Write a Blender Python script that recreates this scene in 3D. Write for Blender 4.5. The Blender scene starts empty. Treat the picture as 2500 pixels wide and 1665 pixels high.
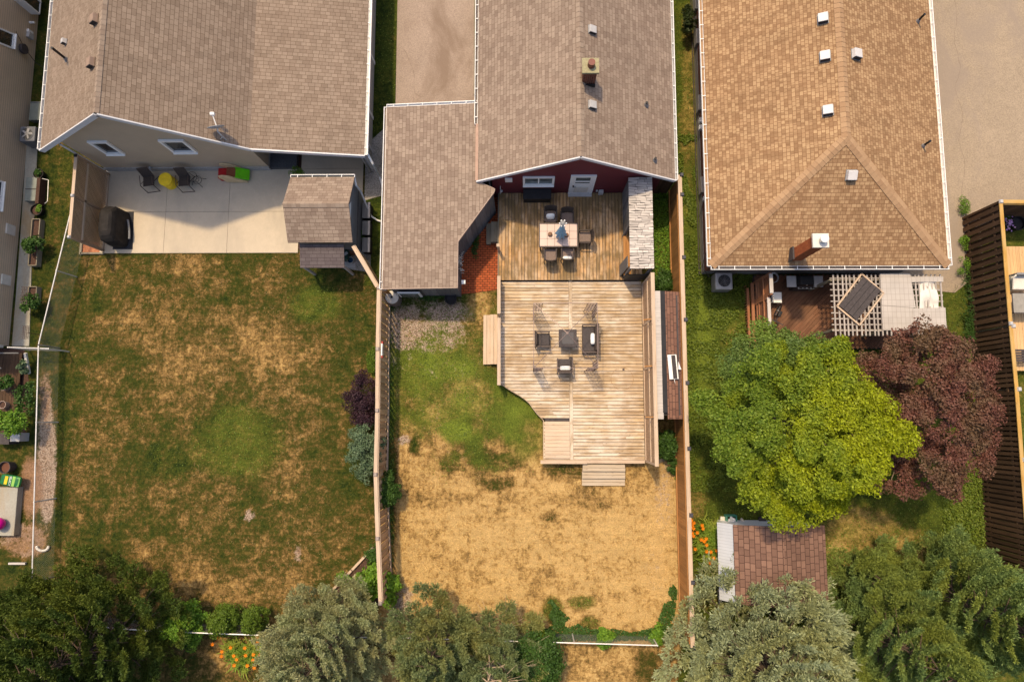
import bpy, bmesh, math, random
import numpy as np
from mathutils import Vector, Matrix, noise
R_ = math.radians
sc = bpy.context.scene
col = sc.collection

# ------------------------------------------------------------------ camera
F_PX, CAM_H, NAD = 1620.0, 29.0, (1282.0, 1020.0)       # focal length in photo pixels, flying height, point straight below
_d = Vector(((NAD[0]-1250)/F_PX, -(NAD[1]-832.5)/F_PX, -1.0)).normalized()
_Z = -_d
_Y = (Vector((0, 1, 0)) - _Z*_Z.y).normalized()
_X = _Y.cross(_Z)
ROT = Matrix((_X, _Y, _Z))
cam_data = bpy.data.cameras.new('camera'); cam = bpy.data.objects.new('camera', cam_data); col.objects.link(cam)
cam_data.sensor_width = 36.0; cam_data.lens = 36.0*F_PX/2500.0
cam_data.clip_start = 0.5; cam_data.clip_end = 2000
cam.matrix_world = Matrix.Translation((0, 0, CAM_H)) @ ROT.to_4x4()
sc.camera = cam

# ------------------------------------------------------------------ light
SUN_EL, SUN_TO = 66.0, Vector((0.47, -0.883, 0))        # shadows fall south, a little east
w = bpy.data.worlds.new("World"); sc.world = w; w.use_nodes = True
nt = w.node_tree; bg = nt.nodes['Background']
sky = nt.nodes.new('ShaderNodeTexSky'); sky.sky_type = 'NISHITA'; sky.sun_disc = False
sky.sun_elevation = R_(SUN_EL); sky.sun_rotation = math.atan2(-SUN_TO.x, -SUN_TO.y)
sky.air_density = 1.0; sky.dust_density = 4.0; sky.ozone_density = 0.8
nt.links.new(sky.outputs[0], bg.inputs[0]); bg.inputs[1].default_value = 0.15
sl = bpy.data.lights.new('sun', 'SUN'); sl.energy = 2.9; sl.angle = R_(2.6); sl.color = (1.0, 0.78, 0.48)
so = bpy.data.objects.new('sun', sl); col.objects.link(so)
ch, sh = math.cos(R_(SUN_EL)), math.sin(R_(SUN_EL))
so.rotation_euler = Vector((SUN_TO.x*ch, SUN_TO.y*ch, -sh)).to_track_quat('-Z', 'Y').to_euler()
so.location = (-10, 20, 40)
sc.view_settings.view_transform = 'Standard'; sc.view_settings.look = 'None'
sc.view_settings.exposure = 0.38; sc.view_settings.gamma = 1.0
try: sc.render.engine = 'CYCLES'
except Exception: pass

# ------------------------------------------------------------------ photo measuring helpers (pixel of the photo -> metres on a level / wall plane)
def _ray(px, py): return ROT @ Vector(((px-1250)/F_PX, -(py-832.5)/F_PX, -1.0))
def G(px, py, z=0.0):
    r = _ray(px, py); t = (z-CAM_H)/r.z; return Vector((r.x*t, r.y*t, z))
def onY(px, py, Y):
    r = _ray(px, py); t = Y/r.y; return Vector((r.x*t, Y, CAM_H+r.z*t))
def onX(px, py, X):
    r = _ray(px, py); t = X/r.x; return Vector((X, r.y*t, CAM_H+r.z*t))
_RT = ROT.transposed()
def Q(x, y, z=0.0):
    c = _RT @ Vector((x, y, z-CAM_H)); return 1250+F_PX*c.x/-c.z, 832.5-F_PX*c.y/-c.z

# ------------------------------------------------------------------ node materials
def sock(nt, v, inp):
    if isinstance(v, bpy.types.NodeSocket): nt.links.new(v, inp)
    elif isinstance(v, (tuple, list)) and len(v) == 3 and inp.type == 'RGBA': inp.default_value = (*v, 1)
    else: inp.default_value = v
class NT:
    def __init__(s, name):
        s.m = bpy.data.materials.new(name); s.m.use_nodes = True; s.t = s.m.node_tree; s.b = s.t.nodes['Principled BSDF']
        s.out = s.t.nodes['Material Output']
    def n(s, typ, **kw):
        n = s.t.nodes.new(typ)
        for k, v in kw.items(): setattr(n, k, v)
        return n
    def uv(s): return s.n('ShaderNodeTexCoord').outputs['UV']
    def obj(s): return s.n('ShaderNodeNewGeometry').outputs['Position']
    def rnd(s): return s.n('ShaderNodeNewGeometry').outputs['Random Per Island']
    def mapp(s, v, scale=(1,1,1), loc=None):
        n = s.n('ShaderNodeMapping'); s.t.links.new(v, n.inputs[0]); n.inputs['Scale'].default_value = scale
        if loc is not None: sock(s.t, loc, n.inputs['Location'])
        return n.outputs[0]
    def noise(s, v, scale, detail=3, rough=0.55, dist=0):
        n = s.n('ShaderNodeTexNoise'); s.t.links.new(v, n.inputs['Vector']); n.inputs['Scale'].default_value = scale
        n.inputs['Detail'].default_value = detail; n.inputs['Roughness'].default_value = rough; n.inputs['Distortion'].default_value = dist
        return n.outputs[0]
    def math(s, op, a, b=0.0, clamp=False):
        n = s.n('ShaderNodeMath', operation=op); n.use_clamp = clamp; sock(s.t, a, n.inputs[0]); sock(s.t, b, n.inputs[1]); return n.outputs[0]
    def ramp(s, v, stops, mode='LINEAR'):
        n = s.n('ShaderNodeValToRGB'); s.t.links.new(v, n.inputs[0]); cr = n.color_ramp; cr.interpolation = mode
        while len(cr.elements) < len(stops): cr.elements.new(0.5)
        for e, (p, c) in zip(cr.elements, stops):
            e.position = p; e.color = (*c, 1) if isinstance(c, (tuple, list)) else (c, c, c, 1)
        return n.outputs[0]
    def mix(s, f, a, b, mode='MIX'):
        n = s.n('ShaderNodeMix', data_type='RGBA', blend_type=mode); sock(s.t, f, n.inputs[0]); sock(s.t, a, n.inputs[6]); sock(s.t, b, n.inputs[7]); return n.outputs[2]
    def bump(s, h, strength=0.5, dist=0.02):
        n = s.n('ShaderNodeBump'); n.inputs['Strength'].default_value = strength; n.inputs['Distance'].default_value = dist
        s.t.links.new(h, n.inputs['Height']); s.t.links.new(n.outputs[0], s.b.inputs['Normal'])
    def done(s, c=None, rough=0.8, metal=0.0, spec=0.3):
        if c is not None: sock(s.t, c, s.b.inputs['Base Color'])
        sock(s.t, rough, s.b.inputs['Roughness']); s.b.inputs['Metallic'].default_value = metal
        s.b.inputs['Specular IOR Level'].default_value = spec
        return s.m
def sc3(c, k): return tuple(min(1, x*k) for x in c)
def plain(name, c, rough=0.6, metal=0.0, var=0.12, scale=6, spec=0.3):
    s = NT(name); n = s.noise(s.obj(), scale, 4)
    return s.done(s.ramp(n, [(0.3, sc3(c, 1-var)), (0.7, sc3(c, 1+var))]), rough, metal, spec)
def wood(name, c, dark=None, var=0.25, weather=0.0, wc=(0.55, 0.45, 0.36), rough=0.8, grain=1.0, stain=0.0, stc=(0.13, 0.10, 0.06)):
    s = NT(name); uv = s.uv(); r = s.rnd(); off = s.n('ShaderNodeCombineXYZ'); sock(s.t, s.math('MULTIPLY', r, 37.0), off.inputs[0]); sock(s.t, s.math('MULTIPLY', r, 91.0), off.inputs[1])
    v = s.mapp(uv, (1, 1, 1), off.outputs[0])
    g1 = s.noise(s.mapp(v, (1.2, 26*grain, 1)), 1.0, 5, 0.6, 0.4)
    g2 = s.noise(s.mapp(v, (0.9, 3, 1)), 1.3, 3)
    dk = dark or sc3(c, 0.5)
    base = s.ramp(g1, [(0.28, dk), (0.5, c), (0.72, sc3(c, 1.25))])
    tint = s.math('ADD', s.math('MULTIPLY', r, var*2), 1-var)
    base = s.mix(1.0, base, s.comb(tint), 'MULTIPLY')
    if weather > 0:
        big = s.noise(s.obj(), 0.8, 4, 0.6)
        f = s.ramp(s.math('ADD', s.math('MULTIPLY', g2, 0.5), s.math('MULTIPLY', big, 0.5)), [(0.42, 0.0), (0.6, weather)])
        base = s.mix(f, base, s.mix(s.math('MULTIPLY', r, 0.5), wc, sc3(wc, 0.8)))
    if stain > 0:
        sn = s.math('ADD', s.math('MULTIPLY', s.noise(s.obj(), 0.9, 5, 0.7, 0.4), 0.7), s.math('MULTIPLY', g2, 0.3))
        base = s.mix(s.ramp(sn, [(0.44, stain), (0.56, 0.0)]), base, s.mix(g1, stc, sc3(stc, 1.8)))
    kn = s.n('ShaderNodeTexVoronoi'); s.t.links.new(s.mapp(v, (2.2, 9, 1)), kn.inputs[0]); kn.inputs['Scale'].default_value = 1.0
    base = s.mix(s.ramp(kn.outputs['Distance'], [(0.05, 0.75), (0.12, 0.0)]), base, sc3(dk, 0.6))
    s.bump(g1, 0.25, 0.01)
    return s.done(base, rough, spec=0.2)
def comb(s, v):
    n = s.n('ShaderNodeCombineColor'); [sock(s.t, v, n.inputs[i]) for i in range(3)]; return n.outputs[0]
NT.comb = comb
def shingle(name, c1, c2, mortar, bw=0.25, bh=0.14, blot=0.12, tone=(1, 1, 1), contrast=1.0, msize=0.009, speck=0.0):
    s = NT(name); uv = s.uv()
    b = s.n('ShaderNodeTexBrick', offset=0.5, offset_frequency=2, squash=0.8, squash_frequency=3)
    wob = s.noise(uv, 2.5, 2); vv = s.n('ShaderNodeVectorMath', operation='ADD'); s.t.links.new(uv, vv.inputs[0])
    cx = s.n('ShaderNodeCombineXYZ'); sock(s.t, s.math('MULTIPLY', s.math('SUBTRACT', wob, 0.5), 0.05), cx.inputs[0]); sock(s.t, s.math('MULTIPLY', s.math('SUBTRACT', wob, 0.5), 0.02), cx.inputs[1])
    s.t.links.new(cx.outputs[0], vv.inputs[1]); s.t.links.new(vv.outputs[0], b.inputs['Vector'])
    b.inputs['Scale'].default_value = 1.0; b.inputs['Brick Width'].default_value = bw; b.inputs['Row Height'].default_value = bh
    b.inputs['Mortar Size'].default_value = msize; b.inputs['Mortar Smooth'].default_value = 0.6; b.inputs['Bias'].default_value = -0.1
    for k, c in zip(('Color1', 'Color2', 'Mortar'), (c1, c2, mortar)): b.inputs[k].default_value = (*c, 1)
    n1 = s.noise(s.obj(), 0.35, 4, 0.6); n2 = s.noise(s.obj(), 45, 3, 0.7); n3 = s.math('ADD', s.math('MULTIPLY', s.noise(s.obj(), 1.7, 3), 0.5), s.math('MULTIPLY', s.noise(s.mapp(uv, (2.6, 0.22, 1)), 1.0, 4, 0.6), 0.6))
    k = s.math('ADD', s.math('MULTIPLY', n1, blot*2), 1-blot); k = s.math('MULTIPLY', k, s.math('ADD', s.math('MULTIPLY', n2, 0.7), 0.65)); k = s.math('MULTIPLY', k, s.math('ADD', s.math('MULTIPLY', n3, 0.5), 0.73))
    c = s.mix(1.0, b.outputs['Color'], s.comb(k), 'MULTIPLY')
    if speck:
        b2 = s.n('ShaderNodeTexBrick', offset=0.37, offset_frequency=2, squash=1.5, squash_frequency=2); s.t.links.new(vv.outputs[0], b2.inputs['Vector'])
        b2.inputs['Scale'].default_value = 1.0; b2.inputs['Brick Width'].default_value = bw*0.62; b2.inputs['Row Height'].default_value = bh
        b2.inputs['Mortar Size'].default_value = 0.0
        for kk, cc in zip(('Color1', 'Color2', 'Mortar'), ((0, 0, 0), (1, 1, 1), (0, 0, 0))): b2.inputs[kk].default_value = (*cc, 1)
        f = s.ramp(b2.outputs['Color'], [(0.52, 0.0), (0.62, speck)])
        c = s.mix(f, c, s.mix(1.0, mortar, s.comb(k), 'MULTIPLY'))
    saw = s.n('ShaderNodeSeparateXYZ'); s.t.links.new(uv, saw.inputs[0]); fr = s.math('FRACT', s.math('DIVIDE', saw.outputs[1], bh))
    s.bump(s.math('ADD', s.math('MULTIPLY', fr, -1.0), s.math('MULTIPLY', n2, 0.5)), 0.5, 0.012)
    return s.done(c, 0.92, spec=0.15)
def siding(name, c, pitch=0.115, line=0.45, vertical=False, var=0.06):
    s = NT(name); sp = s.n('ShaderNodeSeparateXYZ'); s.t.links.new(s.uv(), sp.inputs[0])
    fr = s.math('FRACT', s.math('DIVIDE', sp.outputs[0 if vertical else 1], pitch))
    n = s.noise(s.obj(), 1.5, 4)
    base = s.ramp(n, [(0.3, sc3(c, 1-var)), (0.7, sc3(c, 1+var))])
    s.bump(fr, 0.6, 0.02)
    return s.done(s.mix(s.ramp(fr, [(0.0, 1.0), (0.08, 1.0), (0.16, 0.0)]), base, sc3(c, line)), 0.6)
def brickm(name, c1, c2, mortar, bw=0.22, bh=0.075, ms=0.01, var=0.3):
    s = NT(name); b = s.n('ShaderNodeTexBrick', offset=0.5); s.t.links.new(s.uv(), b.inputs['Vector']); b.inputs['Scale'].default_value = 1.0
    b.inputs['Brick Width'].default_value = bw; b.inputs['Row Height'].default_value = bh; b.inputs['Mortar Size'].default_value = ms
    for k, c in zip(('Color1', 'Color2', 'Mortar'), (c1, c2, mortar)): b.inputs[k].default_value = (*c, 1)
    n = s.noise(s.obj(), 9, 4); c = s.mix(1.0, b.outputs['Color'], s.comb(s.math('ADD', s.math('MULTIPLY', n, var*2), 1-var)), 'MULTIPLY')
    s.bump(b.outputs['Fac'], -0.4, 0.01)
    return s.done(c, 0.9, spec=0.15)
def speckle(name, c, c2, scale=40, blot=0.15, stain=None, stain_amt=0.0):
    s = NT(name); p = s.obj(); n = s.noise(p, scale, 3, 0.7); m = s.noise(p, 0.5, 5, 0.6); m2 = s.noise(p, 3, 4, 0.6)
    base = s.ramp(n, [(0.32, c2), (0.68, c)])
    k = s.math('ADD', s.math('MULTIPLY', m, blot*2), 1-blot); k = s.math('MULTIPLY', k, s.math('ADD', s.math('MULTIPLY', m2, 0.2), 0.9))
    base = s.mix(1.0, base, s.comb(k), 'MULTIPLY')
    if stain: base = s.mix(s.ramp(s.noise(s.mapp(p, (1, 0.45, 1)), 0.45, 5, 0.65, 0.6), [(0.48, 0.0), (0.64, stain_amt)]), base, stain)
    s.bump(n, 0.3, 0.01)
    return s.done(base, 0.9, spec=0.2)
def leafm(name, ca, cb, cc=None, big=0.6, trans=0.3, grad=None, rough=0.55):
    s = NT(name); r = s.rnd(); p = s.obj()
    c = s.ramp(r, [(0.0, ca), (1.0, cb)])
    if cc: c = s.mix(s.ramp(s.noise(p, big, 3, 0.5), [(0.42, 0.0), (0.6, 0.8)]), c, cc)
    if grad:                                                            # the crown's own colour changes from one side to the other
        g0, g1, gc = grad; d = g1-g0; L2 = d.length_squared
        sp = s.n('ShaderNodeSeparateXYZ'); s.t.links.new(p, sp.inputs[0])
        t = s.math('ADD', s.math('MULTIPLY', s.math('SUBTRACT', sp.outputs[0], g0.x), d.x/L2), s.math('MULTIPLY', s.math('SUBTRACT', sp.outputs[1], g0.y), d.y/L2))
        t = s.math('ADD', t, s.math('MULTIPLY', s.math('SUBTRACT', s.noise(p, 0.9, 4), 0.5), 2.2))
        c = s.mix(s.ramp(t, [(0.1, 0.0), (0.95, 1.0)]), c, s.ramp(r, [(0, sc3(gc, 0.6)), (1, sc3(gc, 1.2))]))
    s.done(c, rough, spec=0.25)
    tr = s.n('ShaderNodeBsdfTranslucent'); sock(s.t, c, tr.inputs[0]); mx = s.n('ShaderNodeMixShader'); mx.inputs[0].default_value = trans
    s.t.links.new(s.b.outputs[0], mx.inputs[1]); s.t.links.new(tr.outputs[0], mx.inputs[2]); s.t.links.new(mx.outputs[0], s.out.inputs[0])
    return s.m

# ------------------------------------------------------------------ mesh builder
def V(*a): return Vector(a)
class MB:
    def __init__(s): s.v = []; s.f = []; s.u = []
    def face(s, pts, udir=None):
        pts = [Vector(p) for p in pts]; i = len(s.v); s.v += pts; s.f.append(tuple(range(i, i+len(pts)))); s.u.append(udir); return s
    def hull(s, P, faces, udir=None):
        i = len(s.v); s.v += [Vector(p) for p in P]
        for f in faces: s.f.append(tuple(i+k for k in f)); s.u.append(udir)
        return s
    BF = ((0, 3, 2, 1), (4, 5, 6, 7), (0, 1, 5, 4), (1, 2, 6, 5), (2, 3, 7, 6), (3, 0, 4, 7))
    def box(s, c, size, rz=0.0, M=None, top=1.0):
        c = Vector(c); x, y, z = (k/2 for k in size); m = M if M is not None else Matrix.Rotation(rz, 3, 'Z')
        P = [(-x, -y, -z), (x, -y, -z), (x, y, -z), (-x, y, -z), (-x*top, -y*top, z), (x*top, -y*top, z), (x*top, y*top, z), (-x*top, y*top, z)]
        k = max(range(3), key=lambda i: size[i]); ud = m @ Vector([1.0 if i == k else 0 for i in range(3)])
        return s.hull([c + m @ Vector(p) for p in P], s.BF, ud)
    def beam(s, a, b, wd, h=None, up=None):
        a = Vector(a); b = Vector(b); h = h or wd; d = (b-a).normalized(); up = Vector(up or ((0, 0, 1) if abs(d.z) < 0.95 else (0, 1, 0)))
        sd = d.cross(up).normalized()*wd/2; u = sd.cross(d).normalized()*h/2
        P = [a-sd-u, a+sd-u, a+sd+u, a-sd+u, b-sd-u, b+sd-u, b+sd+u, b-sd+u]
        return s.hull(P, ((0, 1, 2, 3), (7, 6, 5, 4), (0, 4, 5, 1), (1, 5, 6, 2), (2, 6, 7, 3), (3, 7, 4, 0)), d)
    def cyl(s, a, b, r0, r1=None, n=12, cap=True):
        a = Vector(a); b = Vector(b); r1 = r0 if r1 is None else r1; d = (b-a).normalized()
        t = d.orthogonal().normalized(); q = d.cross(t); i = len(s.v)
        for c, r in ((a, r0), (b, r1)):
            for k in range(n): an = 2*math.pi*k/n; s.v.append(c + (t*math.cos(an)+q*math.sin(an))*r)
        for k in range(n): k2 = (k+1) % n; s.f.append((i+k, i+k2, i+n+k2, i+n+k)); s.u.append(d)
        if cap: s.f.append(tuple(i+k for k in reversed(range(n)))); s.f.append(tuple(i+n+k for k in range(n))); s.u += [None, None]
        return s
    def tube(s, pts, r, n=6):
        for a, b in zip(pts, pts[1:]): s.cyl(a, b, r, r, n)
        return s
    def lathe(s, c, prof, n=20, cap=True, axis=None):
        c = Vector(c); i = len(s.v)
        for r, z in prof:
            for k in range(n): an = 2*math.pi*k/n; s.v.append(c + Vector((r*math.cos(an), r*math.sin(an), z)))
        for j in range(len(prof)-1):
            for k in range(n): k2 = (k+1) % n; s.f.append((i+j*n+k, i+j*n+k2, i+(j+1)*n+k2, i+(j+1)*n+k)); s.u.append(None)
        if cap:
            s.f.append(tuple(i+k for k in reversed(range(n)))); s.u.append(None)
            o = i+(len(prof)-1)*n; s.f.append(tuple(o+k for k in range(n))); s.u.append(None)
        return s
    def prism(s, poly, z0, z1, udir=None):
        poly = [Vector((p[0], p[1])) for p in poly]; n = len(poly)
        if sum(poly[k].x*poly[(k+1) % n].y-poly[(k+1) % n].x*poly[k].y for k in range(n)) < 0: poly.reverse()
        i = len(s.v); s.v += [V(p.x, p.y, z0) for p in poly]+[V(p.x, p.y, z1) for p in poly]
        s.f.append(tuple(i+k for k in reversed(range(n)))); s.f.append(tuple(i+n+k for k in range(n))); s.u += [udir, udir]
        for k in range(n): k2 = (k+1) % n; s.f.append((i+k, i+k2, i+n+k2, i+n+k)); s.u.append(udir)
        return s
    def slab(s, pts, th, udir=None):                                    # sloping plate: top outline given, thickness goes down
        pts = [Vector(p) for p in pts]; n = len(pts); nr = (pts[1]-pts[0]).cross(pts[2]-pts[1])
        if nr.z < 0: pts.reverse()
        i = len(s.v); s.v += pts+[p-V(0, 0, th) for p in pts]
        s.f.append(tuple(i+k for k in range(n))); s.f.append(tuple(i+n+k for k in reversed(range(n)))); s.u += [udir, udir]
        for k in range(n): k2 = (k+1) % n; s.f.append((i+n+k, i+n+k2, i+k2, i+k)); s.u.append(udir)
        return s
    def ball(s, c, r, n=12, m=8, bump=0.0, seed=0, zmin=-1.0):
        c = Vector(c); r = Vector(r) if not isinstance(r, (int, float)) else V(r, r, r); i = len(s.v)
        for j in range(m+1):
            ph = -math.pi/2+math.pi*j/m
            for k in range(n):
                th = 2*math.pi*k/n; d = V(math.cos(ph)*math.cos(th), math.cos(ph)*math.sin(th), max(zmin, math.sin(ph)))
                kk = 1+bump*noise.noise(d*2+V(seed, seed*1.7, 0)); s.v.append(c+V(d.x*r.x, d.y*r.y, d.z*r.z)*kk)
        for j in range(m):
            for k in range(n): k2 = (k+1) % n; s.f.append((i+j*n+k, i+j*n+k2, i+(j+1)*n+k2, i+(j+1)*n+k)); s.u.append(None)
        return s
    def build(s, name, mat, parent=None, smooth=False, bevel=0.0, sub=0):
        off = V(0, 0, 0); p = parent
        while p is not None: off += p.location; p = p.parent
        me = bpy.data.meshes.new(name); me.from_pydata([tuple(v-off) for v in s.v], [], s.f)
        uvl = me.uv_layers.new(name='UVMap'); data = np.empty(len(me.loops)*2, dtype=np.float32); li = 0
        for f, ud in zip(s.f, s.u):
            a, b, c = s.v[f[0]], s.v[f[1]], s.v[f[2]]; nr = (b-a).cross(c-b)
            if nr.length < 1e-12: nr = V(0, 0, 1)
            nr.normalize()
            if ud is not None and abs(ud.normalized().dot(nr)) < 0.9: u = (ud-nr*ud.dot(nr)).normalized()
            elif abs(nr.z) > 0.97: u = V(1, 0, 0)
            else: u = V(0, 0, 1).cross(nr).normalized()
            vv = nr.cross(u)
            if abs(nr.z) <= 0.97 and ud is None and vv.z < 0: vv = -vv
            for k in f:
                q = s.v[k]; data[li] = q.dot(u); data[li+1] = q.dot(vv); li += 2
        uvl.data.foreach_set('uv', data)
        me.materials.append(mat); me.update()
        if smooth: me.polygons.foreach_set('use_smooth', [True]*len(me.polygons))
        o = bpy.data.objects.new(name, me); col.objects.link(o)
        if parent is not None: o.parent = parent
        if bevel:
            m = o.modifiers.new('bevel', 'BEVEL'); m.width = bevel; m.segments = 2; m.limit_method = 'ANGLE'
        if sub: m = o.modifiers.new('sub', 'SUBSURF'); m.levels = sub; m.render_levels = sub
        return o
def tag(o, label, cat, group=None):
    o['label'] = label; o['category'] = cat
    if group: o['group'] = group
    return o
def thing(name, label, cat, loc=(0, 0, 0), group=None, rz=0.0):
    o = bpy.data.objects.new(name, None); col.objects.link(o); o.location = loc; o.rotation_euler.z = rz
    o.empty_display_size = 0.2
    return tag(o, label, cat, group)
def struct(o, kind='structure'): o['kind'] = kind; return o
def dup(root, loc, rz=0.0, label=None, scale=None):
    def cp(o, par):
        c = o.copy(); col.objects.link(c); c.parent = par
        for k in o.children: cp(k, c)
        return c
    r = cp(root, None); r.location = loc; r.rotation_euler.z = rz
    if scale: r.scale = (scale,)*3
    if label: r['label'] = label
    return r
def quads(name, Pq, mat, parent=None):
    """Pq: (n,4,3) world array -> one mesh of separate quads"""
    Pq = np.asarray(Pq, dtype=np.float32); off = V(0, 0, 0); p = parent
    while p is not None: off += p.location; p = p.parent
    Pq = Pq-np.array(off, dtype=np.float32); n = len(Pq)
    me = bpy.data.meshes.new(name); me.vertices.add(n*4); me.vertices.foreach_set('co', Pq.reshape(-1))
    me.loops.add(n*4); me.loops.foreach_set('vertex_index', np.arange(n*4, dtype=np.int32))
    me.polygons.add(n); me.polygons.foreach_set('loop_start', np.arange(0, n*4, 4, dtype=np.int32))
    me.update(calc_edges=True); me.validate(); me.materials.append(mat)
    o = bpy.data.objects.new(name, me); col.objects.link(o)
    if parent is not None: o.parent = parent
    return o
rng = np.random.default_rng(7); random.seed(7)
def unit(a): return a/np.maximum(np.linalg.norm(a, axis=-1, keepdims=True), 1e-9)
def leaf_quads(pos, nrm, size, asp=0.6, jitter=0.5):
    """rhombic leaves at pos facing about nrm"""
    n = len(pos); nr = unit(nrm+rng.normal(0, jitter, (n, 3))); t = unit(np.cross(nr, rng.normal(0, 1, (n, 3)))); b = np.cross(nr, t)
    s = (size*rng.uniform(0.6, 1.3, n))[:, None]
    return np.stack([pos-t*s, pos-b*s*asp+nr*s*0.15, pos+t*s, pos+b*s*asp+nr*s*0.15], axis=1)

# ------------------------------------------------------------------ materials
M = {}
M['roof_l'] = shingle('roof_l', (0.255, 0.195, 0.150), (0.190, 0.140, 0.105), (0.085, 0.055, 0.038), 0.26, 0.16)
M['roof_m'] = shingle('roof_m', (0.285, 0.220, 0.172), (0.195, 0.142, 0.110), (0.115, 0.078, 0.058), 0.26, 0.15)
M['roof_r'] = shingle('roof_r', (0.375, 0.245, 0.135), (0.30, 0.185, 0.10), (0.17, 0.09, 0.045), 0.19, 0.14, 0.14, speck=0.55, msize=0.013)  # wide joint colour also draws in the shadow lines of the courses
def capmat(name, c1, c2):
    s = NT(name); n = s.noise(s.obj(), 40, 3, 0.7); return s.done(s.mix(1.0, s.mix(s.rnd(), c1, c2), s.comb(s.math('ADD', s.math('MULTIPLY', n, 0.6), 0.7)), 'MULTIPLY'), 0.92, spec=0.15)
M['roof_rc'] = capmat('roof_rc', (0.37, 0.24, 0.14), (0.30, 0.185, 0.105)); M['cap_m'] = capmat('cap_m', (0.30, 0.235, 0.185), (0.23, 0.17, 0.13))
M['roof_brown'] = plain('roof_brown', (0.27, 0.19, 0.145), 0.8)
M['roof_dark'] = shingle('roof_dark', (0.115, 0.095, 0.095), (0.088, 0.07, 0.072), (0.04, 0.03, 0.03), 0.33, 0.15, 0.1)
M['roof_red'] = shingle('roof_red', (0.215, 0.125, 0.092), (0.13, 0.074, 0.056), (0.06, 0.032, 0.026), 0.30, 0.20, 0.3, msize=0.016)
M['roof_red2'] = shingle('roof_red2', (0.22, 0.115, 0.08), (0.15, 0.075, 0.055), (0.05, 0.03, 0.025), 0.32, 0.14, 0.3, msize=0.014)
M['white'] = plain('white', (0.78, 0.77, 0.75), 0.45, 0, 0.04)
M['offwhite'] = plain('offwhite', (0.62, 0.58, 0.52), 0.6, 0, 0.08)
M['fascia'] = plain('fascia', (0.60, 0.60, 0.62), 0.45, 0, 0.05)
M['glass'] = plain('glass', (0.02, 0.024, 0.028), 0.08, 0, 0.3, 3, 0.5)
M['glass2'] = plain('glass2', (0.10, 0.12, 0.12), 0.15, 0, 0.5, 4, 0.5)
M['black'] = plain('black', (0.012, 0.012, 0.014), 0.5)
M['gazebo'] = plain('gazebo', (0.17, 0.125, 0.115), 0.45, 0.3, 0.1)
M['blackmat'] = plain('blackmat', (0.022, 0.021, 0.024), 0.75, 0, 0.2)
M['charcoal'] = plain('charcoal', (0.058, 0.048, 0.048), 0.75, 0, 0.25, 14)
M['brownmetal'] = plain('brownmetal', (0.075, 0.052, 0.045), 0.5, 0, 0.15)
M['wicker'] = plain('wicker', (0.06, 0.045, 0.038), 0.8, 0, 0.5, 60)
M['wickerlt'] = plain('wickerlt', (0.19, 0.14, 0.12), 0.85, 0, 0.3, 50)
M['grey'] = plain('grey', (0.22, 0.22, 0.225), 0.5, 0, 0.1)
M['ltgrey'] = plain('ltgrey', (0.42, 0.41, 0.41), 0.5, 0, 0.1)
M['steel'] = plain('steel', (0.5, 0.5, 0.5), 0.35, 0.8, 0.1)
M['galv'] = plain('galv', (0.62, 0.60, 0.58), 0.45, 0.3, 0.1)
M['wire'] = plain('wire', (0.24, 0.24, 0.22), 0.5, 0.2, 0.1)
M['siding_l'] = siding('siding_l', (0.50, 0.405, 0.30), 0.105, 0.62)
M['siding_f'] = siding('siding_f', (0.62, 0.48, 0.345), 0.12, 0.55)
M['siding_e'] = siding('siding_e', (0.40, 0.38, 0.36), 0.11, 0.7)
M['siding_red'] = siding('siding_red', (0.135, 0.022, 0.033), 0.10, 0.5)
M['siding_grey'] = siding('siding_grey', (0.20, 0.195, 0.20), 0.3, 0.7)
M['found'] = speckle('found', (0.40, 0.38, 0.36), (0.32, 0.30, 0.28), 9, 0.2)
M['parge'] = speckle('parge', (0.30, 0.28, 0.26), (0.26, 0.24, 0.23), 12, 0.1)
M['brick'] = brickm('brick', (0.30, 0.105, 0.055), (0.20, 0.06, 0.035), (0.24, 0.17, 0.13))
M['brick_dk'] = brickm('brick_dk', (0.17, 0.05, 0.03), (0.09, 0.025, 0.018), (0.16, 0.10, 0.07))
M['brick_or'] = brickm('brick_or', (0.40, 0.115, 0.04), (0.30, 0.075, 0.028), (0.17, 0.08, 0.05), 0.22, 0.07, 0.004)
M['paver'] = brickm('paver', (0.42, 0.10, 0.035), (0.30, 0.065, 0.025), (0.06, 0.03, 0.015), 0.21, 0.105, 0.012)
M['concrete'] = speckle('concrete', (0.52, 0.44, 0.335), (0.47, 0.395, 0.30), 30, 0.08, (0.38, 0.325, 0.26), 0.6)
M['concrete2'] = speckle('concrete2', (0.34, 0.33, 0.28), (0.30, 0.28, 0.24), 12, 0.15, (0.30, 0.20, 0.09), 0.7)
M['asph'] = speckle('asph', (0.37, 0.29, 0.235), (0.24, 0.185, 0.15), 22, 0.14, (0.19, 0.135, 0.10), 0.8)
M['asph_r'] = speckle('asph_r', (0.36, 0.285, 0.205), (0.23, 0.18, 0.13), 20, 0.16, (0.25, 0.20, 0.16), 0.75)
M['gravel'] = speckle('gravel', (0.42, 0.39, 0.36), (0.12, 0.105, 0.09), 26, 0.2)
M['chips'] = speckle('chips', (0.50, 0.22, 0.11), (0.25, 0.09, 0.05), 22, 0.2)
M['soil'] = speckle('soil', (0.10, 0.055, 0.042), (0.05, 0.028, 0.02), 24, 0.25)
M['rubber'] = plain('rubber', (0.03, 0.03, 0.035), 0.9, 0, 0.2)
M['shake'] = wood('shake', (0.46, 0.41, 0.37), (0.30, 0.26, 0.23), 0.28, 0.4, (0.6, 0.56, 0.52))
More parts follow.
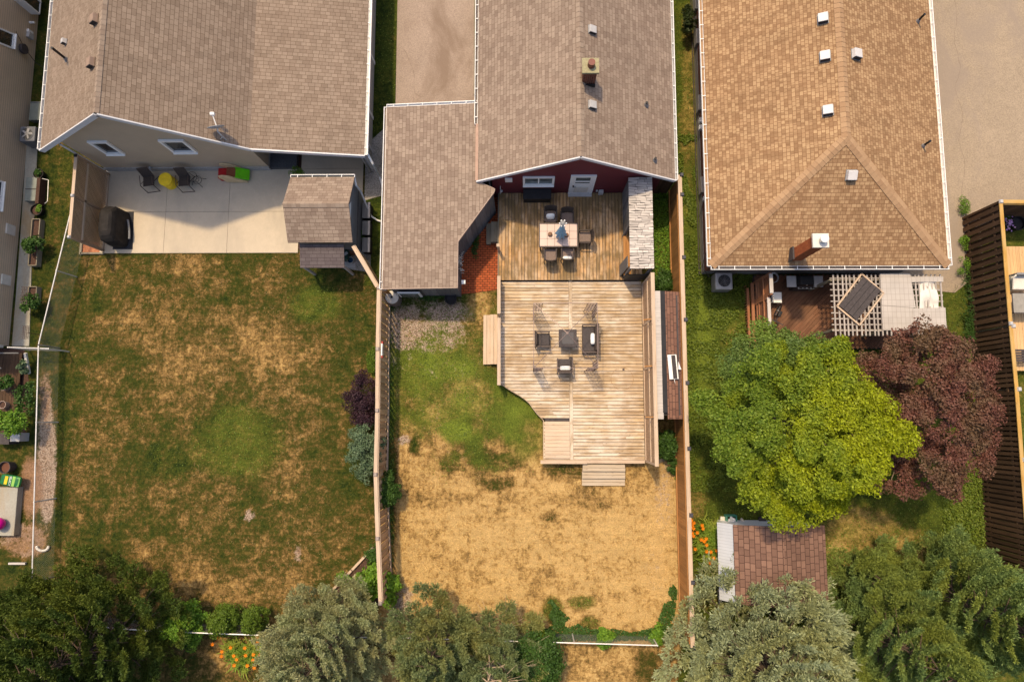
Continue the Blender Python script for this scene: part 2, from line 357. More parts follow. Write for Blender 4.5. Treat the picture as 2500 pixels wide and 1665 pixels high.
M['deck_u'] = wood('deck_u', (0.42, 0.235, 0.095), (0.14, 0.07, 0.022), 0.40, 0.6, (0.54, 0.42, 0.29), stain=0.85, stc=(0.14, 0.095, 0.045))
M['deck_l'] = wood('deck_l', (0.46, 0.335, 0.20), (0.24, 0.16, 0.09), 0.26, 0.85, (0.64, 0.545, 0.44), stain=0.45, stc=(0.20, 0.13, 0.075))
M['deck_n'] = wood('deck_n', (0.50, 0.36, 0.245), (0.36, 0.25, 0.165), 0.14, 0.5, (0.58, 0.47, 0.36))
M['deck_r'] = wood('deck_r', (0.135, 0.062, 0.035), (0.05, 0.024, 0.014), 0.4, 0.5, (0.25, 0.135, 0.08))
M['deck_fr'] = wood('deck_fr', (0.55, 0.35, 0.17), (0.44, 0.27, 0.13), 0.10, 0.3, (0.6, 0.42, 0.26))
M['cedar'] = wood('cedar', (0.46, 0.34, 0.24), (0.33, 0.23, 0.155), 0.14, 0.5, (0.53, 0.42, 0.32))
M['fence_lt'] = wood('fence_lt', (0.52, 0.34, 0.19), (0.32, 0.19, 0.095), 0.34, 0.3, (0.5, 0.37, 0.25))
M['stairs'] = wood('stairs', (0.40, 0.315, 0.22), (0.26, 0.19, 0.13), 0.25, 0.6, (0.48, 0.40, 0.31))
M['pergola'] = wood('pergola', (0.34, 0.30, 0.27), (0.22, 0.19, 0.165), 0.18, 0.4, (0.42, 0.38, 0.35))
M['ventwhite'] = plain('ventwhite', (0.56, 0.54, 0.54), 0.5, 0, 0.05)
M['fence_or'] = wood('fence_or', (0.36, 0.17, 0.055), (0.20, 0.08, 0.022), 0.25, 0.3, (0.42, 0.22, 0.09))
M['fence_dk'] = wood('fence_dk', (0.075, 0.042, 0.024), (0.028, 0.016, 0.010), 0.45, 0.3, (0.12, 0.075, 0.045))
M['rail_y'] = wood('rail_y', (0.42, 0.24, 0.06), (0.28, 0.15, 0.04), 0.2, 0.6, (0.5, 0.36, 0.16))
M['lattice'] = wood('lattice', (0.36, 0.24, 0.15), (0.24, 0.155, 0.095), 0.12)
M['lattice_r'] = wood('lattice_r', (0.30, 0.125, 0.06), (0.15, 0.06, 0.03), 0.2, 0.4, (0.42, 0.22, 0.13))
M['greywood'] = wood('greywood', (0.13, 0.125, 0.125), (0.06, 0.058, 0.06), 0.35, 0.3, (0.2, 0.2, 0.2))
M['greylt'] = wood('greylt', (0.42, 0.38, 0.35), (0.28, 0.25, 0.23), 0.15, 0.4, (0.55, 0.5, 0.46))
M['planter'] = wood('planter', (0.20, 0.175, 0.13), (0.11, 0.09, 0.06), 0.2, 0.4, (0.3, 0.26, 0.2))

# ------------------------------------------------------------------ ground: one sheet, its cover (dryness, bare soil / stones, lush) stored per vertex
def sm(a, b, x):
    t = min(1.0, max(0.0, (x-a)/(b-a))); return t*t*(3-2*t)
def blob(px, py, cx, cy, rx, ry):
    d = math.hypot((px-cx)/rx, (py-cy)/ry); return 1-sm(0.55, 1.15, d)
def fbm(x, y, s, o=4): return noise.fractal(V(x*s, y*s, 3.3), 0.9, 2.0, o)
#  cx, cy, rx, ry, dry, bare stones, lush, brown soil
BLOBS = [
 (330, 800, 110, 60, 0.22, 0, 0, 0), (620, 800, 190, 120, 0.20, 0, 0, 0), (290, 660, 90, 50, 0.18, 0, 0, 0), (440, 640, 110, 40, 0.2, 0, 0, 0), (520, 880, 200, 60, 0.14, 0, 0, 0),
 (660, 860, 90, 80, 0.16, 0, 0, 0), (400, 1000, 110, 80, 0.08, 0, 0, 0), (300, 880, 70, 40, -0.30, 0, 0, 0), (270, 730, 60, 45, -0.25, 0, 0, 0), (590, 740, 120, 45, -0.30, 0, 0, 0),
 (770, 745, 70, 50, -0.30, 0, 0.5, 0), (730, 820, 60, 40, -0.2, 0, 0, 0), (830, 660, 120, 80, -0.32, 0, 0, 0), (600, 640, 60, 35, -0.12, 0, 0, 0), (870, 850, 60, 140, -0.25, 0, 0, 0),
 (340, 1100, 55, 180, -0.20, 0, 0.0, 0), (580, 1080, 120, 100, -0.26, 0, 0.45, 0), (420, 1120, 70, 60, -0.2, 0, 0.1, 0), (610, 1240, 50, 70, -0.2, 0, 0, 0), (470, 1290, 120, 70, -0.1, 0, 0, 0),
 (880, 1180, 60, 120, -0.2, 0, 0, 0), (800, 1260, 60, 60, -0.1, 0, 0, 0), (608, 1258, 16, 18, 0.3, 0.9, 0, 0.3), (727, 1350, 12, 26, 0.2, 0.7, 0, 0.5),
 (400, 1400, 200, 80, 0.16, 0, 0, 0), (650, 1450, 150, 60, 0.25, 0, 0, 0), (480, 1440, 130, 50, 0.2, 0, 0, 0), (170, 800, 40, 300, -0.28, 0, 0, 0), (150, 1100, 18, 260, -0.5, 0, 0, 0), (450, 622, 300, 14, -0.25, 0, 0, 0), (300, 1210, 120, 80, 0.12, 0, 0, 0), (250, 1320, 90, 60, -0.2, 0, 0, 0),
 (700, 1000, 130, 100, 0.06, 0, 0, 0), (420, 900, 60, 50, 0.12, 0, 0, 0), (700, 950, 150, 40, 0.05, 0, 0, 0),
 # middle yard
 (1060, 820, 110, 50, 0.1, 0.55, 0.2, 0), (980, 800, 60, 60, 0.2, 0.62, 0, 0.0), (1050, 735, 110, 45, -0.3, 0.42, 0, 0), (1100, 770, 70, 40, 0, 0.45, 0.1, 0), (975, 870, 40, 50, 0, 0.4, 0.2, 0),
 (1170, 750, 40, 50, 0.25, 0.1, 0, 0), (1090, 905, 90, 30, 0.1, 0.3, 0.3, 0), (1050, 940, 130, 130, -0.12, 0, 0.42, 0), (1200, 1010, 110, 85, -0.24, 0, 0.3, 0), (1080, 1000, 60, 40, 0.15, 0, -0.1, 0), (1150, 960, 60, 50, 0.3, 0, 0, 0),
 (1110, 1055, 45, 30, -0.25, 0, 0.8, 0), (1290, 1040, 70, 80, -0.22, 0, 0.35, 0), (1160, 1100, 30, 40, -0.4, 0, 0.2, 0), (1100, 1130, 30, 30, -0.35, 0, 0.2, 0), (1220, 1130, 60, 30, -0.35, 0, 0.1, 0), (1210, 1180, 50, 20, -0.4, 0, 0, 0),
 (990, 1075, 22, 16, 0.2, 0.9, 0, 0), (1010, 1090, 14, 24, -0.5, 0, 0, 0), (1380, 1155, 60, 25, -0.3, 0, 0, 0), (1450, 1215, 60, 40, -0.15, 0, 0, 0), (1340, 1260, 30, 14, -0.3, 0, 0, 0),
 (1620, 1200, 35, 140, 0.1, 0.35, 0, 0), (1600, 1400, 40, 90, 0.1, 0.25, 0, 0), (975, 1470, 40, 60, 0.2, 0.8, 0, 0), (1010, 1200, 25, 40, -0.12, 0, 0, 0), (1350, 1490, 30, 40, -0.5, 0, 0.3, 0), (1420, 1470, 40, 20, -0.5, 0, 0.3, 0), (1440, 1520, 30, 20, -0.5, 0, 0.3, 0),
 (1450, 1555, 200, 12, 0, 0.3, 0, 0.6), (955, 1200, 14, 350, -0.5, 0, 0.0, 0), (1400, 1300, 300, 60, 0.06, 0, 0, 0), (1480, 1230, 26, 20, -0.25, 0, 0, 0),
 # right yard
 (1790, 850, 30, 70, 0.35, 0, 0, 0), (1760, 760, 50, 60, -0.1, 0, 0.2, 0), (1690, 860, 60, 200, -0.05, 0, 0.8, 0), (1680, 330, 26, 330, 0.4, 0.0, 0, 0), (1650, 220, 20, 60, -0.4, 0, 0, 0), (1690, 60, 30, 60, 0.25, 0, 0, 0), (1665, 560, 40, 140, 0.0, 0, 0.35, 0),
 (1690, 1230, 40, 60, 0.35, 0, 0, 0.2), (1725, 1440, 60, 60, 0.3, 0, 0, 0.4), (2100, 1300, 120, 80, 0.55, 0, 0, 0), (2230, 1340, 50, 60, 0.5, 0, 0, 0), (2040, 1380, 40, 60, 0.7, 0, 0, 0), (2330, 1180, 70, 120, -0.15, 0, 0.3, 0),
 (1460, 1630, 120, 60, 0.1, 0, 0, 0), (1580, 1640, 40, 60, -0.25, 0, 0, 0), (560, 1600, 90, 60, 0.5, 0.1, 0, 0.2),
 # far left lot
 (115, 1130, 26, 170, 0.5, 1.2, 0, 0.4), (75, 1190, 30, 90, 0.5, 0.5, 0, 0.9), (60, 1320, 70, 50, 0.5, 0.6, 0, 0.6), (110, 960, 20, 70, 0.2, 0.5, 0, 0.5), (160, 450, 30, 80, -0.1, 0, 0.1, 0),
]
def cover(px, py, x, y):
    dry, st, lu, so_ = 0.42, 0.0, 0.0, 0.0
    if 925 <= px < 1660 and py > 600:
        dry = 0.50+0.44*sm(860, 1300, py); lu = 0.22*(1-sm(950, 1180, py))
        if py > 1572: dry = 0.72
    elif px >= 1660 or (px > 1590 and py < 1150): dry = 0.18; lu = 0.35
    elif px > 890 and py < 700: dry = 0.12; lu = 0.15
    elif px < 135: dry = 0.22
    elif px < 940 and py > 600: dry = 0.47
    if px >= 2400: dry = 0.3
    if 940 < px < 1400 and 700 < py < 1220:
        e = fbm(x+7, y-3, 1.05)*(1-sm(1080, 1220, py)); dry += 0.26*e; lu -= 0.30*e
    for cx, cy, rx, ry, a, b, c, d in BLOBS:
        if abs(px-cx) < rx*1.2 and abs(py-cy) < ry*1.2:
            k = blob(px, py, cx, cy, rx, ry); dry += a*k; st += b*k; lu += c*k; so_ += d*k
    n = fbm(x, y, 0.55); n2 = fbm(x+40, y, 1.6)
    if 135 < px < 925 and py > 600: dry = 0.44+(dry-0.47)*0.5; lu *= 0.7
    dry += 0.14*n+0.14*n2; lu += (0.16*n2 if lu > 0.08 else 0)
    return dry, st*(0.8+0.5*n2), lu, so_
def spread(a, b, step): n = int(round((b-a)/step)); return [a+(b-a)*i/n for i in range(n+1)]
gx = [-400, -120, -50]+spread(-25, 25, 0.16)+[50, 120, 400]; gy = [-400, -120, -40]+spread(-15, 20, 0.16)+[40, 120, 400]
gv, gc = [], []
for y in gy:
    for x in gx:
        gv.append((x, y, 0.0))
        if abs(x) < 26 and -16 < y < 21: px, py = Q(x, y); gc += cover(px, py, x, y)
        else: gc += (0.5, 0, 0.1, 0)
nx = len(gx); gf = [(j*nx+i, j*nx+i+1, (j+1)*nx+i+1, (j+1)*nx+i) for j in range(len(gy)-1) for i in range(nx-1)]
me = bpy.data.meshes.new('ground'); me.from_pydata(gv, [], gf); at = me.attributes.new('cover', 'FLOAT_COLOR', 'POINT')
at.data.foreach_set('color', np.array(gc, dtype=np.float32)); ground = bpy.data.objects.new('ground', me); col.objects.link(ground); struct(ground)
s = NT('lawn'); p = s.obj(); a = s.n('ShaderNodeAttribute', attribute_name='cover'); sp = s.n('ShaderNodeSeparateColor'); s.t.links.new(a.outputs['Color'], sp.inputs[0])
n1 = s.noise(p, 6.0, 6, 0.78, 0.4); n2 = s.noise(p, 2.2, 5, 0.7, 0.3); n3 = s.noise(p, 17, 3, 0.8)
n4 = s.math('ADD', s.math('MULTIPLY', s.noise(s.mapp(p, (9, 1.1, 1)), 1.0, 3, 0.6), 0.5), s.math('MULTIPLY', s.noise(s.mapp(p, (0.9, 7, 1)), 1.0, 4, 0.65), 0.5))
n5 = s.math('ADD', s.math('MULTIPLY', s.noise(p, 3.4, 5, 0.75, 1.2), 0.6), s.math('MULTIPLY', s.noise(s.mapp(p, (0.55, 4.5, 1)), 1.0, 4, 0.65, 0.5), 0.4))
d = s.math('ADD', sp.outputs[0], s.math('MULTIPLY', s.math('SUBTRACT', n1, 0.5), 1.5)); d = s.math('ADD', d, s.math('MULTIPLY', s.math('SUBTRACT', n2, 0.5), 1.1)); d = s.math('ADD', d, s.math('MULTIPLY', s.math('SUBTRACT', n4, 0.5), 0.6))
grass = s.ramp(d, [(0.0, (0.016, 0.028, 0.005)), (0.22, (0.036, 0.046, 0.007)), (0.40, (0.060, 0.052, 0.011)), (0.56, (0.125, 0.078, 0.025)), (0.74, (0.26, 0.155, 0.055)), (0.9, (0.40, 0.25, 0.09)), (1.0, (0.47, 0.31, 0.125))])
grass = s.mix(s.math('MULTIPLY', s.math('ADD', sp.outputs[2], s.math('MULTIPLY', s.math('SUBTRACT', n1, 0.5), 0.9)), 0.9, True), grass, s.mix(n3, (0.045, 0.085, 0.012), (0.21, 0.245, 0.03)))
vor = s.n('ShaderNodeTexVoronoi'); s.t.links.new(p, vor.inputs[0]); vor.inputs['Scale'].default_value = 19
peb = s.ramp(vor.outputs['Distance'], [(0.0, (0.54, 0.45, 0.37)), (0.45, (0.40, 0.31, 0.24)), (0.8, (0.13, 0.09, 0.06))])
peb = s.mix(s.math('MULTIPLY', vor.outputs['Color'] if False else n3, 0.4), peb, (0.30, 0.20, 0.14))
soilc = s.mix(n3, (0.10, 0.055, 0.035), (0.38, 0.22, 0.13))
c = s.mix(s.ramp(s.math('ADD', sp.outputs[1], s.math('MULTIPLY', s.math('SUBTRACT', n1, 0.5), 1.6)), [(0.32, 0.0), (0.62, 1.0)]), grass, peb)
al = a.outputs['Alpha']
c = s.mix(s.ramp(s.math('ADD', al, s.math('MULTIPLY', s.math('SUBTRACT', n1, 0.5), 1.2)), [(0.3, 0.0), (0.75, 0.85)]), c, soilc)
c = s.mix(1.0, c, s.comb(s.math('MULTIPLY', s.math('ADD', s.math('MULTIPLY', n3, 1.5), 0.25), s.math('ADD', s.math('MULTIPLY', n5, 1.4), 0.3))), 'MULTIPLY')
s.bump(s.math('ADD', n3, n1), 0.8, 0.05); ground.data.materials.append(s.done(c, 0.95, spec=0.1))

def sheet(name, px, mat, z=0.03, zb=-0.05, zp=0.0):
    return struct(MB().prism([G(a, b, zp) for a, b in px], zb, z).build(name, mat))
# ---- paved ground
PX0, PX1, PY0, PY1 = G(253, 500).x, G(888, 400).x, G(400, 619).y, 11.2
pat = [(PX0, PY0), (G(728, 618).x, PY0), (G(728, 618).x, PY0+1.3), (PX1, PY0+1.5), (PX1, 14.5), (-11.58, 14.5), (-11.58, 11.22), (PX0, 11.22)]
m = MB()
jx = [PX0, G(401, 600).x, G(555, 600).x, G(728, 618).x, PX1]; jy = [PY0, G(500, 518).y, 11.25, 14.5]
for i in range(4):
    for j in range(3):
        if j == 2 and i < 3: continue
        if j == 0 and i == 3: continue
        m.box(((jx[i]+jx[i+1])/2, (jy[j]+jy[j+1])/2, 0.0), (jx[i+1]-jx[i]-0.012, jy[j+1]-jy[j]-0.012, 0.10))
struct(m.build('patio', M['concrete']))
struct(MB().prism([(PX0-0.0, PY0), (PX1, PY0+0.2), (PX1, 14.4), (PX0, 11.2)], -0.05, 0.006).build('patio_joint_bed', M['soil']))
sheet('driveway', [(972, -60), (1166, -60), (1168, 310), (965, 310)], M['asph'], 0.03)
sheet('driveway', [(2275, -60), (2600, -60), (2600, 500), (2443, 540), (2363, 560), (2362, 690), (2330, 715), (2050, 690), (2240, 300)], M['asph_r'], 0.03)
def crack(px):
    m = MB(); pts = [G(a+random.gauss(0, 1.5), b, 0.032) for a, b in px]
    for a, b in zip(pts, pts[1:]): s_ = V((b-a).y, -(b-a).x, 0).normalized()*random.uniform(0.003, 0.010); m.face([a-s_, a+s_, b+s_, b-s_])
    return struct(m.build('driveway_crack', plain('crackm', (0.20, 0.15, 0.11), 0.9)))
crack([(2330+25*t/500+6*math.sin(t*0.05), t) for t in range(-20, 500, 14)]); crack([(985+t*0.25+10*math.sin(t*0.03), 120+t) for t in range(0, 130, 9)]); crack([(1010+t, 225+12*math.sin(t*0.08)) for t in range(0, 90, 8)])
sheet('walkway', [(66, 355), (92, 355), (86, 500), (78, 650), (72, 845), (30, 845), (45, 660)], M['concrete2'], 0.03)
sheet('gravel_strip', [(893, 355), (960, 295), (960, 470), (890, 490)], M['gravel'], 0.012)
sheet('brick_path', [(1120, 720), (1160, 715), (1216, 707), (1230, 540), (1216, 470), (1190, 470), (1110, 600)], M['paver'], 0.035)
sheet('garden_bed', [(915, 1335), (800, 1452), (840, 1480), (935, 1475), (926, 1335)], M['soil'], 0.012)
sheet('garden_bed', [(205, 592), (255, 592), (255, 620), (195, 620)], M['chips'], 0.03)
sheet('garden_bed', [(-40, 850), (60, 850), (75, 960), (60, 1070), (-40, 1080)], M['soil'], 0.012)
sheet('gravel_strip', [(848, 600), (905, 600), (905, 665), (835, 655)], M['gravel'], 0.012)

# ------------------------------------------------------------------ generic house pieces
def gutter(name, a, b, parent, out, w=0.12, mat='white', bracket=0.62, inside='grey'):
    """eaves trough from a to b (points on the roof edge), open at the top; out = outward direction"""
    a = Vector(a); b = Vector(b); out = Vector(out).normalized(); g = MB(); d = b-a; L = d.length; dn = d/L
    z = V(0, 0, 1)
    g.beam(a+out*w-z*0.02, b+out*w-z*0.02, 0.022, 0.12); g.beam(a+out*(w/2)-z*0.085, b+out*(w/2)-z*0.085, w, 0.012); g.beam(a+out*0.012-z*0.06, b+out*0.012-z*0.06, 0.014, 0.09)
    for e in (a, b): g.beam(e-z*0.035, e+out*w-z*0.035, 0.02, 0.09)
    k = 0.3
    while k < L: g.beam(a+dn*k+z*0.03, a+dn*k+out*w+z*0.03, 0.025, 0.012); k += bracket
    o = g.build(name, M[mat], parent)
    MB().beam(a+out*(w/2)-z*0.07, b+out*(w/2)-z*0.07, w-0.035, 0.016).build('trough', M[inside], o)
    return o
def window(name, q, parent, nrm, fr=0.09, mull=1, frame='white', glass='glass', proud=0.05, sill=True):
    """q: four corners (tl,tr,br,bl) on a wall; nrm outward"""
    tl, tr, br, bl = [Vector(p) for p in q]; nrm = Vector(nrm).normalized(); o_ = nrm*proud
    m = MB(); h = fr/2
    ux = (tr-tl).normalized(); uz = (tl-bl).normalized()
    for a, b in ((tl-uz*h, tr-uz*h), (bl+uz*h, br+uz*h)): m.beam(a+o_/2, b+o_/2, proud+0.01, fr, uz)
    for a, b in ((tl+ux*h-uz*fr, bl+ux*h+uz*fr), (tr-ux*h-uz*fr, br-ux*h+uz*fr)): m.beam(a+o_/2, b+o_/2, fr, proud, nrm)
    for i in range(mull): t = (i+1)/(mull+1); m.beam(tl.lerp(tr, t)-uz*fr+o_*0.4, bl.lerp(br, t)+uz*fr+o_*0.4, fr*0.55, proud*0.8, nrm)
    f = m.build(name, M[frame], parent)
    MB().face([tl+nrm*0.008, bl+nrm*0.008, br+nrm*0.008, tr+nrm*0.008]).build('pane', M[glass], f)
    if sill: MB().beam(bl+nrm*0.06-uz*0.02, br+nrm*0.06-uz*0.02, 0.14, 0.035, uz).build('sill', M[frame], f)
    return f
def hood_vent(label, p, slope, mat='ltgrey', size=0.42, h=0.22, rz=0.0, group=None, base='grey', lip=1.12, dark=True):
    t = thing('roof_vent', label, 'roof vent', p, group); n = Vector(slope).normalized(); q = V(0, 0, 1).rotation_difference(n).to_matrix() @ Matrix.Rotation(rz, 3, 'Z')
    c = Vector(p); MB().box(c+n*0.02, (size*lip, size*lip, 0.02), M=q).build('flashing', M[base], t)
    MB().box(c+n*(h/2), (size, size, h), M=q, top=0.95).build('hood', M[mat], t, bevel=0.015)
    if dark: MB().box(c+n*(h/2)-q @ V(0, size/2, 0), (size*0.94, 0.02, h*0.85), M=q).build('dark_side', M['blackmat'], t)  # dark plate on one side of the hood
    return t
def pipe(label, base, h=0.5, r=0.045, group=None, mat='black', tilt=(0, 0)):
    t = thing('plumbing_vent', label, 'vent pipe', base, group); b = Vector(base)
    MB().cyl(b-V(0, 0, 0.1), b+V(tilt[0], tilt[1], h), r, r, 12).build('pipe', M[mat], t, smooth=False)
    MB().lathe(b-V(0, 0, 0.05), [(r*2.6, -0.02), (r*1.9, 0.07), (r*1.15, 0.2)], 14).build('collar', M['grey'], t); return t

# ------------------------------------------------------------------ HOUSE far left (only its east wall and corner)
X1 = G(66, 360).x
h = thing('house', 'tan sided house at the left edge, only its long wall seen from above', 'house', (X1-3, 12, 0))
YS = G(40, 845).y
MB().box((X1-3.0, (YS+22)/2, 1.9), (6.0, 22-YS, 3.0)).build('wall', M['siding_f'], h)
MB().box((X1-3.0, (YS+22)/2, 0.21), (6.0, 22-YS, 0.38)).build('foundation', M['siding_f'], h)
MB().slab([(X1-6.5, YS-0.4, 3.5), (X1-0.95, YS-0.4, 3.5), (X1-0.95, 22.5, 3.5), (X1-6.5, 22.5, 3.5)], 0.15).build('roof', M['roof_l'], h)
window('window', [V(X1, onX(-20, 60, X1).y, 2.5), V(X1, onX(-20, 90, X1).y-0.2, 2.5), V(X1, onX(18, 112, X1).y, 1.35), V(X1, onX(18, 72, X1).y, 1.35)], h, (1, 0, 0), 0.07, 0)
ya, yb = onX(9, 445, X1).y, onX(7, 520, X1).y
window('window', [V(X1, ya, 2.4), V(X1, yb, 2.4), V(X1, yb, 1.2), V(X1, ya, 1.2)], h, (1, 0, 0), 0.07, 1)
ya = onX(95, -10, X1).y; wy = onX(90, 46, X1).y
gw = MB(); 
for y in (ya, wy): gw.box((X1+0.2, y, 1.0), (0.42, 0.05, 1.1))
gw.box((X1+0.2, (ya+wy)/2, 0.47), (0.42, ya-wy, 0.05)); gw.box((X1+0.40, (ya+wy)/2, 1.0), (0.05, 0.05, 1.1)); gw.beam((X1+0.02, (ya+wy)/2, 1.55), (X1+0.42, (ya+wy)/2, 1.55), 0.05); gw.beam((X1+0.41, ya, 1.54), (X1+0.41, wy, 1.54), 0.06)
o = gw.build('garden_window', M['white'], h); MB().box((X1+0.2, (ya+wy)/2, 1.0), (0.36, ya-wy-0.1, 1.0)).build('pane', M['glass'], o)
for px, py, sx, sy, mt, zz in ((77, 84, 0.10, 0.16, 'white', 0.7), (75, 92, 0.14, 0.26, 'ltgrey', 0.7)):
    q = onX(px, py, X1); MB().box((X1+sx/2, q.y, max(0.5, q.z)), (sx, sy, 0.3)).build('meter_box', M[mt], h, bevel=0.01)
q = onX(82, 63, X1); MB().cyl((X1, q.y, 0.5), (X1+0.22, q.y, 0.5), 0.06, 0.05, 10).build('dryer_vent', M['white'], h)
for py in (566, 690): q = onX(38, py, X1); MB().box((X1+0.03, q.y, 0.55), (0.06, 0.45, 0.5)).build('vent_cover', M['offwhite'], h)
MB().beam((X1-6, YS-0.06, 0.55), (X1+0.1, YS-0.06, 0.55), 0.12, 0.2).build('trim_board', M['offwhite'], h)
MB().beam(G(62, 862, 0.6), G(71, 912, 0.1), 0.1, 0.1).build('downspout', M['offwhite'], h)

# ------------------------------------------------------------------ HOUSE left
YR = 10.95                                                              # rake plane of the south gable
LE, LK, LR, LX = V(-20.0, YR, 3.1), V(-11.3, YR, 3.1), V(-6.75, YR, 2.35), V(-15.6, YR, 6.35)
YN = 24.0
h = thing('house', 'taupe sided house with a brown gable roof and two windows over the patio', 'house', (-14, 16, 0))
def up(p, y): return V(p[0], y, p[2])
rf = MB().slab([LE, LX, up(LX, YN), up(LE, YN)], 0.12).slab([LX, LK, up(LK, YN), up(LX, YN)], 0.12).slab([LK, LR, up(LR, YN), up(LK, YN)], 0.12).build('roof', M['roof_l'], h)
rc = MB()
y = YR+0.0
while y < YN-1:
    for sgn, E in ((-1, LE), (1, LK)):
        d = (E-LX).normalized(); a0 = V(LX.x, y, LX.z)+V(0, 0, 0.035); rc.slab([a0, a0+V(0, 0.2, -0.012), a0+V(0, 0.2, -0.012)+d*0.15, a0+d*0.15], 0.012, V(1, 0, 0))
    y += 0.2
rc.build('ridge_cap', M['cap_m'], rf)
WY = G(268, 417).y                                                      # south wall
wl, wr = -19.1, -11.58
wx = V(LX.x, WY, LX.z-0.45)
MB().hull([(wl, WY, 0.38), (wr, WY, 0.38), (wr, WY, 2.95), (wx.x, WY, 5.85), (wl, WY, 3.35), (wl, YN, 0.38), (wl, YN, 3.35), (wr, YN, 0.38), (wr, YN, 2.95), (wx.x, YN, 5.85)],
          [(0, 1, 2, 3, 4), (5, 0, 4, 6), (1, 7, 8, 2), (7, 5, 6, 9, 8)]).build('wall', M['siding_l'], h)
MB().box(((wl+wr)/2, WY+2.3, 0.16), (wr-wl+0.03, 4.7, 0.44)).build('foundation', M['found'], h)
# recess wall + east wing under the lower roof
MB().box(((wr-7.0)/2, 19.2, 1.1), (-7.0-wr, 9.0, 2.1)).build('east_wing_wall', M['siding_e'], h)
MB().box((-6.985, 16.2, 1.2), (0.06, 10.4, 2.05)).build('side_wall', M['siding_e'], h)
for yy in (16.2, 13.55, 12.0): MB().box((-6.94, yy, 1.2), (0.05, 0.14, 2.0)).build('side_trim', M['white' if yy > 13 else 'fascia'], h)
for a_, b_ in ((LE, LX), (LX, LK), (LK, LR)):
    MB().beam(a_+V(0, -0.04, -0.10), b_+V(0, -0.04, -0.10), 0.05, 0.22).build('fascia', M['fascia'], h)
    MB().beam(a_+V(0, 0.14, -0.2), b_+V(0, 0.14, -0.2), 0.30, 0.02).build('soffit', M['fascia'], h)
gutter('gutter', up(LE, YR), up(LE, YN), h, (-1, 0, 0), 0.10); gutter('gutter', up(LR, YR), up(LR, YN), h, (1, 0, 0), 0.14, inside='offwhite')
MB().tube([V(-19.2, WY-0.05, 3.1), V(-19.2, WY-0.05, 0.2)], 0.045, 8).build('downspout', M['fascia'], h)
MB().tube([LR+V(0.1, 0.1, -0.1), LR+V(0.25, -0.2, -0.5), LR+V(0.2, -0.15, -2.1), LR+V(0.35, -0.75, -2.25)], 0.05, 8).build('downspout', M['white'], h)
MB().box((-6.95, YR+0.25, 1.15), (0.16, 0.16, 2.3)).build('porch_post', M['fascia'], h)
def wq(pts, Y): return [onY(a, b, Y) for a, b in pts]
def rect(q):                                                            # true rectangle from four measured corners
    x0 = (q[0].x+q[3].x)/2; x1 = (q[1].x+q[2].x)/2; z1 = (q[0].z+q[1].z)/2; z0 = (q[2].z+q[3].z)/2; Y = q[0].y
    return [V(x0, Y, z1), V(x1, Y, z1), V(x1, Y, z0), V(x0, Y, z0)]
for q in (((213, 344), (261, 344), (305, 374), (258, 374)), ((385, 341), (448, 341), (483, 370), (423, 370))):
    window('window', rect(wq(q, WY-0.01)), h, (0, -1, 0), 0.11, 0, proud=0.08)
MB().box((G(645, 380).x, WY+3.05, 1.2), (1.0, 0.06, 2.2)).build('patio_door', M['glass'], h)
MB().beam((wr+0.1, YR+2, 2.9), (wr+0.1, YR+0.2, 2.8), 0.1, 0.15).build('soffit_beam', M['fascia'], h)
q = onY(350, 397, WY); MB().cyl((q.x, WY, 0.45), (q.x, WY-0.18, 0.42), 0.055, 0.07, 10).build('wall_vent', M['ltgrey'], h)
t = thing('porch_step', 'dark grey stone step platform in the recessed porch corner', 'step', (-11, 11.6, 0))
a_, b_ = G(725, 408, 0.2), G(660, 330, 0.2)
MB().box(((wr+a_.x)/2, 12.1, 0.13), (a_.x-wr-0.02, 1.75, 0.26)).build('platform', speckle('stepstone', (0.10, 0.10, 0.105), (0.05, 0.05, 0.055), 30, 0.15), t)
MB().box((wr+0.85, 12.75, 0.30), (0.9, 0.5, 0.05)).build('door_mat', M['black'], t)
# roof furniture
def onplane(px, py, p0, p1, p2):
    n = (p1-p0).cross(p2-p0); r = _ray(px, py); c0 = V(0, 0, CAM_H); t = (p0-c0).dot(n)/r.dot(n); return c0+r*t, (n if n.z > 0 else -n).normalized()
PLW = (LE, LX, up(LX, YN)); PLE = (LX, LK, up(LK, YN))
for lab, px, py in (('brown hooded roof vent nearer the top edge of the left house', 236, 50), ('brown hooded roof vent below the other one on the left house', 228, 156)):
    p, n = onplane(px, py, *PLW); hood_vent(lab, p, n, 'roof_brown' if 'roof_brown' in M else 'brownmetal', 0.34, 0.2, group='brown hooded vents on the left roof', base='roof_l')
p, n = onplane(162, 104, *PLW); hood_vent('small grey square vent on the left house roof', p, n, 'ltgrey', 0.2, 0.18)
p, n = onplane(163, 146, *PLW); pipe('tall black vent pipe on the left house roof', p, 0.85, 0.05)
p, n = onplane(552, 343, *PLE); p = V(p.x, YR+0.12, p.z)
t = thing('satellite_dish', 'grey satellite dish on a white mast at the left roof edge', 'satellite dish', p)
MB().tube([p, p+V(0, 0, 0.45), p+V(-0.1, 0.12, 0.6)], 0.025, 8).tube([p+V(-0.3, -0.05, 0), p+V(0, 0, 0.3)], 0.015, 6).build('mast', M['ltgrey'], t)
c = p+V(-0.12, 0.2, 0.62); ax = V(-0.18, 0.95, 0.35).normalized(); q = V(0, 0, 1).rotation_difference(ax).to_matrix(); m = MB(); k0 = 24
m.lathe((0, 0, 0), [(0.02, 0.0), (0.17, 0.012), (0.33, 0.055), (0.335, 0.066), (0.17, 0.03), (0.02, 0.015)], k0); m.v = [c+q@v for v in m.v]; m.build('dish', M['ltgrey'], t, smooth=True)
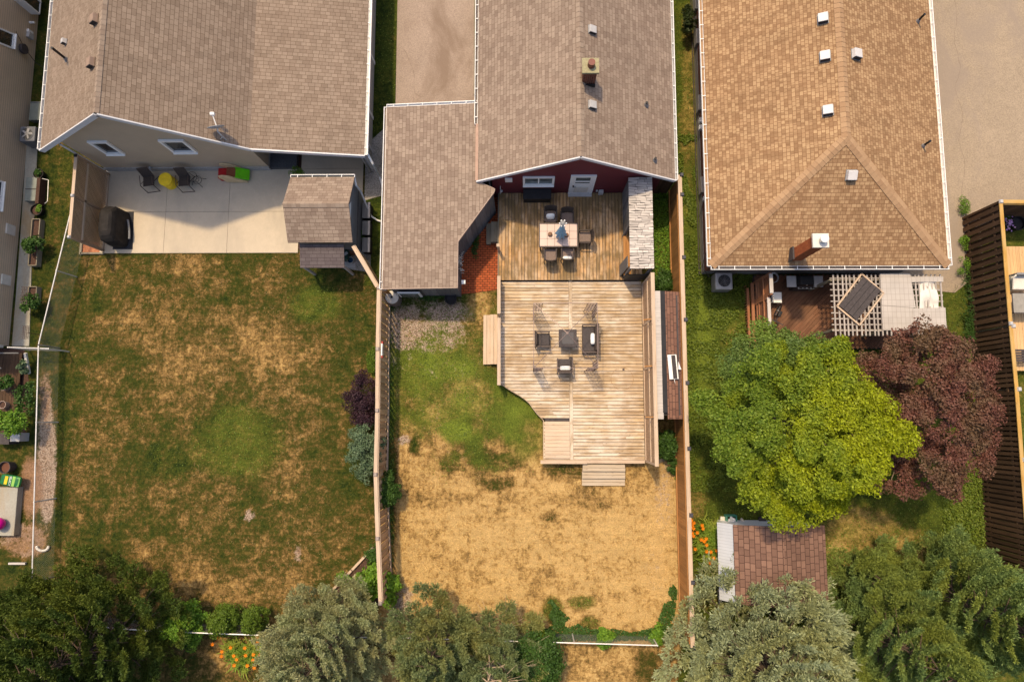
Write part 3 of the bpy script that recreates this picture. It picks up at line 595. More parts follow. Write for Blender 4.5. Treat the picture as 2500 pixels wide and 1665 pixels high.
MB().beam(c+V(-0.02, 0.0, -0.2), c+ax*0.5+V(0, 0, 0.0), 0.035, 0.03).build('feed_arm', M['white'], t); MB().box(c+ax*0.55, (0.17, 0.12, 0.12)).build('receiver', M['white'], t, bevel=0.02)

# ------------------------------------------------------------------ garden shed on the left patio
h = thing('garden_shed', 'small grey shed with a brown gable roof and dark lean-to beside the patio', 'shed', (-8.5, 8.6, 0))
sx0, sx1, yr, yn, ys = -9.85, -7.15, 8.6, 10.0, 7.2
rf = MB().slab([(sx0, yn, 2.3), (sx0, yr, 3.05), (sx1, yr, 3.05), (sx1, yn, 2.3)], 0.07).slab([(sx0, yr, 3.05), (sx0, ys, 2.3), (sx1, ys, 2.3), (sx1, yr, 3.05)], 0.07).build('roof', M['roof_m'], h)
c_ = MB()
for i in range(15): c_.slab([(sx0+0.18*i, yr-0.13, 3.0), (sx0+0.18*i+0.175, yr-0.13, 3.0), (sx0+0.18*i+0.175, yr, 3.075), (sx0+0.18*i, yr, 3.075)], 0.01).slab([(sx0+0.18*i, yr, 3.075), (sx0+0.18*i+0.175, yr, 3.075), (sx0+0.18*i+0.175, yr+0.13, 3.0), (sx0+0.18*i, yr+0.13, 3.0)], 0.01)
c_.build('ridge_cap', M['cap_m'], rf)
ax, bx = -9.65, -7.27
MB().hull([(ax, 7.35, 0), (bx, 7.35, 0), (bx, 9.85, 0), (ax, 9.85, 0), (ax, 7.35, 2.28), (bx, 7.35, 2.28), (bx, 9.85, 2.28), (ax, 9.85, 2.28), (ax, yr, 2.92), (bx, yr, 2.92)],
          [(0, 3, 2, 1), (0, 1, 5, 4), (2, 3, 7, 6), (1, 2, 6, 9, 5), (3, 0, 4, 8, 7)]).build('wall', M['siding_grey'], h)
MB().face([(bx+0.015, yr-0.35, 2.3), (bx+0.015, yr+0.35, 2.3), (bx+0.015, yr, 2.72)]).build('gable_vent', M['white'], h)
MB().beam((bx+0.01, 7.4, 1.15), (bx+0.01, 9.8, 1.15), 0.02, 0.03).build('trim', M['charcoal'], h)
gutter('gutter', (sx0, yn, 2.27), (sx1, yn, 2.27), h, (0, 1, 0), 0.11, inside='black')
MB().tube([V(sx1-0.03, yn+0.05, 2.2), V(sx1+0.0, yn-0.25, 2.0), V(sx1+0.05, yn-0.3, 1.4), V(sx1+0.25, yn-1.05, 0.25), V(sx1+0.5, yn-1.2, 0.12), V(sx1+0.85, yn-1.3, 0.1)], 0.04, 8).build('downspout', M['white'], h)
MB().slab([(-9.47, 7.22, 1.98), (-9.47, 6.25, 1.78), (-7.6, 6.25, 1.78), (-7.6, 7.22, 1.98)], 0.05).build('lean_to_roof', M['roof_dark'], h)
m = MB()
for x in (-9.4, -7.68): m.box((x, 6.35, 0.87), (0.09, 0.09, 1.74))
m.build('lean_to_post', M['greylt'], h); MB().box((-9.5, 7.3, 0.9), (0.12, 0.3, 0.5)).build('switch_box', M['white'], h)
for i, (py0, py1, z, lab) in enumerate(((495, 533, 0.6, 'grey wooden box beside the shed, nearest the white downspout'), (540, 574, 0.5, 'middle one of three grey wooden boxes beside the shed'), (581, 616, 0.5, 'grey wooden box beside the shed, nearest the diagonal fence'))):
    a_, b_ = G(884, py0, z), G(903, py1, z); c = (a_+b_)/2; t = thing('storage_box', lab, 'wooden box', (c.x, c.y, 0), 'grey boxes along the shed wall')
    MB().box((c.x, c.y, z/2), (abs(a_.x-b_.x)-0.04, abs(a_.y-b_.y)-0.04, z)).build('box_body', M['charcoal'], t)
    MB().box((c.x-0.03, c.y, z+0.02), (abs(a_.x-b_.x)*0.7, abs(a_.y-b_.y), 0.035)).build('lid', M['greywood'], t); MB().beam((c.x+0.14, a_.y, z+0.02), (c.x+0.14, b_.y, z+0.02), 0.09, 0.04).build('lid_board', M['greylt'], t)

# ------------------------------------------------------------------ HOUSE middle
YR2 = 9.65; E0, EX, E1 = V(-1.97, YR2, 2.75), V(2.08, YR2, 5.25), V(6.12, YR2, 2.75)
h = thing('house', 'dark red sided house with a tan shingle gable roof above the deck', 'house', (2, 16, 0))
rf = MB().slab([E0, EX, up(EX, YN), up(E0, YN)], 0.1).slab([EX, E1, up(E1, YN), up(EX, YN)], 0.1).build('roof', M['roof_m'], h)
rc = MB(); y = YR2
while y < YN-1:
    for E_ in (E0, E1):
        d = (E_-EX).normalized(); a0 = V(EX.x, y, EX.z+0.03); rc.slab([a0, a0+V(0, 0.2, -0.012), a0+V(0, 0.2, -0.012)+d*0.16, a0+d*0.16], 0.012, V(1, 0, 0))
    y += 0.205
rc.build('ridge_cap', M['cap_m'], rf)
WY2 = G(1300, 471, 0.6).y
MB().hull([(-1.4, WY2, 0), (5.65, WY2, 0), (5.65, WY2, 2.85), (2.08, WY2, 5.1), (-1.4, WY2, 2.95), (-1.4, YN, 0), (5.65, YN, 0), (5.65, YN, 2.85), (2.08, YN, 5.1), (-1.4, YN, 2.95)],
          [(0, 1, 2, 3, 4), (5, 0, 4, 9), (1, 6, 7, 2), (6, 5, 9, 8, 7)]).build('wall', M['siding_red'], h)
for a_, b_ in ((E0, EX), (EX, E1)):
    MB().beam(a_+V(0, -0.03, -0.07), b_+V(0, -0.03, -0.07), 0.05, 0.17).build('fascia', M['fascia'], h); MB().beam(a_+V(0, 0.13, -0.18), b_+V(0, 0.13, -0.18), 0.26, 0.02).build('soffit', M['fascia'], h)
gy = onX(1166, 304, -1.97).y
gutter('gutter', V(-1.97, gy, 2.75), V(-1.97, YN, 2.75), h, (-1, 0, 0), 0.12, inside='brownmetal'); gutter('gutter', up(E1, YR2), up(E1, YN), h, (1, 0, 0), 0.10)
MB().box((-1.99, (YR2+gy)/2, 2.76), (0.11, gy-YR2, 0.035)).build('flashing', plain('pinkflash', (0.36, 0.23, 0.17), 0.6), h)
window('window', rect(wq(((1276, 431), (1354, 431), (1353, 450), (1277, 450)), WY2-0.01)), h, (0, -1, 0), 0.09, 1, proud=0.06, glass='glass2')
q = rect(wq(((1402, 427), (1450, 427), (1440, 471), (1391, 471)), WY2-0.01)); xc = 0.5*(q[0].x+q[1].x)
dr = MB()
for dx in (-0.47, 0.47): dr.box((xc+dx, WY2-0.03, 1.62), (0.11, 0.07, 2.05))
dr.box((xc, WY2-0.03, 2.70), (1.05, 0.08, 0.12)); fr_ = dr.build('door_frame', M['white'], h)
d_ = MB().box((xc, WY2-0.02, 1.62), (0.84, 0.04, 2.02)).build('door', M['white'], h)
MB().box((xc, WY2-0.045, 2.22), (0.60, 0.02, 0.60)).build('door_pane', M['glass2'], d_)
MB().box((xc, WY2-0.06, 2.14), (0.6, 0.02, 0.10)).build('door_blind', M['white'], d_)
MB().box((xc, WY2-0.06, 1.14), (0.6, 0.02, 0.62)).build('door_panel', M['offwhite'], d_)
MB().cyl((xc-0.36, WY2-0.04, 1.6), (xc-0.36, WY2-0.12, 1.6), 0.03).beam((xc-0.37, WY2-0.11, 1.6), (xc-0.25, WY2-0.11, 1.6), 0.02).build('handle', M['black'], d_)
MB().beam((xc-0.52, WY2-0.1, 0.63), (xc+0.52, WY2-0.1, 0.63), 0.2, 0.04).build('threshold', M['ltgrey'], d_)
p = onY(1242, 439, WY2); MB().box((p.x, WY2-0.02, p.z), (0.30, 0.04, 0.42)).build('wall_vent', M['white'], h)
p = onY(1466, 467, WY2); MB().box((p.x, WY2-0.1, max(0.9, p.z)), (0.2, 0.16, 0.26)).box((p.x-0.18, WY2-0.05, max(0.95, p.z)), (0.08, 0.06, 0.12)).build('outlet_box', M['ltgrey'], h, bevel=0.01)
p = onY(1222, 460, WY2); MB().ball((p.x+0.03, WY2-0.12, max(1.0, p.z)), 0.07).tube([V(p.x, WY2, 1.5), V(p.x, WY2-0.1, 1.3), V(p.x-0.03, WY2-0.15, 0.9)], 0.02).build('wall_lamp', M['ltgrey'], h)
PM0 = (E0, EX, up(EX, YN)); PM1 = (EX, E1, up(E1, YN))
for lab, px, py in (('square grey plastic roof vent above the mid-house chimney', 1444, 75), ('square grey plastic roof vent below the mid-house chimney', 1444, 258)):
    p, n = onplane(px, py, *PM1); hood_vent(lab, p, n, 'grey_pl' if 'grey_pl' in M else 'ltgrey', 0.31, 0.14, group='square vents on the middle roof')
for lab, px, py in (('short dark vent pipe on the middle roof, upper one', 1577, 257), ('short dark vent pipe on the middle roof, lower one by the rake', 1598, 392)):
    p, n = onplane(px, py, *PM1); pipe(lab, p, 0.22, 0.05, group='vent pipes on the middle roof'); 
p, n = onplane(1436, 192, *PM1); p.z -= 0.3
t = thing('chimney', 'brick chimney with a mossy concrete cap on the middle house roof', 'chimney', p)
MB().box(p+V(0, 0, 0.5), (0.5, 0.46, 1.3)).build('stack', M['brick_dk'], t)
MB().box(p+V(0, 0, 1.19), (0.62, 0.58, 0.09)).build('cap', speckle('moss', (0.36, 0.33, 0.20), (0.25, 0.22, 0.13), 14, 0.3), t)
MB().cyl(p+V(0.02, 0.0, 1.2), p+V(0.02, 0.0, 1.48), 0.14, 0.13, 16).build('flue', plain('terracotta', (0.16, 0.045, 0.03), 0.35), t)
MB().box(p+V(0, -0.28, 0.28), (0.52, 0.05, 0.18)).build('flashing', M['black'], t)

# attached garage with cut corner
def gz(x): return 2.35+0.08*(x+5.75)
gp = [G(944, 266, 2.35), G(1166, 250, 2.6), V(-1.93, YR2, 0), G(1208, 462, 2.7), G(1206, 470, 2.7), G(1118, 590, 2.6), G(1117, 702, 2.6), G(938, 706, 2.35)]
yt = 0.5*(gp[0].y+gp[1].y); yb = 0.5*(gp[6].y+gp[7].y); gp[0].y = gp[1].y = yt; gp[6].y = gp[7].y = yb; gp[1].x = -1.93; gp[7].x = gp[0].x; gp[6].x = gp[5].x
gp = [V(p.x, p.y, gz(p.x)) for p in gp]
h = thing('garage', 'low garage wing with tan shingles and a cut corner beside the middle house', 'garage', (-3.9, 8, 0))
MB().slab(gp, 0.09, V(0, 1, 0)).build('roof', M['roof_m'], h)
ins = [V(-5.6, yt-0.15), V(-1.5, yt-0.15), V(-1.5, 9.7), V(gp[3].x-0.1, gp[4].y-0.05), V(gp[5].x-0.1, gp[5].y-0.03), V(gp[6].x-0.1, yb+0.12), V(-5.6, yb+0.12)]
m = MB()
for i in range(len(ins)):
    a_, b_ = ins[i], ins[(i+1) % len(ins)]; L = (b_-a_).length; n_ = max(1, int(L/0.30))
    for k in range(n_):
        p0, p1 = a_.lerp(b_, k/n_), a_.lerp(b_, (k+1)/n_-0.012/L); nr = V((b_-a_).y, -(b_-a_).x, 0).normalized(); mid = (p0+p1)/2
        m.beam((mid.x, mid.y, 0.0), (mid.x, mid.y, gz(mid.x)-0.095), (p1-p0).length, 0.03, V(nr.x, nr.y, 0))
        if k % 2 == 0 and L > 2: m.beam((p0.x, p0.y, 0.0), (p0.x, p0.y, gz(p0.x)-0.1), 0.05, 0.055, V(nr.x, nr.y, 0))
m.build('wall', M['greywood'], h)
ed = MB()
for i in range(2, 7): ed.beam(gp[i]+V(0, 0, -0.05), gp[i+1]+V(0, 0, -0.05), 0.03, 0.13)
ed.build('drip_edge', plain('dripedge', (0.30, 0.22, 0.18), 0.5), h)
gutter('gutter', gp[7], gp[0], h, (-1, 0, 0), 0.10, bracket=9, inside='roof_m'); gutter('gutter', gp[0], gp[1], h, (0, 1, 0), 0.10, inside='fascia')
a_ = onY(963, 712, yb); MB().box((gp[7].x+0.95, yb-0.02, 1.2), (0.95, 0.06, 0.9)).build('window_frame', M['white'], h); MB().box((gp[7].x+0.95, yb-0.06, 1.22), (0.78, 0.03, 0.72)).build('window_pane', M['glass2'], h)
q = gp[5].lerp(gp[4], 0.05); MB().box((G(1131, 688, 1.8).x, G(1131, 688, 1.8).y, 1.7), (0.16, 0.16, 0.1)).build('wall_lamp', M['white'], h)
m = MB()
for k in range(26):
    b_ = V(gp[5].x+0.0, G(1118, 641, 1.6).y, 1.6)+V(random.gauss(0, 0.03), random.gauss(0, 0.16), random.gauss(0, 0.1)); m.beam(b_, b_+V(random.uniform(0.05, 0.15), random.gauss(0, 0.08), random.uniform(0, 0.12)), 0.015)
m.build('wall_ornament', M['offwhite'], h)
MB().beam(G(1161, -60, 0.12), G(1160, 232, 0.12), 0.13, 0.18).build('edging_board', M['planter'], None)
tag(bpy.data.objects['edging_board'], 'long weathered edging board between the driveway and the middle house', 'board')

# bar hut with shake roof
hx0, hx1, hy0, hy1, hz = 4.24, 5.22, 6.0, 9.82, 2.55
h = thing('garden_bar', 'narrow grey outdoor bar shelter under a weathered shake roof beside the dining deck', 'bar shelter', (4.7, 7.9, 0.6))
m = MB(); y = hy0; random.seed(3)
while y < hy1:
    x = hx0
    dy = random.uniform(0.08, 0.12)
    while x < hx1-0.02:
        L = min(random.uniform(0.22, 0.5), hx1-x); zc = hz+0.02+random.uniform(0, 0.02)
        m.box((x+L/2, y+dy/2, zc), (L-0.012, dy*random.uniform(0.74, 0.97), 0.016), random.gauss(0, 0.06)); x += L
    y += dy
m.build('shake_roof', M['shake'], h)
MB().box(((hx0+hx1)/2, (hy0+hy1)/2, hz-0.03), (hx1-hx0-0.04, hy1-hy0-0.04, 0.05)).build('roof_deck', M['charcoal'], h)
m = MB()
for k in range(11): m.beam((hx0+0.05, 9.75-0.17*k, 0.6), (hx0+0.05, 9.75-0.17*k, hz-0.05), 0.165, 0.025, (1, 0, 0))
m.build('side_wall', M['greywood'], h)
m = MB()
for y in (hy0+0.08, 7.9): m.box((hx0+0.06, y, 1.55), (0.09, 0.09, 1.9)); m.box((hx1-0.06, y, 1.55), (0.09, 0.09, 1.9))
m.build('post', M['greywood'], h)
MB().box((hx0+0.12, 6.9, 1.12), (0.3, 1.7, 0.05)).build('counter', M['fence_or'], h); MB().box((hx0+0.2, 6.9, 0.85), (0.06, 1.6, 0.5)).build('counter_front', M['charcoal'], h)
MB().beam((hx0-0.12, 6.35, 0.6), (hx0+0.02, 6.45, 1.9), 0.5, 0.03, (1, 0, 0)).build('leaning_board', M['greywood'], h)
MB().box((4.75, 5.97, 1.1), (0.95, 0.04, 1.0)).build('opening_shade', M['black'], h)  # black sheet paints the dark inside of the open end

# ------------------------------------------------------------------ DECKS
ZU, ZL = 0.62, 0.45
t = thing('upper_deck', 'weathered upper wooden deck with boards running away from the red house', 'deck', (1.5, 8, 0))
dx0, dx1 = -1.16, 5.0; yu0, yu1 = G(1300, 684, ZU).y, WY2-0.01
m = MB(); x = dx0; bwid = 0.142
while x < dx1:
    yy = yu0; 
    while yy < yu1-0.02:
        L = min(random.choice((2.1, 2.7, 3.9, 3.9, 3.9)), yu1-yy)
        m.box((x+bwid/2, yy+L/2, ZU-0.018+random.uniform(-0.002, 0.002)), (bwid-0.020, L-0.006, 0.036)); yy += L
    x += bwid
m.build('boards', M['deck_u'], t)
MB().box(((dx0+dx1)/2, (yu0+yu1)/2, ZU/2-0.02), (dx1-dx0-0.03, yu1-yu0-0.03, ZU-0.05)).build('base', M['charcoal'], t)  # charcoal box paints the shade under the deck and in its gaps
MB().box((dx0-0.02, (yu0+yu1)/2, ZU-0.1), (0.035, yu1-yu0, 0.2)).build('fascia', M['planter'], t)
# lower deck
t = thing('lower_deck', 'sunny lower wooden deck with cross boards and a curved left edge', 'deck', (1.9, 2, 0))
ly0, ly1 = G(1450, 1122, ZL).y, yu0-0.02
lx1 = 5.06; lx0 = G(1217, 800, ZL).x; lxb = G(1328, 1080, ZL).x; lxc = G(1394, 900, ZL).x
curve = [(px, py) for px, py in ((1217, 938), (1228, 940), (1241, 949), (1255, 957), (1270, 966), (1282, 974), (1293, 984), (1302, 997), (1312, 1010), (1328, 1026))]
curve = [G(a, b, ZL) for a, b in curve]
def leftx(y):
    if y >= curve[0].y: return lx0
    for p, q in zip(curve, curve[1:]):
        if q.y <= y <= p.y: return p.x+(q.x-p.x)*(p.y-y)/(p.y-q.y)
    return lxb
m = MB(); n_b = int(round((ly1-ly0)/0.1437)); bw_ = (ly1-ly0)/n_b
ysl = G(1350, 1024, ZL).y
for k in range(n_b):
    ya, yb_ = ly0+k*bw_+0.010, ly0+(k+1)*bw_-0.010; xa, xb = leftx(ya), leftx(yb_)
    if abs((ya+yb_)/2-ysl) < bw_/2: xa = xb = lxc-0.12
    brk = [None, lxc-0.075, lxc+0.075, lx1]
    for (p0, p1), (q0, q1) in (((xa, lxc-0.078), (xb, lxc-0.078)), ((lxc+0.078, lx1), (lxc+0.078, lx1))):
        if p1-p0 < 0.05: continue
        cut = []
        if random.random() < 0.35: c0 = random.uniform(0.25, 0.75); cut = [c0]
        ts = [0]+cut+[1]
        for a_, b_ in zip(ts, ts[1:]):
            xa0, xa1 = p0+(p1-p0)*a_, p0+(p1-p0)*b_-0.003; xb0, xb1 = q0+(q1-q0)*a_, q0+(q1-q0)*b_-0.003
            P_ = [(xa0, ya), (xa1, ya), (xb1, yb_), (xb0, yb_)]
            m.hull([(a, b, ZL-0.036) for a, b in P_]+[(a, b, ZL) for a, b in P_], MB.BF, V(1, 0, 0))
m.box((lxc, (ly0+ly1)/2+2.2, ZL-0.016), (0.146, (ly1-ly0)/2-0.5, 0.038)); m.box((lxc, ly0+1.9, ZL-0.016), (0.146, 3.8, 0.038))
m.build('boards', M['deck_l'], t)
m = MB(); lo = [(p.x+0.03, p.y-0.0) for p in curve]
m.prism([(lx0+0.03, ly1-0.02), (lx1-0.03, ly1-0.02), (lx1-0.03, ly0+0.03), (lxb+0.04, ly0+0.03)]+[(a+0.02, b+0.03) for a, b in reversed(lo)], 0.0, ZL-0.05); m.build('base', M['charcoal'], t)  # dark filling: shade below and between the boards, put in as colour
m = MB()
for p, q in zip(curve, curve[1:]): m.beam((p.x-0.01, p.y-0.01, ZL-0.12), (q.x-0.01, q.y-0.01, ZL-0.12), 0.02, 0.2)
m.beam((lx0-0.02, ly1, ZL-0.12), (lx0-0.02, curve[0].y, ZL-0.12), 0.03, 0.22); m.beam((lxb-0.02, curve[-1].y, ZL-0.1), (lxb-0.02, ly0, ZL-0.1), 0.03, 0.2); m.beam((lxb, ly0-0.02, ZL-0.12), (lx1, ly0-0.02, ZL-0.12), 0.03, 0.2)
m.build('fascia', M['cedar'], t)
m = MB(); q = G(1519, 925, ZL); 
for k in range(40):
    a0, a1 = 2*math.pi*k/40, 2*math.pi*(k+1)/40; r0_, r1_ = 0.47, 0.485+0.008*math.sin(k)
    m.face([q+V(r0_*math.cos(a0), r0_*math.sin(a0), 0.003), q+V(r1_*math.cos(a0), r1_*math.sin(a0), 0.003), q+V(r1_*math.cos(a1), r1_*math.sin(a1), 0.003), q+V(r0_*math.cos(a1), r0_*math.sin(a1), 0.003)])
m.build('ring_stain', plain('ringst', (0.28, 0.17, 0.09), 0.8), t)
m = MB(); cy = ly0-0.1
m.box(((lxb+lxc)/2+0.25, cy, ZL+0.03), (lxc-lxb+0.8, 0.15, 0.036)); m.box(((lxc+0.65+lx1)/2, cy+0.02, ZL-0.0), (lx1-lxc-0.65, 0.14, 0.036)); m.build('edge_board', M['cedar'], t)
m = MB(); m.box(((lxb+lxc)/2-0.03, (ysl+ly0)/2, ZL+0.03), (lxc-lxb-0.14, ysl-ly0-0.12, 0.02))
nb = int((ysl-ly0-0.1)/0.155); mm = MB()
for k in range(nb): mm.box(((lxb+lxc)/2-0.02, ysl-0.1-0.155*(k+0.5)+0.02, ZL+0.05), (lxc-lxb-0.12, 0.147, 0.032))
mm.build('bench_top', M['deck_n'], t)
for a_, b_ in (((1218, 674), (1218, 766)), ((1218, 776), (1218, 940))):
    p, q = G(*a_, ZL+0.75), G(*b_, ZL+0.75); r = MB().beam(p, q, 0.14, 0.036); r.build('rail_cap', M['cedar'], t)
    m = MB()
    for e in (p.lerp(q, 0.02), p.lerp(q, 0.98)): m.box((e.x-0.02, e.y, ZL+0.36), (0.09, 0.09, 0.74))
    m.build('rail_post', M['cedar'], t)
    m = MB()
    for zz in (0.18, 0.36, 0.54): m.beam(V(p.x, p.y, ZL+zz), V(q.x, q.y, ZL+zz), 0.03, 0.09)
    m.build('rail_board', M['cedar'], t)
p = G(1216, 594, ZU+0.9); MB().box((p.x, p.y-0.1, ZU+0.45), (0.1, 0.1, 0.9)).box((p.x, p.y-0.1, ZU+0.93), (0.13, 0.13, 0.06)).build('newel_post', M['cedar'], t)
def steps(name, label, cat, rects, mat, group=None):
    """rects: (x0,x1,y0,y1,z) treads"""
    cx = sum(r[0]+r[1] for r in rects)/(2*len(rects)); cyy = sum(r[2]+r[3] for r in rects)/(2*len(rects))
    t = thing(name, label, cat, (cx, cyy, 0), group)
    for x0, x1, y0, y1, z in rects: MB().box(((x0+x1)/2, (y0+y1)/2, z-0.018), (x1-x0, y1-y0, 0.036)).build('tread', M[mat], t)
    m = MB()
    for x0, x1, y0, y1, z in rects: m.box(((x0+x1)/2, (y0+y1)/2, (z-0.04)/2), (max(0.03, x1-x0-0.02), max(0.03, y1-y0-0.02), z-0.04))
    m.build('stringer', M['planter'], t); return t
ya, yb_ = G(1196, 889, 0.3).y, G(1196, 768, 0.3).y; x0 = G(1180, 830, 0.15).x; w_ = (lx0-0.05-x0)/4
steps('side_steps', 'two long wooden steps along the left side of the lower deck', 'steps', [(x0, x0+w_-0.012, ya, yb_, 0.16), (x0+w_, x0+2*w_-0.012, ya, yb_, 0.16), (x0+2*w_, x0+3*w_-0.012, ya, yb_, 0.31), (x0+3*w_, x0+4*w_-0.012, ya, yb_, 0.31)], 'deck_n')
x0, x1 = G(1421, 1150, 0.2).x, G(1526, 1150, 0.2).x; yy = ly0-0.2
steps('deck_stairs', 'grey wooden stairs going down from the deck to the dry lawn', 'stairs', [(x0+0.02, x1-0.02, yy-0.14, yy-0.0, 0.34), (x0+0.01, x1-0.01, yy-0.29, yy-0.15, 0.34), (x0, x1, yy-0.45, yy-0.31, 0.22), (x0, x1, yy-0.60, yy-0.46, 0.22), (x0, x1, yy-0.76, yy-0.62, 0.10), (x0, x1, yy-0.91, yy-0.77, 0.10)], 'stairs')
a_, b_ = G(1187, 595, 0.3), G(1212, 543, 0.3)
steps('brick_path_steps', 'weathered plank steps from the brick path up to the dining deck', 'steps', [(a_.x, a_.x+0.2, a_.y, b_.y-0.03, 0.22), (a_.x+0.21, dx0-0.04, a_.y+0.05, b_.y, 0.4)], 'planter')

# ------------------------------------------------------------------ FENCES
def fence(name, label, pts, z, bmat, cmat, gap=0.0, bw=0.14, side=1, cap=True, rails=(0.35, 1.9), posts=True, capmat='black', z0=0.05, double=False, kick=True, midrail=None, pmat=None, poff=0.0):
    pts = [V(p[0], p[1], 0) for p in pts]; mid = pts[len(pts)//2]; t = thing(name, label, 'fence', (mid.x, mid.y, 0))
    for a, b in zip(pts, pts[1:]):
        d = (b-a).normalized(); L = (b-a).length; nr = V(d.y, -d.x, 0)*side; m = MB(); k = 0.0; i = 0
        while k < L-0.02:
            bl = min(bw, L-k); off = nr*(0.03 if (not double or i % 2 == 0) else -0.035-0.01*(z > 2.3)); c = a+d*(k+bl/2)+off; zz = z-0.02+(random.uniform(-0.01, 0.01))
            m.beam((c.x, c.y, z0), (c.x, c.y, zz), bl+((0.03 if i % 2 else -0.01) if double else -0.006), 0.018, nr); k += bw+gap; i += 1
        m.build('boards', M[bmat], t)
        for rz in rails: MB().beam(a+V(0, 0, rz)-nr*0.01, b+V(0, 0, rz)-nr*0.01, 0.04, 0.09).build('rail', M[bmat], t)
        if cap:
            MB().beam(a+V(0, 0, z+0.02), b+V(0, 0, z+0.02), 0.145, 0.036).build('top_cap', M[cmat], t)
            MB().beam(a+nr*0.085+V(0, 0, z-0.06), b+nr*0.085+V(0, 0, z-0.06), 0.04, 0.09).build('top_rail', M[cmat], t)
        if kick: MB().beam(a+nr*0.06+V(0, 0, 0.13), b+nr*0.06+V(0, 0, 0.13), 0.036, 0.22).build('kickboard', M[cmat], t)
        if midrail: MB().beam(a+nr*0.07+V(0, 0, midrail), b+nr*0.07+V(0, 0, midrail), 0.04, 0.12).build('mid_rail', M['planter'], t)
    if posts:
        dd = (pts[-1]-pts[0]).normalized(); pn = V(dd.y, -dd.x, 0)*side*poff
        for p in pts:
            p = p+pn; q = MB().box((p.x, p.y, z/2+0.02), (0.095, 0.095, z+0.04)).build('post', M[pmat or bmat], t)
            if capmat: MB().box((p.x, p.y, z+0.065), (0.16, 0.17, 0.06), top=0.7).build('post_cap', M[capmat], q)
    return t
FX = 6.40
M['capblue'] = plain('capblue', (0.05, 0.048, 0.06), 0.5)
fence('cedar_fence', 'tall orange cedar fence with black post caps along the right side of the middle yard', [(FX, G(1658, py, 2.3).y) for py in (428, 476, 629, 781, 935, 1095, 1257, 1421)]+[(FX, G(1684, 1580, 2.3).y)], 2.3, 'fence_or', 'cedar', 0.0, side=-1, capmat='capblue', poff=0.085, pmat='fence_or')
p = G(1658, 428, 2.2); fence('side_gate', 'dark wooden gate panel between the red house and the cedar fence', [(5.3, p.y), (FX-0.1, p.y)], 2.15, 'fence_dk', 'planter', 0.0, side=1, capmat=None, cap=True, kick=False)
LP = [G(925, 703, 2.1), G(922, 852, 2.1), G(921, 1002, 2.1), G(917, 1158, 2.1), G(922, 1314, 2.1), G(929, 1472, 2.1)]
M['capgrey'] = plain('capgrey', (0.30, 0.24, 0.21), 0.5)
fence('board_fence', 'brown board-on-board fence with a pale top rail between the left and middle yards', [(p.x, p.y) for p in LP], 2.1, 'fence_lt', 'cedar', 0.0, 0.15, side=-1, double=True, capmat='capgrey')
a_ = G(862, 601, 2.05); fence('diagonal_fence', 'short diagonal brown fence from the shed to the board fence corner', [(a_.x, a_.y), (LP[0].x-0.08, LP[0].y+0.05)], 2.05, 'fence_lt', 'cedar', 0.02, 0.14, side=-1, posts=False, kick=False)
fence('corner_fence', 'stub of brown fence between the fence corner and the garage wall', [(LP[0].x+0.1, LP[0].y), (gp[7].x+0.1, LP[0].y)], 2.05, 'fence_or', 'cedar', 0.0, 0.14, side=1, posts=False, kick=False)
RX = 19.4; ry = [G(2443, py, 2.35).y for py in (493, 790, 950, 1122, 1277)]+[-6.5, -9.0]
fence('slatted_fence', 'dark wide-gapped fence with a yellowed top rail at the right edge', [(RX, ry[0]), (RX-0.02, ry[1])], 2.35, 'fence_dk', 'rail_y', 0.0, 0.15, side=-1, double=True, capmat='ltgrey', kick=False, midrail=0.9)
fence('dark_fence', 'old dark close-boarded fence with a yellowed top rail, continuing past the slatted one', [(RX-0.02, ry[1]-0.1)]+[(RX-0.03*i, y) for i, y in enumerate(ry[2:])], 2.35, 'fence_dk', 'rail_y', 0.0, 0.10, side=-1, double=True, capmat='ltgrey', kick=False, midrail=0.55, poff=0.09, pmat='planter')
fence('end_fence', 'dark fence panel closing the neighbour deck off from the driveway', [(RX+0.1, ry[0]), (24, ry[0]-0.05)], 2.35, 'fence_dk', 'rail_y', 0.01, 0.14, side=1, posts=False, kick=False, capmat=None)

# privacy wall on the deck
t = thing('privacy_wall', 'tan lattice privacy wall with posts along the right edge of the lower deck', 'privacy wall', (5.12, 2, ZL))
px_ = 5.13; pz = 2.5; ys_ = [G(1596, py, pz).y for py in (670, 778, 893, 1018, 1134)]
for a, b in zip(ys_, ys_[1:]):
    m = MB(); m.box((px_-0.02, (a+b)/2, ZL+1.0), (0.02, a-b-0.12, 1.9)); m.build('panel', M['lattice'], t)
    for zz, hh in ((0.08, 0.12), (1.25, 0.1)): MB().box((px_-0.045, (a+b)/2, ZL+zz), (0.035, a-b-0.1, hh)).build('rail', M['cedar'], t)
    m = MB()
    for k in range(3): yy = a+(b-a)*(k+0.5)/3; m.box((px_-0.06, yy, ZL+1.5), (0.02, 0.03, 0.03))
    m.build('hook', M['black'], t)
for y in ys_: MB().beam((px_, y, 0), (px_, y, pz-0.02), 0.09).build('post', M['cedar'], t)
for y in ys_[1:4]: MB().beam((px_-0.3, y, pz-0.35), (px_+0.05, y, pz-0.02), 0.05, 0.05).build('brace', M['fence_or'], t)
MB().box((px_+0.03, (ys_[0]+ys_[-1])/2, pz), (0.15, ys_[0]-ys_[-1]+0.15, 0.036)).build('top_cap', M['cedar'], t)
MB().box((4.98, ys_[-1]-0.02, 0.22), (0.1, 0.1, 0.45)).build('foot_post', M['cedar'], t)
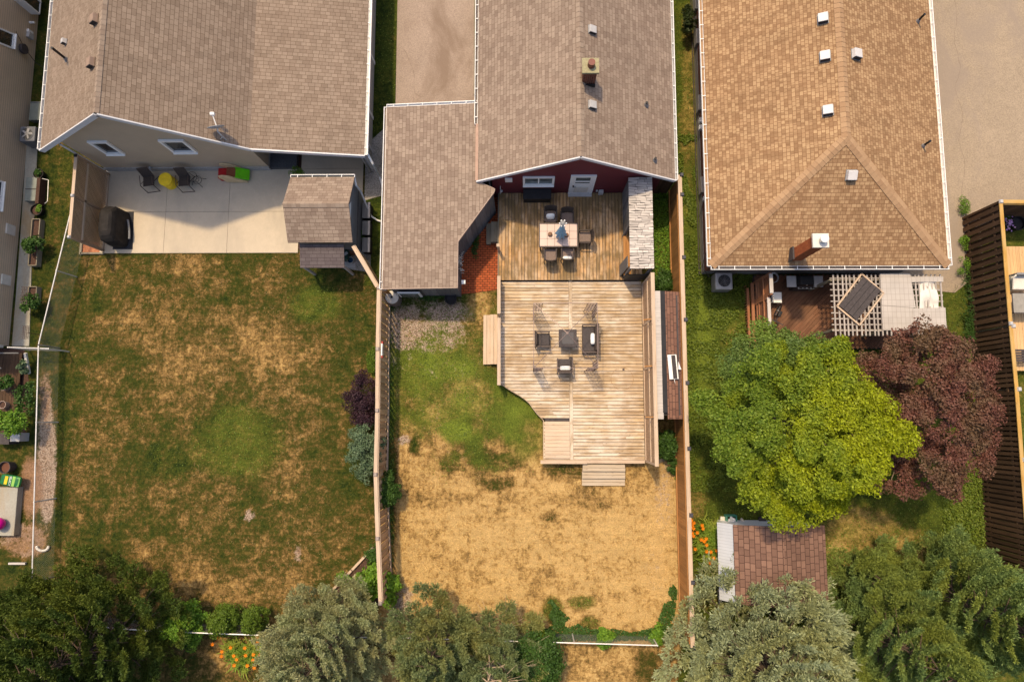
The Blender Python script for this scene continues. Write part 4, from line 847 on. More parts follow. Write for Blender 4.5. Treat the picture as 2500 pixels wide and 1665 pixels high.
# narrow lean-to store
t = thing('narrow_store', 'long narrow lean-to store with a red-brown shingle roof between privacy wall and cedar fence', 'lean-to', (5.8, 2.5, 0))
y0, y1 = G(1640, 1023, 2.2).y, G(1640, 713, 2.2).y
xa, xb, xc_, xd = 5.24, 5.47, 5.66, 6.3
MB().slab([(xc_, y0, 2.40), (xd, y0, 2.2), (xd, y1, 2.2), (xc_, y1, 2.40)], 0.05).build('shingle_roof', M['roof_red2'], t)
MB().slab([(xb, y0+0.25, 2.43), (xc_, y0+0.25, 2.41), (xc_, y1, 2.41), (xb, y1, 2.43)], 0.02).build('felt_strip', M['blackmat'], t)
MB().slab([(xa, y0, 2.44), (xb+0.02, y0, 2.42), (xb+0.02, y1, 2.42), (xa, y1, 2.44)], 0.03).build('plywood_strip', M['greylt'], t)
MB().box(((xa+xd)/2, (y0+y1)/2, 1.15), (xd-xa-0.2, y1-y0-0.3, 2.2)).build('body', M['charcoal'], t)
a_, b_ = G(1630, 867, 2.4), G(1656, 925, 2.35)
t = thing('roof_scrap', 'white torn board with a grey shingle scrap lying on the red-brown lean-to roof', 'scrap board', ((a_.x+b_.x)/2, (a_.y+b_.y)/2, 2.4))
c = t.location.copy(); q = Matrix.Rotation(R_(4), 3, 'Z') @ Matrix.Rotation(R_(17), 3, 'Y')
MB().box(c+V(-0.02, 0, 0.06), (0.40, 0.98, 0.012), M=q).build('board', M['white'], t); MB().box(c+V(0.03, 0, 0.075), (0.17, 0.93, 0.02), M=q).build('shingle_piece', M['charcoal'], t)
MB().face([c+V(0.2, -0.1, 0.05), c+V(0.32, -0.1, 0.02), c+V(0.2, 0.22, 0.05)]).face([c+V(0, -0.47, 0.06), c+V(0.03, -0.47, 0.06), c+V(0.06, -0.7, 0.05)]).build('torn_edge', M['white'], t)

# chain-link fences
def chain(name, label, pts, z, posts=None, mesh=True):
    pts = [V(p.x, p.y, 0) for p in pts]; t = thing(name, label, 'chain-link fence', pts[0]); m = MB(); r = MB()
    for a, b in zip(pts, pts[1:]):
        r.cyl(a+V(0, 0, z), b+V(0, 0, z), 0.026, 0.026, 8)
        d = (b-a).normalized(); L = (b-a).length; st = 0.085; hh = z-0.06
        n = int((L+hh)/st)
        for i in range(n):
            for sg in (1, -1):
                s0 = i*st-(hh if sg > 0 else 0); e0 = s0+sg*hh if sg > 0 else s0-hh
                x0_, z0_, x1_, z1_ = s0, 0.04, e0, z-0.02
                if x1_ < x0_: pass
                # clip to [0, L]
                def cl(xa, za, xb, zb):
                    if xa > xb: xa, za, xb, zb = xb, zb, xa, za
                    if xb <= 0 or xa >= L: return None
                    if xa < 0: za += (zb-za)*(-xa)/(xb-xa); xa = 0
                    if xb > L: zb = za+(zb-za)*(L-xa)/(xb-xa); xb = L
                    return xa, za, xb, zb
                c = cl(x0_, z0_, x1_, z1_)
                if c and c[2]-c[0] > 0.02: m.cyl(a+d*c[0]+V(0, 0, c[1]), a+d*c[2]+V(0, 0, c[3]), 0.0022, 0.0022, 3, False)
        k = max(1, int(round(L/3.0)))
        for i in range(k+1): p = a.lerp(b, i/k); MB().cyl(p, p+V(0, 0, z+0.03), 0.028, 0.028, 8).build('post', M['galv'], t)
    r.build('top_rail', M['galv'], t); m.build('wire_mesh', M['wire'], t); return t
chain('chain_link_fence', 'chain-link fence with a pale top rail along the left side of the left yard', [G(181, 484, 1.3), G(94, 842, 1.3), G(78, 1425, 1.3), G(62, 1700, 1.3)], 1.3)
chain('chain_link_fence', 'chain-link gate panel reaching from the far-left house corner to the side fence', [G(20, 848, 1.25), G(145, 855, 0.6)], 1.25)
chain('chain_link_fence', 'low chain-link fence across the back of the yards, behind the pines and round bushes', [G(180, 1525, 1.2), G(370, 1540, 1.2), G(690, 1552, 1.2), G(1000, 1557, 1.2), G(1605, 1575, 1.2)], 1.2)

# lattice trellis screen on the patio
t = thing('trellis_screen', 'two-bay brown lattice privacy screen at the left end of the patio', 'trellis', (PX0, 9.3, 0))
tz = 2.3; tp = [G(184, 373, tz), G(181, 478, tz), G(180, 579, tz)]; tx = -19.05; tys = [11.0, G(181, 478, tz).y, G(180, 579, tz).y]
for y in tys:
    q = MB().box((tx, y, tz/2), (0.1, 0.1, tz)).build('post', M['lattice'], t); MB().box((tx, y, tz+0.06), (0.14, 0.14, 0.06), top=0.6).build('post_cap', M['blackmat' if y == tys[0] else 'ltgrey'], q)
MB().beam((tx, tys[0], tz+0.0), (tx, tys[2], tz+0.0), 0.13, 0.04).build('top_cap', M['cedar'], t)
for a, b in zip(tys, tys[1:]):
    m = MB(); Lx = a-b-0.1; zz0, zz1 = 0.12, tz-0.06; st = 0.105; H_ = zz1-zz0; n = int((Lx+H_)/st)
    for sg in (1, -1):
        for i in range(1, n):
            s0 = i*st-H_; xa, za, xb, zb = s0, zz0, s0+H_, zz1
            if xa < 0: za += -xa; xa = 0
            if xb > Lx: zb -= xb-Lx; xb = Lx
            if xb-xa < 0.03: continue
            if sg < 0: xa, xb = Lx-xa, Lx-xb
            m.beam((tx+0.008*sg, b+0.05+xa, za), (tx+0.008*sg, b+0.05+xb, zb), 0.012, 0.045, (1, 0, 0)) if False else m.beam((tx+0.008*sg, b+0.05+xa, za), (tx+0.008*sg, b+0.05+xb, zb), 0.045, 0.008, (1, 0, 0))
    m.build('lattice_panel', M['lattice'], t)
    for zz in (zz0, 1.55): MB().box((tx+0.03, (a+b)/2, zz), (0.04, a-b, 0.09)).build('rail', M['cedar'], t)

# ------------------------------------------------------------------ HOUSE right
h = thing('house', 'red brick bungalow with a golden brown shingle hip roof on the right', 'house', (12, 15, 0))
ex0, ex1, ey, ez, rx, rz_ = 7.42, 16.77, 6.03, 2.9, 12.1, 4.85; ryy = 10.5
A, B, Rg, An, Bn, Rn = V(ex0, ey, ez), V(ex1, ey, ez), V(rx, ryy, rz_), V(ex0, 26, ez), V(ex1, 26, ez), V(rx, 26, rz_)
rf = MB().slab([A, B, Rg], 0.1).slab([A, Rg, Rn, An], 0.1).slab([B, Bn, Rn, Rg], 0.1).build('roof', M['roof_r'], h)
m = MB()
def caps(m, p, q, n1, n2, wd=0.2, st=0.2):
    d = (q-p).normalized(); L = (q-p).length; k = 0
    while k < L-0.02:
        e = min(st, L-k); a0 = p+d*k+V(0, 0, 0.035); a1 = p+d*(k+e)+V(0, 0, 0.022)
        for nn in (n1, n2): m.slab([a0, a1, a1+nn*wd, a0+nn*wd], 0.012, d)
        k += st
def inplane(n, d, s_): x = n.cross(d).normalized(); return x if x.dot(s_) > 0 else -x
nW = V(-(rz_-ez), 0, rx-ex0).normalized(); nE = V((rz_-ez), 0, ex1-rx).normalized(); nS = V(0, -(rz_-ez), ryy-ey).normalized()
d1 = (Rg-A).normalized(); caps(m, A, Rg, inplane(nW, d1, V(-1, 1, 0)), inplane(nS, d1, V(1, -1, 0)))
d2 = (Rg-B).normalized(); caps(m, B, Rg, inplane(nE, d2, V(1, 1, 0)), inplane(nS, d2, V(-1, -1, 0)))
caps(m, Rg, Rn, inplane(nW, V(0, 1, 0), V(-1, 0, 0)), inplane(nE, V(0, 1, 0), V(1, 0, 0)))
m.build('ridge_cap', M['roof_rc'], rf)
wx0, wx1, wy0 = 7.80, 16.35, 6.35
MB().box(((wx0+wx1)/2, (wy0+26)/2, 1.65), (wx1-wx0, 26-wy0, 2.3)).build('wall', M['brick'], h)
MB().box(((wx0+wx1)/2, (wy0+26)/2, 0.25), (wx1-wx0+0.05, 26-wy0+0.05, 0.5)).build('foundation', M['parge'], h)
MB().box(((ex0+ex1)/2, (ey+26)/2+0.05, ez-0.13), (ex1-ex0-0.02, 26-ey, 0.03)).build('soffit', M['offwhite'], h)
gutter('gutter', A, An, h, (-1, 0, 0), 0.15, inside='roof_rc'); gutter('gutter', B, Bn, h, (1, 0, 0), 0.12, inside='offwhite'); gutter('gutter', A, B, h, (0, -1, 0), 0.15, inside='charcoal')
for py in (95, 265, 470, 5): q = onX(1703, py, wx0); MB().box((wx0-0.06, q.y, 0.62), (0.12, 0.7, 0.4)).build('window_ledge', M['parge'], h)
q = onX(1711, 302, wx0); MB().box((wx0-0.08, q.y, 0.95), (0.14, 0.22, 0.25)).box((wx0-0.08, q.y-0.3, 0.9), (0.16, 0.2, 0.22)).build('meter_box', M['white'], h, bevel=0.02)
q = onX(1719, 492, wx0); MB().box((wx0-0.08, q.y, 1.1), (0.14, 0.2, 0.22)).build('utility_box', M['ltgrey'], h, bevel=0.02)
m = MB(); q0 = onX(1716, 510, wx0).y; m.tube([V(wx0-0.08, q0+0.2, 1.0), V(wx0-0.1, q0-0.1, 0.7), V(wx0-0.1, q0-0.3, 0.3)], 0.012); m.tube([V(wx0-0.12, 25, 0.12), V(wx0-0.12, 6.3, 0.12)], 0.025); m.tube([V(wx0-0.1, 7.0, 1.2), V(wx0-0.12, 6.5, 0.6), V(wx0+0.2, 6.1, 0.5)], 0.015); m.build('cable', M['charcoal'], h)
PRW = (A, Rg, An); PRE = (B, Bn, Rg); PRS = (A, B, Rg)
for lab, px, py, pl in (('white roof vent nearest the top edge on the right house', 2009, 48, PRW), ('white roof vent left of the ridge, second from the top on the right house', 2014, 140, PRW), ('white roof vent just right of the ridge on the right house', 2087, 135, PRE),
                        ('white roof vent left of the ridge, lowest of the three on that slope', 2021, 272, PRW), ('white roof vent on the triangular hip end of the right house', 2077, 428, PRS)):
    p, n = onplane(px, py, *pl); hood_vent(lab, p, n, 'ventwhite', 0.37, 0.2, group='white vents on the right roof')
for lab, px, py in (('upper black vent pipe on the right house roof', 2240, 53), ('lower black vent pipe on the right house roof', 2253, 357)):
    p, n = onplane(px, py, *PRE); pipe(lab, p, 0.5, 0.045, group='vent pipes on the right roof')
c = G(1945, 632, 3.1)
t = thing('chimney', 'tall orange brick chimney with a round white flue cap on the right house', 'chimney', (c.x, c.y+0.15, 3.0))
c = t.location.copy(); MB().box(c+V(0, 0, 0.75), (0.44, 0.40, 2.9)).build('stack', M['brick_or'], t); MB().box(c+V(0, 0, 2.24), (0.58, 0.52, 0.09)).build('cap', M['offwhite'], t)
MB().cyl(c+V(0.03, 0.0, 2.25), c+V(0.03, 0.0, 2.5), 0.11).build('flue', M['steel'], t); MB().lathe(c+V(0.03, 0, 2.5), [(0.15, 0), (0.15, 0.05), (0.1, 0.08), (0.01, 0.09)], 16).build('flue_cap', M['white'], t)
MB().box(c+V(-0.26, 0, 0.12), (0.06, 0.5, 0.7)).build('flashing', M['charcoal'], t)

# small shed at the lower right
h = thing('garden_shed', 'white metal-sided shed with a worn red-brown shingle roof near the day lilies', 'shed', (12, -4.5, 0))
q0, q1, q2 = G(1790, 1281, 2.3), G(2012, 1268, 2.3), G(2022, 1440, 2.3); ysh0, ysh1 = G(1790, 1475, 2.3).y, q0.y; xsh0, xsh1 = q0.x, (q1.x+q2.x)/2; ym = (ysh0+ysh1)/2; xm = (xsh0+xsh1)/2
MB().slab([(xsh0, ysh1, 2.3), (xsh0, ysh0, 2.3), (xm, ysh0, 2.75), (xm, ysh1, 2.75)], 0.06, V(0, 1, 0)).slab([(xm, ysh1, 2.75), (xm, ysh0, 2.75), (xsh1, ysh0, 2.3), (xsh1, ysh1, 2.3)], 0.06, V(0, 1, 0)).build('roof', M['roof_red'], h)
w0 = xsh0+0.02
MB().box(((w0+xsh1-0.1)/2, ym, 1.15), (xsh1-0.1-w0, ysh1-ysh0-0.3, 2.25)).build('wall', siding('metalside', (0.80, 0.82, 0.88), 0.12, 0.8, True), h)
xq = G(1753, 1360, 1.6).x
MB().slab([(xq, ysh0, 1.62), (xsh0+0.03, ysh0, 2.2), (xsh0+0.03, ysh1, 2.2), (xq, ysh1, 1.62)], 0.03).build('side_roof', siding('ribbed', (0.5, 0.52, 0.56), 0.12, 0.85, True), h)
MB().box((G(1765, 1360, 0).x+0.05, ym, 0.06), (0.25, ysh1-ysh0, 0.12)).build('base_kerb', M['offwhite'], h)

# ------------------------------------------------------------------ FURNITURE on the dining deck
def place(t, p, rz=0.0): t.location = p; t.rotation_euler.z = rz; return t
p0 = V(0, 0, 0)
def dining_chair(label):
    t = thing('dining_chair', label, 'chair', p0, 'wicker dining chairs around the tiled table')         # front is -y
    for sx in (-1, 1):
        for sy in (-1, 1): MB().beam((sx*0.25, sy*0.23, 0), (sx*0.25, sy*0.23, 0.62 if sy < 0 else 0.45), 0.035).build('leg', M['wicker'], t)
        MB().beam((sx*0.26, -0.26, 0.63), (sx*0.26, 0.24, 0.66), 0.055, 0.035).build('armrest', M['wicker'], t)
    MB().box((0, 0, 0.42), (0.5, 0.5, 0.06)).build('seat', M['wickerlt'], t, bevel=0.02)
    m = MB(); n = 7
    for i in range(n):
        a, b = -1+2*i/n, -1+2*(i+1)/n
        ya, yb_ = 0.27-0.06*a*a, 0.27-0.06*b*b
        m.hull([(a*0.26, ya, 0.42), (b*0.26, yb_, 0.42), (b*0.26, yb_+0.03, 0.42), (a*0.26, ya+0.03, 0.42), (a*0.27, ya+0.08, 0.9), (b*0.27, yb_+0.08, 0.9), (b*0.27, yb_+0.11, 0.9), (a*0.27, ya+0.11, 0.9)], MB.BF)
    m.build('backrest', M['wicker'], t); return t
tc = (G(1315, 543, ZU+0.74)+G(1412, 605, ZU+0.74))/2
t = thing('dining_table', 'rectangular patio table with pink tiles in a dark frame on the upper deck', 'table', V(tc.x, tc.y, ZU)); c = t.location.copy(); TW, TD = 1.68, 1.06
MB().box(c+V(0, 0, 0.705), (TW-0.02, TD-0.02, 0.03)).build('tabletop', M['charcoal'], t)
m = MB()
for sy in (-1, 1): m.box(c+V(0, sy*(TD/2-0.02), 0.715), (TW, 0.045, 0.05))
for sx in (-1, 1): m.box(c+V(sx*(TW/2-0.02), 0, 0.715), (0.045, TD-0.08, 0.05))
m.build('frame', M['brownmetal'], t)
tm = plain('tile', (0.56, 0.42, 0.36), 0.35, 0, 0.05, 2); m = MB(); aw, ad = (TW-0.09)/5, (TD-0.09)/3
for i in range(5):
    for j in range(3): m.box(c+V(-TW/2+0.045+aw*(i+0.5), -TD/2+0.045+ad*(j+0.5), 0.727), (aw-0.012, ad-0.012, 0.012))
m.build('tiles', tm, t)
for sx in (-1, 1):
    for sy in (-1, 1): MB().beam(c+V(sx*(TW/2-0.08), sy*(TD/2-0.08), 0), c+V(sx*(TW/2-0.08), sy*(TD/2-0.08), 0.7), 0.06).build('leg', M['brownmetal'], t)
def cushion(label, p, size, rz=0, tilt=0, name='pillow', mat='white', group='white cushions'):
    t = thing(name, label, 'cushion', p, group); q = Matrix.Rotation(rz, 3, 'Z') @ Matrix.Rotation(tilt, 3, 'X'); m = MB(); sx, sy, sz = size
    for i in range(9):
        pass
    m.ball((0, 0, 0), (1, 1, 1), 16, 8)
    for k, v in enumerate(m.v):
        x = math.copysign(abs(v.x)**0.55, v.x); y = math.copysign(abs(v.y)**0.55, v.y); m.v[k] = q @ V(x*sx/2, y*sy/2, v.z*sz/2*(1-0.3*max(abs(x), abs(y))**4)) + Vector(p)
    o = m.build('cover', M[mat], t, smooth=True); return t
ch0 = dining_chair('dining chair with a printed white cushion, upper left at the tiled table')
spots = [((1344, 529), 0.0, None), ((1384, 533), 0.0, 'empty dining chair at the far side of the tiled table, right of the cushioned one'), ((1428, 580), -math.pi/2, 'dining chair at the right end of the tiled table'),
         ((1343, 622), math.pi, 'empty dining chair at the near side of the tiled table'), ((1385, 620), math.pi, 'dining chair at the near side of the tiled table with a round white cushion')]
for (a, b), rz, lab in spots:
    q = G(a, b, ZU+0.45); q.z = ZU
    if lab is None: place(ch0, q, rz)
    else: dup(ch0, q, rz, lab)
q = G(1344, 530, ZU+0.6); cushion('white printed cushion leaning in the upper left dining chair', q+V(0, 0.02, 0), (0.38, 0.34, 0.14), 0.05, R_(60))
q = G(1385, 625, ZU+0.5); cushion('white oval cushion on the near dining chair', q+V(0, -0.1, 0.05), (0.42, 0.16, 0.2))
mm_ = MB().box(V(0, 0, 0), (0.1, 0.1, 0.1))
for a, b, lab in ((1343, 572, 'round brown wicker ball left of the closed umbrella'), (1383, 574, 'round brown wicker ball right of the closed umbrella')):
    q = G(a, b, ZU+0.8); o = MB().ball(V(q.x, q.y, ZU+0.78), 0.1, 14, 8, 0.1).build('wicker_ball', plain('wb', (0.24, 0.13, 0.08), 0.8, 0, 0.5, 50), None, True); tag(o, lab, 'ornament', 'wicker balls on the table')
q = V(c.x+0.08, c.y-0.05, ZU+0.74)
t = thing('closed_umbrella', 'closed light blue patio umbrella standing in the middle of the tiled table', 'umbrella', q)
MB().cyl(V(q.x, q.y, ZU+0.1), V(q.x+0.02, q.y, 3.3), 0.02).build('pole', M['steel'], t)
blu = plain('umbblue', (0.27, 0.47, 0.62), 0.7, 0, 0.15, 8); m = MB(); n = 32; prof = [(0.05, 3.22), (0.07, 3.0), (0.10, 2.6), (0.14, 2.2), (0.19, 1.85), (0.23, 1.62), (0.2, 1.6)]; i0 = len(m.v)
for r, z in prof:
    for k in range(n): an = 2*math.pi*k/n; rr = r*(1+0.33*math.cos(an*8/1.0+z)); m.v.append(V(q.x+0.01+rr*math.cos(an)*0.9, q.y+rr*math.sin(an)*0.8, z))
for j in range(len(prof)-1):
    for k in range(n): k2 = (k+1) % n; m.f.append((j*n+k, j*n+k2, (j+1)*n+k2, (j+1)*n+k)); m.u.append(None)
m.build('canopy', blu, t, smooth=True)
m = MB()
for k in range(6): an = k*math.pi/3; m.ball((q.x+0.01+0.13*math.cos(an), q.y+0.13*math.sin(an), 3.2), (0.04, 0.04, 0.07), 8, 6)
m.build('rib_end', M['white'], t); MB().lathe((q.x, q.y, 3.2), [(0.09, 0), (0.1, 0.08), (0.04, 0.12)], 16).build('finial', M['grey'], t)
a_, b_ = G(1277, 461, ZU+0.55), G(1346, 486, ZU+0.55)
t = thing('deck_box', 'low black storage box under the window of the red wall', 'storage box', V((a_.x+b_.x)/2, (a_.y+b_.y)/2, ZU)); c2 = t.location.copy()
MB().box(c2+V(0, 0, 0.25), (b_.x-a_.x-0.04, a_.y-b_.y-0.03, 0.5)).build('box_body', M['black'], t); MB().box(c2+V(0, 0, 0.53), (b_.x-a_.x, a_.y-b_.y, 0.06)).build('lid', M['blackmat'], t, bevel=0.01)

# ------------------------------------------------------------------ lower deck lounge
def armchair(name, label, w, d, group='dark lounge furniture under the gazebo frame'):
    t = thing(name, label, 'sofa' if w > 1 else 'chair', p0, group)                                      # front is -y
    for sx in (-1, 1):
        MB().box((sx*(w/2-0.03), 0, 0.58), (0.06, d-0.04, 0.035)).build('armrest', M['brownmetal'], t)
        for sy in (-1, 1): MB().beam((sx*(w/2-0.03), sy*(d/2-0.05), 0), (sx*(w/2-0.03), sy*(d/2-0.05), 0.58 if sy < 0 else 0.8), 0.035).build('leg', M['brownmetal'], t)
    MB().box((0, -0.02, 0.27), (w-0.12, d-0.08, 0.05)).build('seat_frame', M['brownmetal'], t)
    MB().box((0, -0.04, 0.37), (w-0.16, d-0.16, 0.12)).build('seat_cushion', M['wickerlt' if False else 'charcoal'], t, bevel=0.03)
    MB().box((0, d/2-0.09, 0.58), (w-0.16, 0.12, 0.36), M=Matrix.Rotation(R_(-10), 3, 'X')).build('back_cushion', M['wicker'], t, bevel=0.03)
    MB().box((0, d/2-0.02, 0.83), (w, 0.035, 0.035)).build('back_rail', M['brownmetal'], t); return t
q = G(1324, 829, ZL+0.45); q.z = ZL; place(armchair('lounge_chair', 'empty dark lounge chair at the left under the gazebo frame', 0.68, 0.68), q, math.pi/2)
q = G(1440, 827, ZL+0.45); q.z = ZL; place(armchair('loveseat', 'dark two-seat sofa with a white cushion at the right under the gazebo frame', 1.22, 0.68), q, -math.pi/2)
q = G(1379, 893, ZL+0.45); q.z = ZL; place(armchair('lounge_chair', 'dark lounge chair with a white cushion at the front of the gazebo frame', 0.68, 0.66), q, math.pi)
q = G(1447, 827, ZL+0.62); cushion('white cushion on the two-seat sofa', q, (0.5, 0.2, 0.22), math.pi/2)
q = G(1380, 899, ZL+0.6); cushion('white cushion on the front lounge chair', q, (0.46, 0.2, 0.2))
q = G(1386, 826, ZL+0.62); q.z = ZL
t = thing('fire_table', 'square charcoal fire table in the centre of the gazebo frame', 'fire table', q)
MB().box(q+V(0, 0, 0.30), (0.56, 0.56, 0.6)).build('base', M['charcoal'], t); MB().box(q+V(0, 0, 0.62), (0.76, 0.76, 0.05)).build('tabletop', M['charcoal'], t, bevel=0.01)
MB().box(q+V(0, 0, 0.652), (0.5, 0.5, 0.014)).build('cover_plate', plain('plate', (0.06, 0.055, 0.06), 0.5), t)
zt = 2.6; g0, g1 = G(1303, 740, zt), G(1460, 898, zt); gx0, gy1, gx1, gy0 = g0.x, g0.y, g1.x, g1.y; pk = G(1385, 813, 3.0)
t = thing('gazebo_frame', 'bare brown metal gazebo frame without canopy on the lower deck', 'gazebo', V(pk.x, pk.y, ZL))
m = MB(); cs = [V(gx0, gy1, zt), V(gx1, gy1, zt), V(gx1, gy0, zt), V(gx0, gy0, zt)]
for i in range(4): m.beam(cs[i], cs[(i+1) % 4], 0.022)
m.build('top_frame', M['gazebo'], t); m = MB()
for k in cs: m.beam(k, pk, 0.022)
m.lathe(pk-V(0, 0, 0.03), [(0.05, 0), (0.05, 0.06)], 12); m.build('roof_bar', M['gazebo'], t)
for i, k in enumerate(cs):
    dx = 1 if k.x == gx0 else -1; dy = 1 if k.y == gy0 else -1; m = MB()
    for ox, oy, w_ in ((dx, 0, 0.36), (0, dy, 0.36)):
        for f in (0, 0.33, 0.66, 1.0): m.beam(V(k.x+ox*w_*f, k.y+oy*w_*f, ZL), V(k.x+ox*w_*f, k.y+oy*w_*f, zt), 0.02 if f in (0, 1.0) else 0.01)
        z = ZL+0.12
        while z < zt:
            m.beam(V(k.x, k.y, z), V(k.x+ox*w_, k.y+oy*w_, z), 0.012)
            if z+0.3 < zt: m.beam(V(k.x, k.y, z), V(k.x+ox*w_, k.y+oy*w_, z+0.3), 0.01); m.beam(V(k.x+ox*w_, k.y+oy*w_, z), V(k.x, k.y, z+0.3), 0.01)
            z += 0.3
    m.build('corner_post', M['gazebo'], t)
q = G(1522, 902, ZL); o = MB().box(q+V(0, 0, 0.012), (0.09, 0.09, 0.012)).build('deck_drain', M['brownmetal']); tag(o, 'tiny square dark plate let into the lower deck boards', 'plate')

# ------------------------------------------------------------------ around the garage
def barrel(name, label, p, r, hgt, mat, cat='barrel'):
    t = thing(name, label, cat, p); MB().lathe(p, [(r*0.86, 0), (r, hgt*0.25), (r*1.04, hgt*0.5), (r, hgt*0.78), (r*0.9, hgt)], 24).build('body', mat, t, smooth=False)
    return t
q = G(956, 726, 0.9); q.z = 0; q.x += 0.02
t = barrel('rain_barrel', 'grey rain barrel with a tan lid at the garage corner', q, 0.30, 0.9, plain('barrel', (0.14, 0.11, 0.10), 0.6))
MB().lathe(q+V(0, 0, 0.9), [(0.29, 0), (0.28, 0.04), (0.05, 0.06)], 24).build('lid', M['offwhite'], t); MB().cyl(q+V(0, 0, 0.95), q+V(0, 0, 0.98), 0.05).build('inlet', M['charcoal'], t)
def tub(name, label, p, r, h_, mat, fill=None, cat='pot', group=None):
    t = thing(name, label, cat, p, group); m = MB().lathe(p, [(r*0.8, 0), (r, h_), (r*0.9, h_), (r*0.86, h_*0.75)], 22, cap=False); m.build('pot', mat, t)
    MB().cyl(p+V(0, 0, h_*0.68), p+V(0, 0, h_*0.72), r*0.88, n=20).build('fill', fill or M['soil'], t); return t
q = G(1100, 729, 0.45); q.z = 0; tub('black_tub', 'round black tub against the south wall of the garage', q, 0.27, 0.45, M['black'], M['blackmat'], 'tub')
o = MB().box(G(933, 854, 1.9)+V(0.0, 0, 0.0), (0.05, 0.5, 0.22)).build('hanging_sign', M['white']); tag(o, 'small white panel with red ends hanging on the board fence', 'sign')
redm = plain('redp', (0.35, 0.025, 0.02), 0.5); m = MB(); q = G(933, 854, 1.9); m.box(q+V(0.01, 0.29, 0), (0.06, 0.1, 0.2)).box(q+V(0.01, -0.29, 0), (0.06, 0.1, 0.2)); m.build('red_end', redm, o)
MB().box(q+V(0.028, 0, 0.02), (0.012, 0.3, 0.08)).build('dark_stripe', M['charcoal'], o)
o = MB().prism([G(841, 640), G(868, 640), G(868, 654), G(841, 654)], 0, 0.04).build('paving_slab', M['found']); tag(o, 'single pale paving slab by the blue bucket', 'paving slab')
q = G(855, 635, 0.35); q.z = 0.04; t = tub('bucket', 'dark bucket of bluish water on a paving slab beside the lean-to', q, 0.15, 0.32, M['ltgrey'], plain('water', (0.02, 0.05, 0.10), 0.05), 'bucket')
q = G(838, 622, 0.5); o = thing('garden_bin', 'dark green bin with a grey board across it beside the lean-to', 'bin', V(q.x, q.y, 0)); MB().box(V(q.x, q.y, 0.3), (0.45, 0.4, 0.6)).build('bin_body', plain('dkgreen', (0.02, 0.06, 0.045), 0.5), o, bevel=0.03)
MB().box(V(q.x+0.05, q.y-0.05, 0.63), (0.42, 0.12, 0.02), R_(35)).build('board', M['ltgrey'], o)
q = G(852, 612, 0.3); o = MB().box(V(q.x, q.y, 0.15), (0.6, 0.25, 0.3)).build('brick_stack', M['brick']); tag(o, 'low stack of red bricks against the shed wall', 'bricks')

# ------------------------------------------------------------------ left patio
def sling_chair(label):
    t = thing('sling_chair', label, 'chair', p0, 'dark sling chairs on the patio'); f = M['brownmetal']
    for sx in (-1, 1):
        MB().tube([V(sx*0.28, -0.38, 0), V(sx*0.27, -0.26, 0.62), V(sx*0.27, 0.2, 0.64)], 0.016).build('armrest', f, t); MB().tube([V(sx*0.28, 0.34, 0), V(sx*0.27, -0.15, 0.55)], 0.014).build('leg', f, t)
        MB().tube([V(sx*0.24, -0.24, 0.42), V(sx*0.24, 0.22, 0.36), V(sx*0.24, 0.42, 0.92)], 0.015).build('side_rail', f, t)
    MB().beam((-0.28, -0.38, 0.02), (0.28, -0.38, 0.02), 0.025).build('front_bar', f, t)
    MB().hull([(-0.23, -0.24, 0.42), (0.23, -0.24, 0.42), (0.23, 0.22, 0.36), (-0.23, 0.22, 0.36), (-0.23, -0.24, 0.43), (0.23, -0.24, 0.43), (0.23, 0.22, 0.37), (-0.23, 0.22, 0.37)], MB.BF).build('seat', M['wicker'], t)
    MB().hull([(-0.23, 0.22, 0.36), (0.23, 0.22, 0.36), (0.23, 0.42, 0.92), (-0.23, 0.42, 0.92), (-0.23, 0.235, 0.36), (0.23, 0.235, 0.36), (0.23, 0.435, 0.92), (-0.23, 0.435, 0.92)], [(0, 1, 2, 3), (7, 6, 5, 4), (0, 4, 5, 1), (1, 5, 6, 2), (2, 6, 7, 3), (3, 7, 4, 0)]).build('backrest', M['wicker'], t)
    return t
q = G(375, 450, 0.05); s0 = place(sling_chair('dark sling chair left of the yellow drum'), q, R_(8)); q = G(461, 450, 0.05); dup(s0, q, R_(4), 'dark sling chair right of the yellow drum')
ym_ = plain('yellow', (0.85, 0.58, 0.02), 0.4); q = G(403, 438, 0.62); q.z = 0.05
t = thing('yellow_drum', 'bright yellow drum used as a side table between two sling chairs', 'drum', q)
MB().lathe(q, [(0.28, 0), (0.295, 0.02), (0.285, 0.04), (0.285, 0.19), (0.295, 0.2), (0.285, 0.21), (0.285, 0.39), (0.295, 0.4), (0.285, 0.41), (0.285, 0.55)], 28).build('body', ym_, t); MB().lathe(q+V(0, 0, 0.55), [(0.305, 0), (0.31, 0.02), (0.30, 0.03)], 28).build('top', ym_, t)
q = G(480, 440, 0.3); q.z = 0.05; t = thing('wire_plant_stand', 'curly black wire plant stand beside the right sling chair', 'plant stand', q); m = MB()
def ring(m, c, r, rr=0.009, n=22, ax=None):
    pts = [c+V(r*math.cos(2*math.pi*k/n), r*math.sin(2*math.pi*k/n), 0) for k in range(n+1)]; m.tube(pts, rr, 5)
ring(m, q+V(-0.08, 0.03, 0.55), 0.24); m.build('top_ring', M['black'], t); m = MB(); ring(m, q+V(0.06, -0.02, 0.3), 0.19); ring(m, q+V(0.06, -0.02, 0.3), 0.07); m.build('lower_ring', M['black'], t)
for k in range(4): an = k*math.pi/2+0.5; MB().tube([q+V(0.36*math.cos(an), 0.30*math.sin(an), 0), q+V(0.15*math.cos(an), 0.15*math.sin(an), 0.3), q+V(-0.08+0.22*math.cos(an), 0.22*math.sin(an), 0.55)], 0.01, 5).build('leg', M['black'], t)
q = G(578, 430, 0.1); q.z = 0.05; t = thing('toy_slide', 'plastic toddler climber with a red step, tan sides and a lime green slide', 'toy', q)
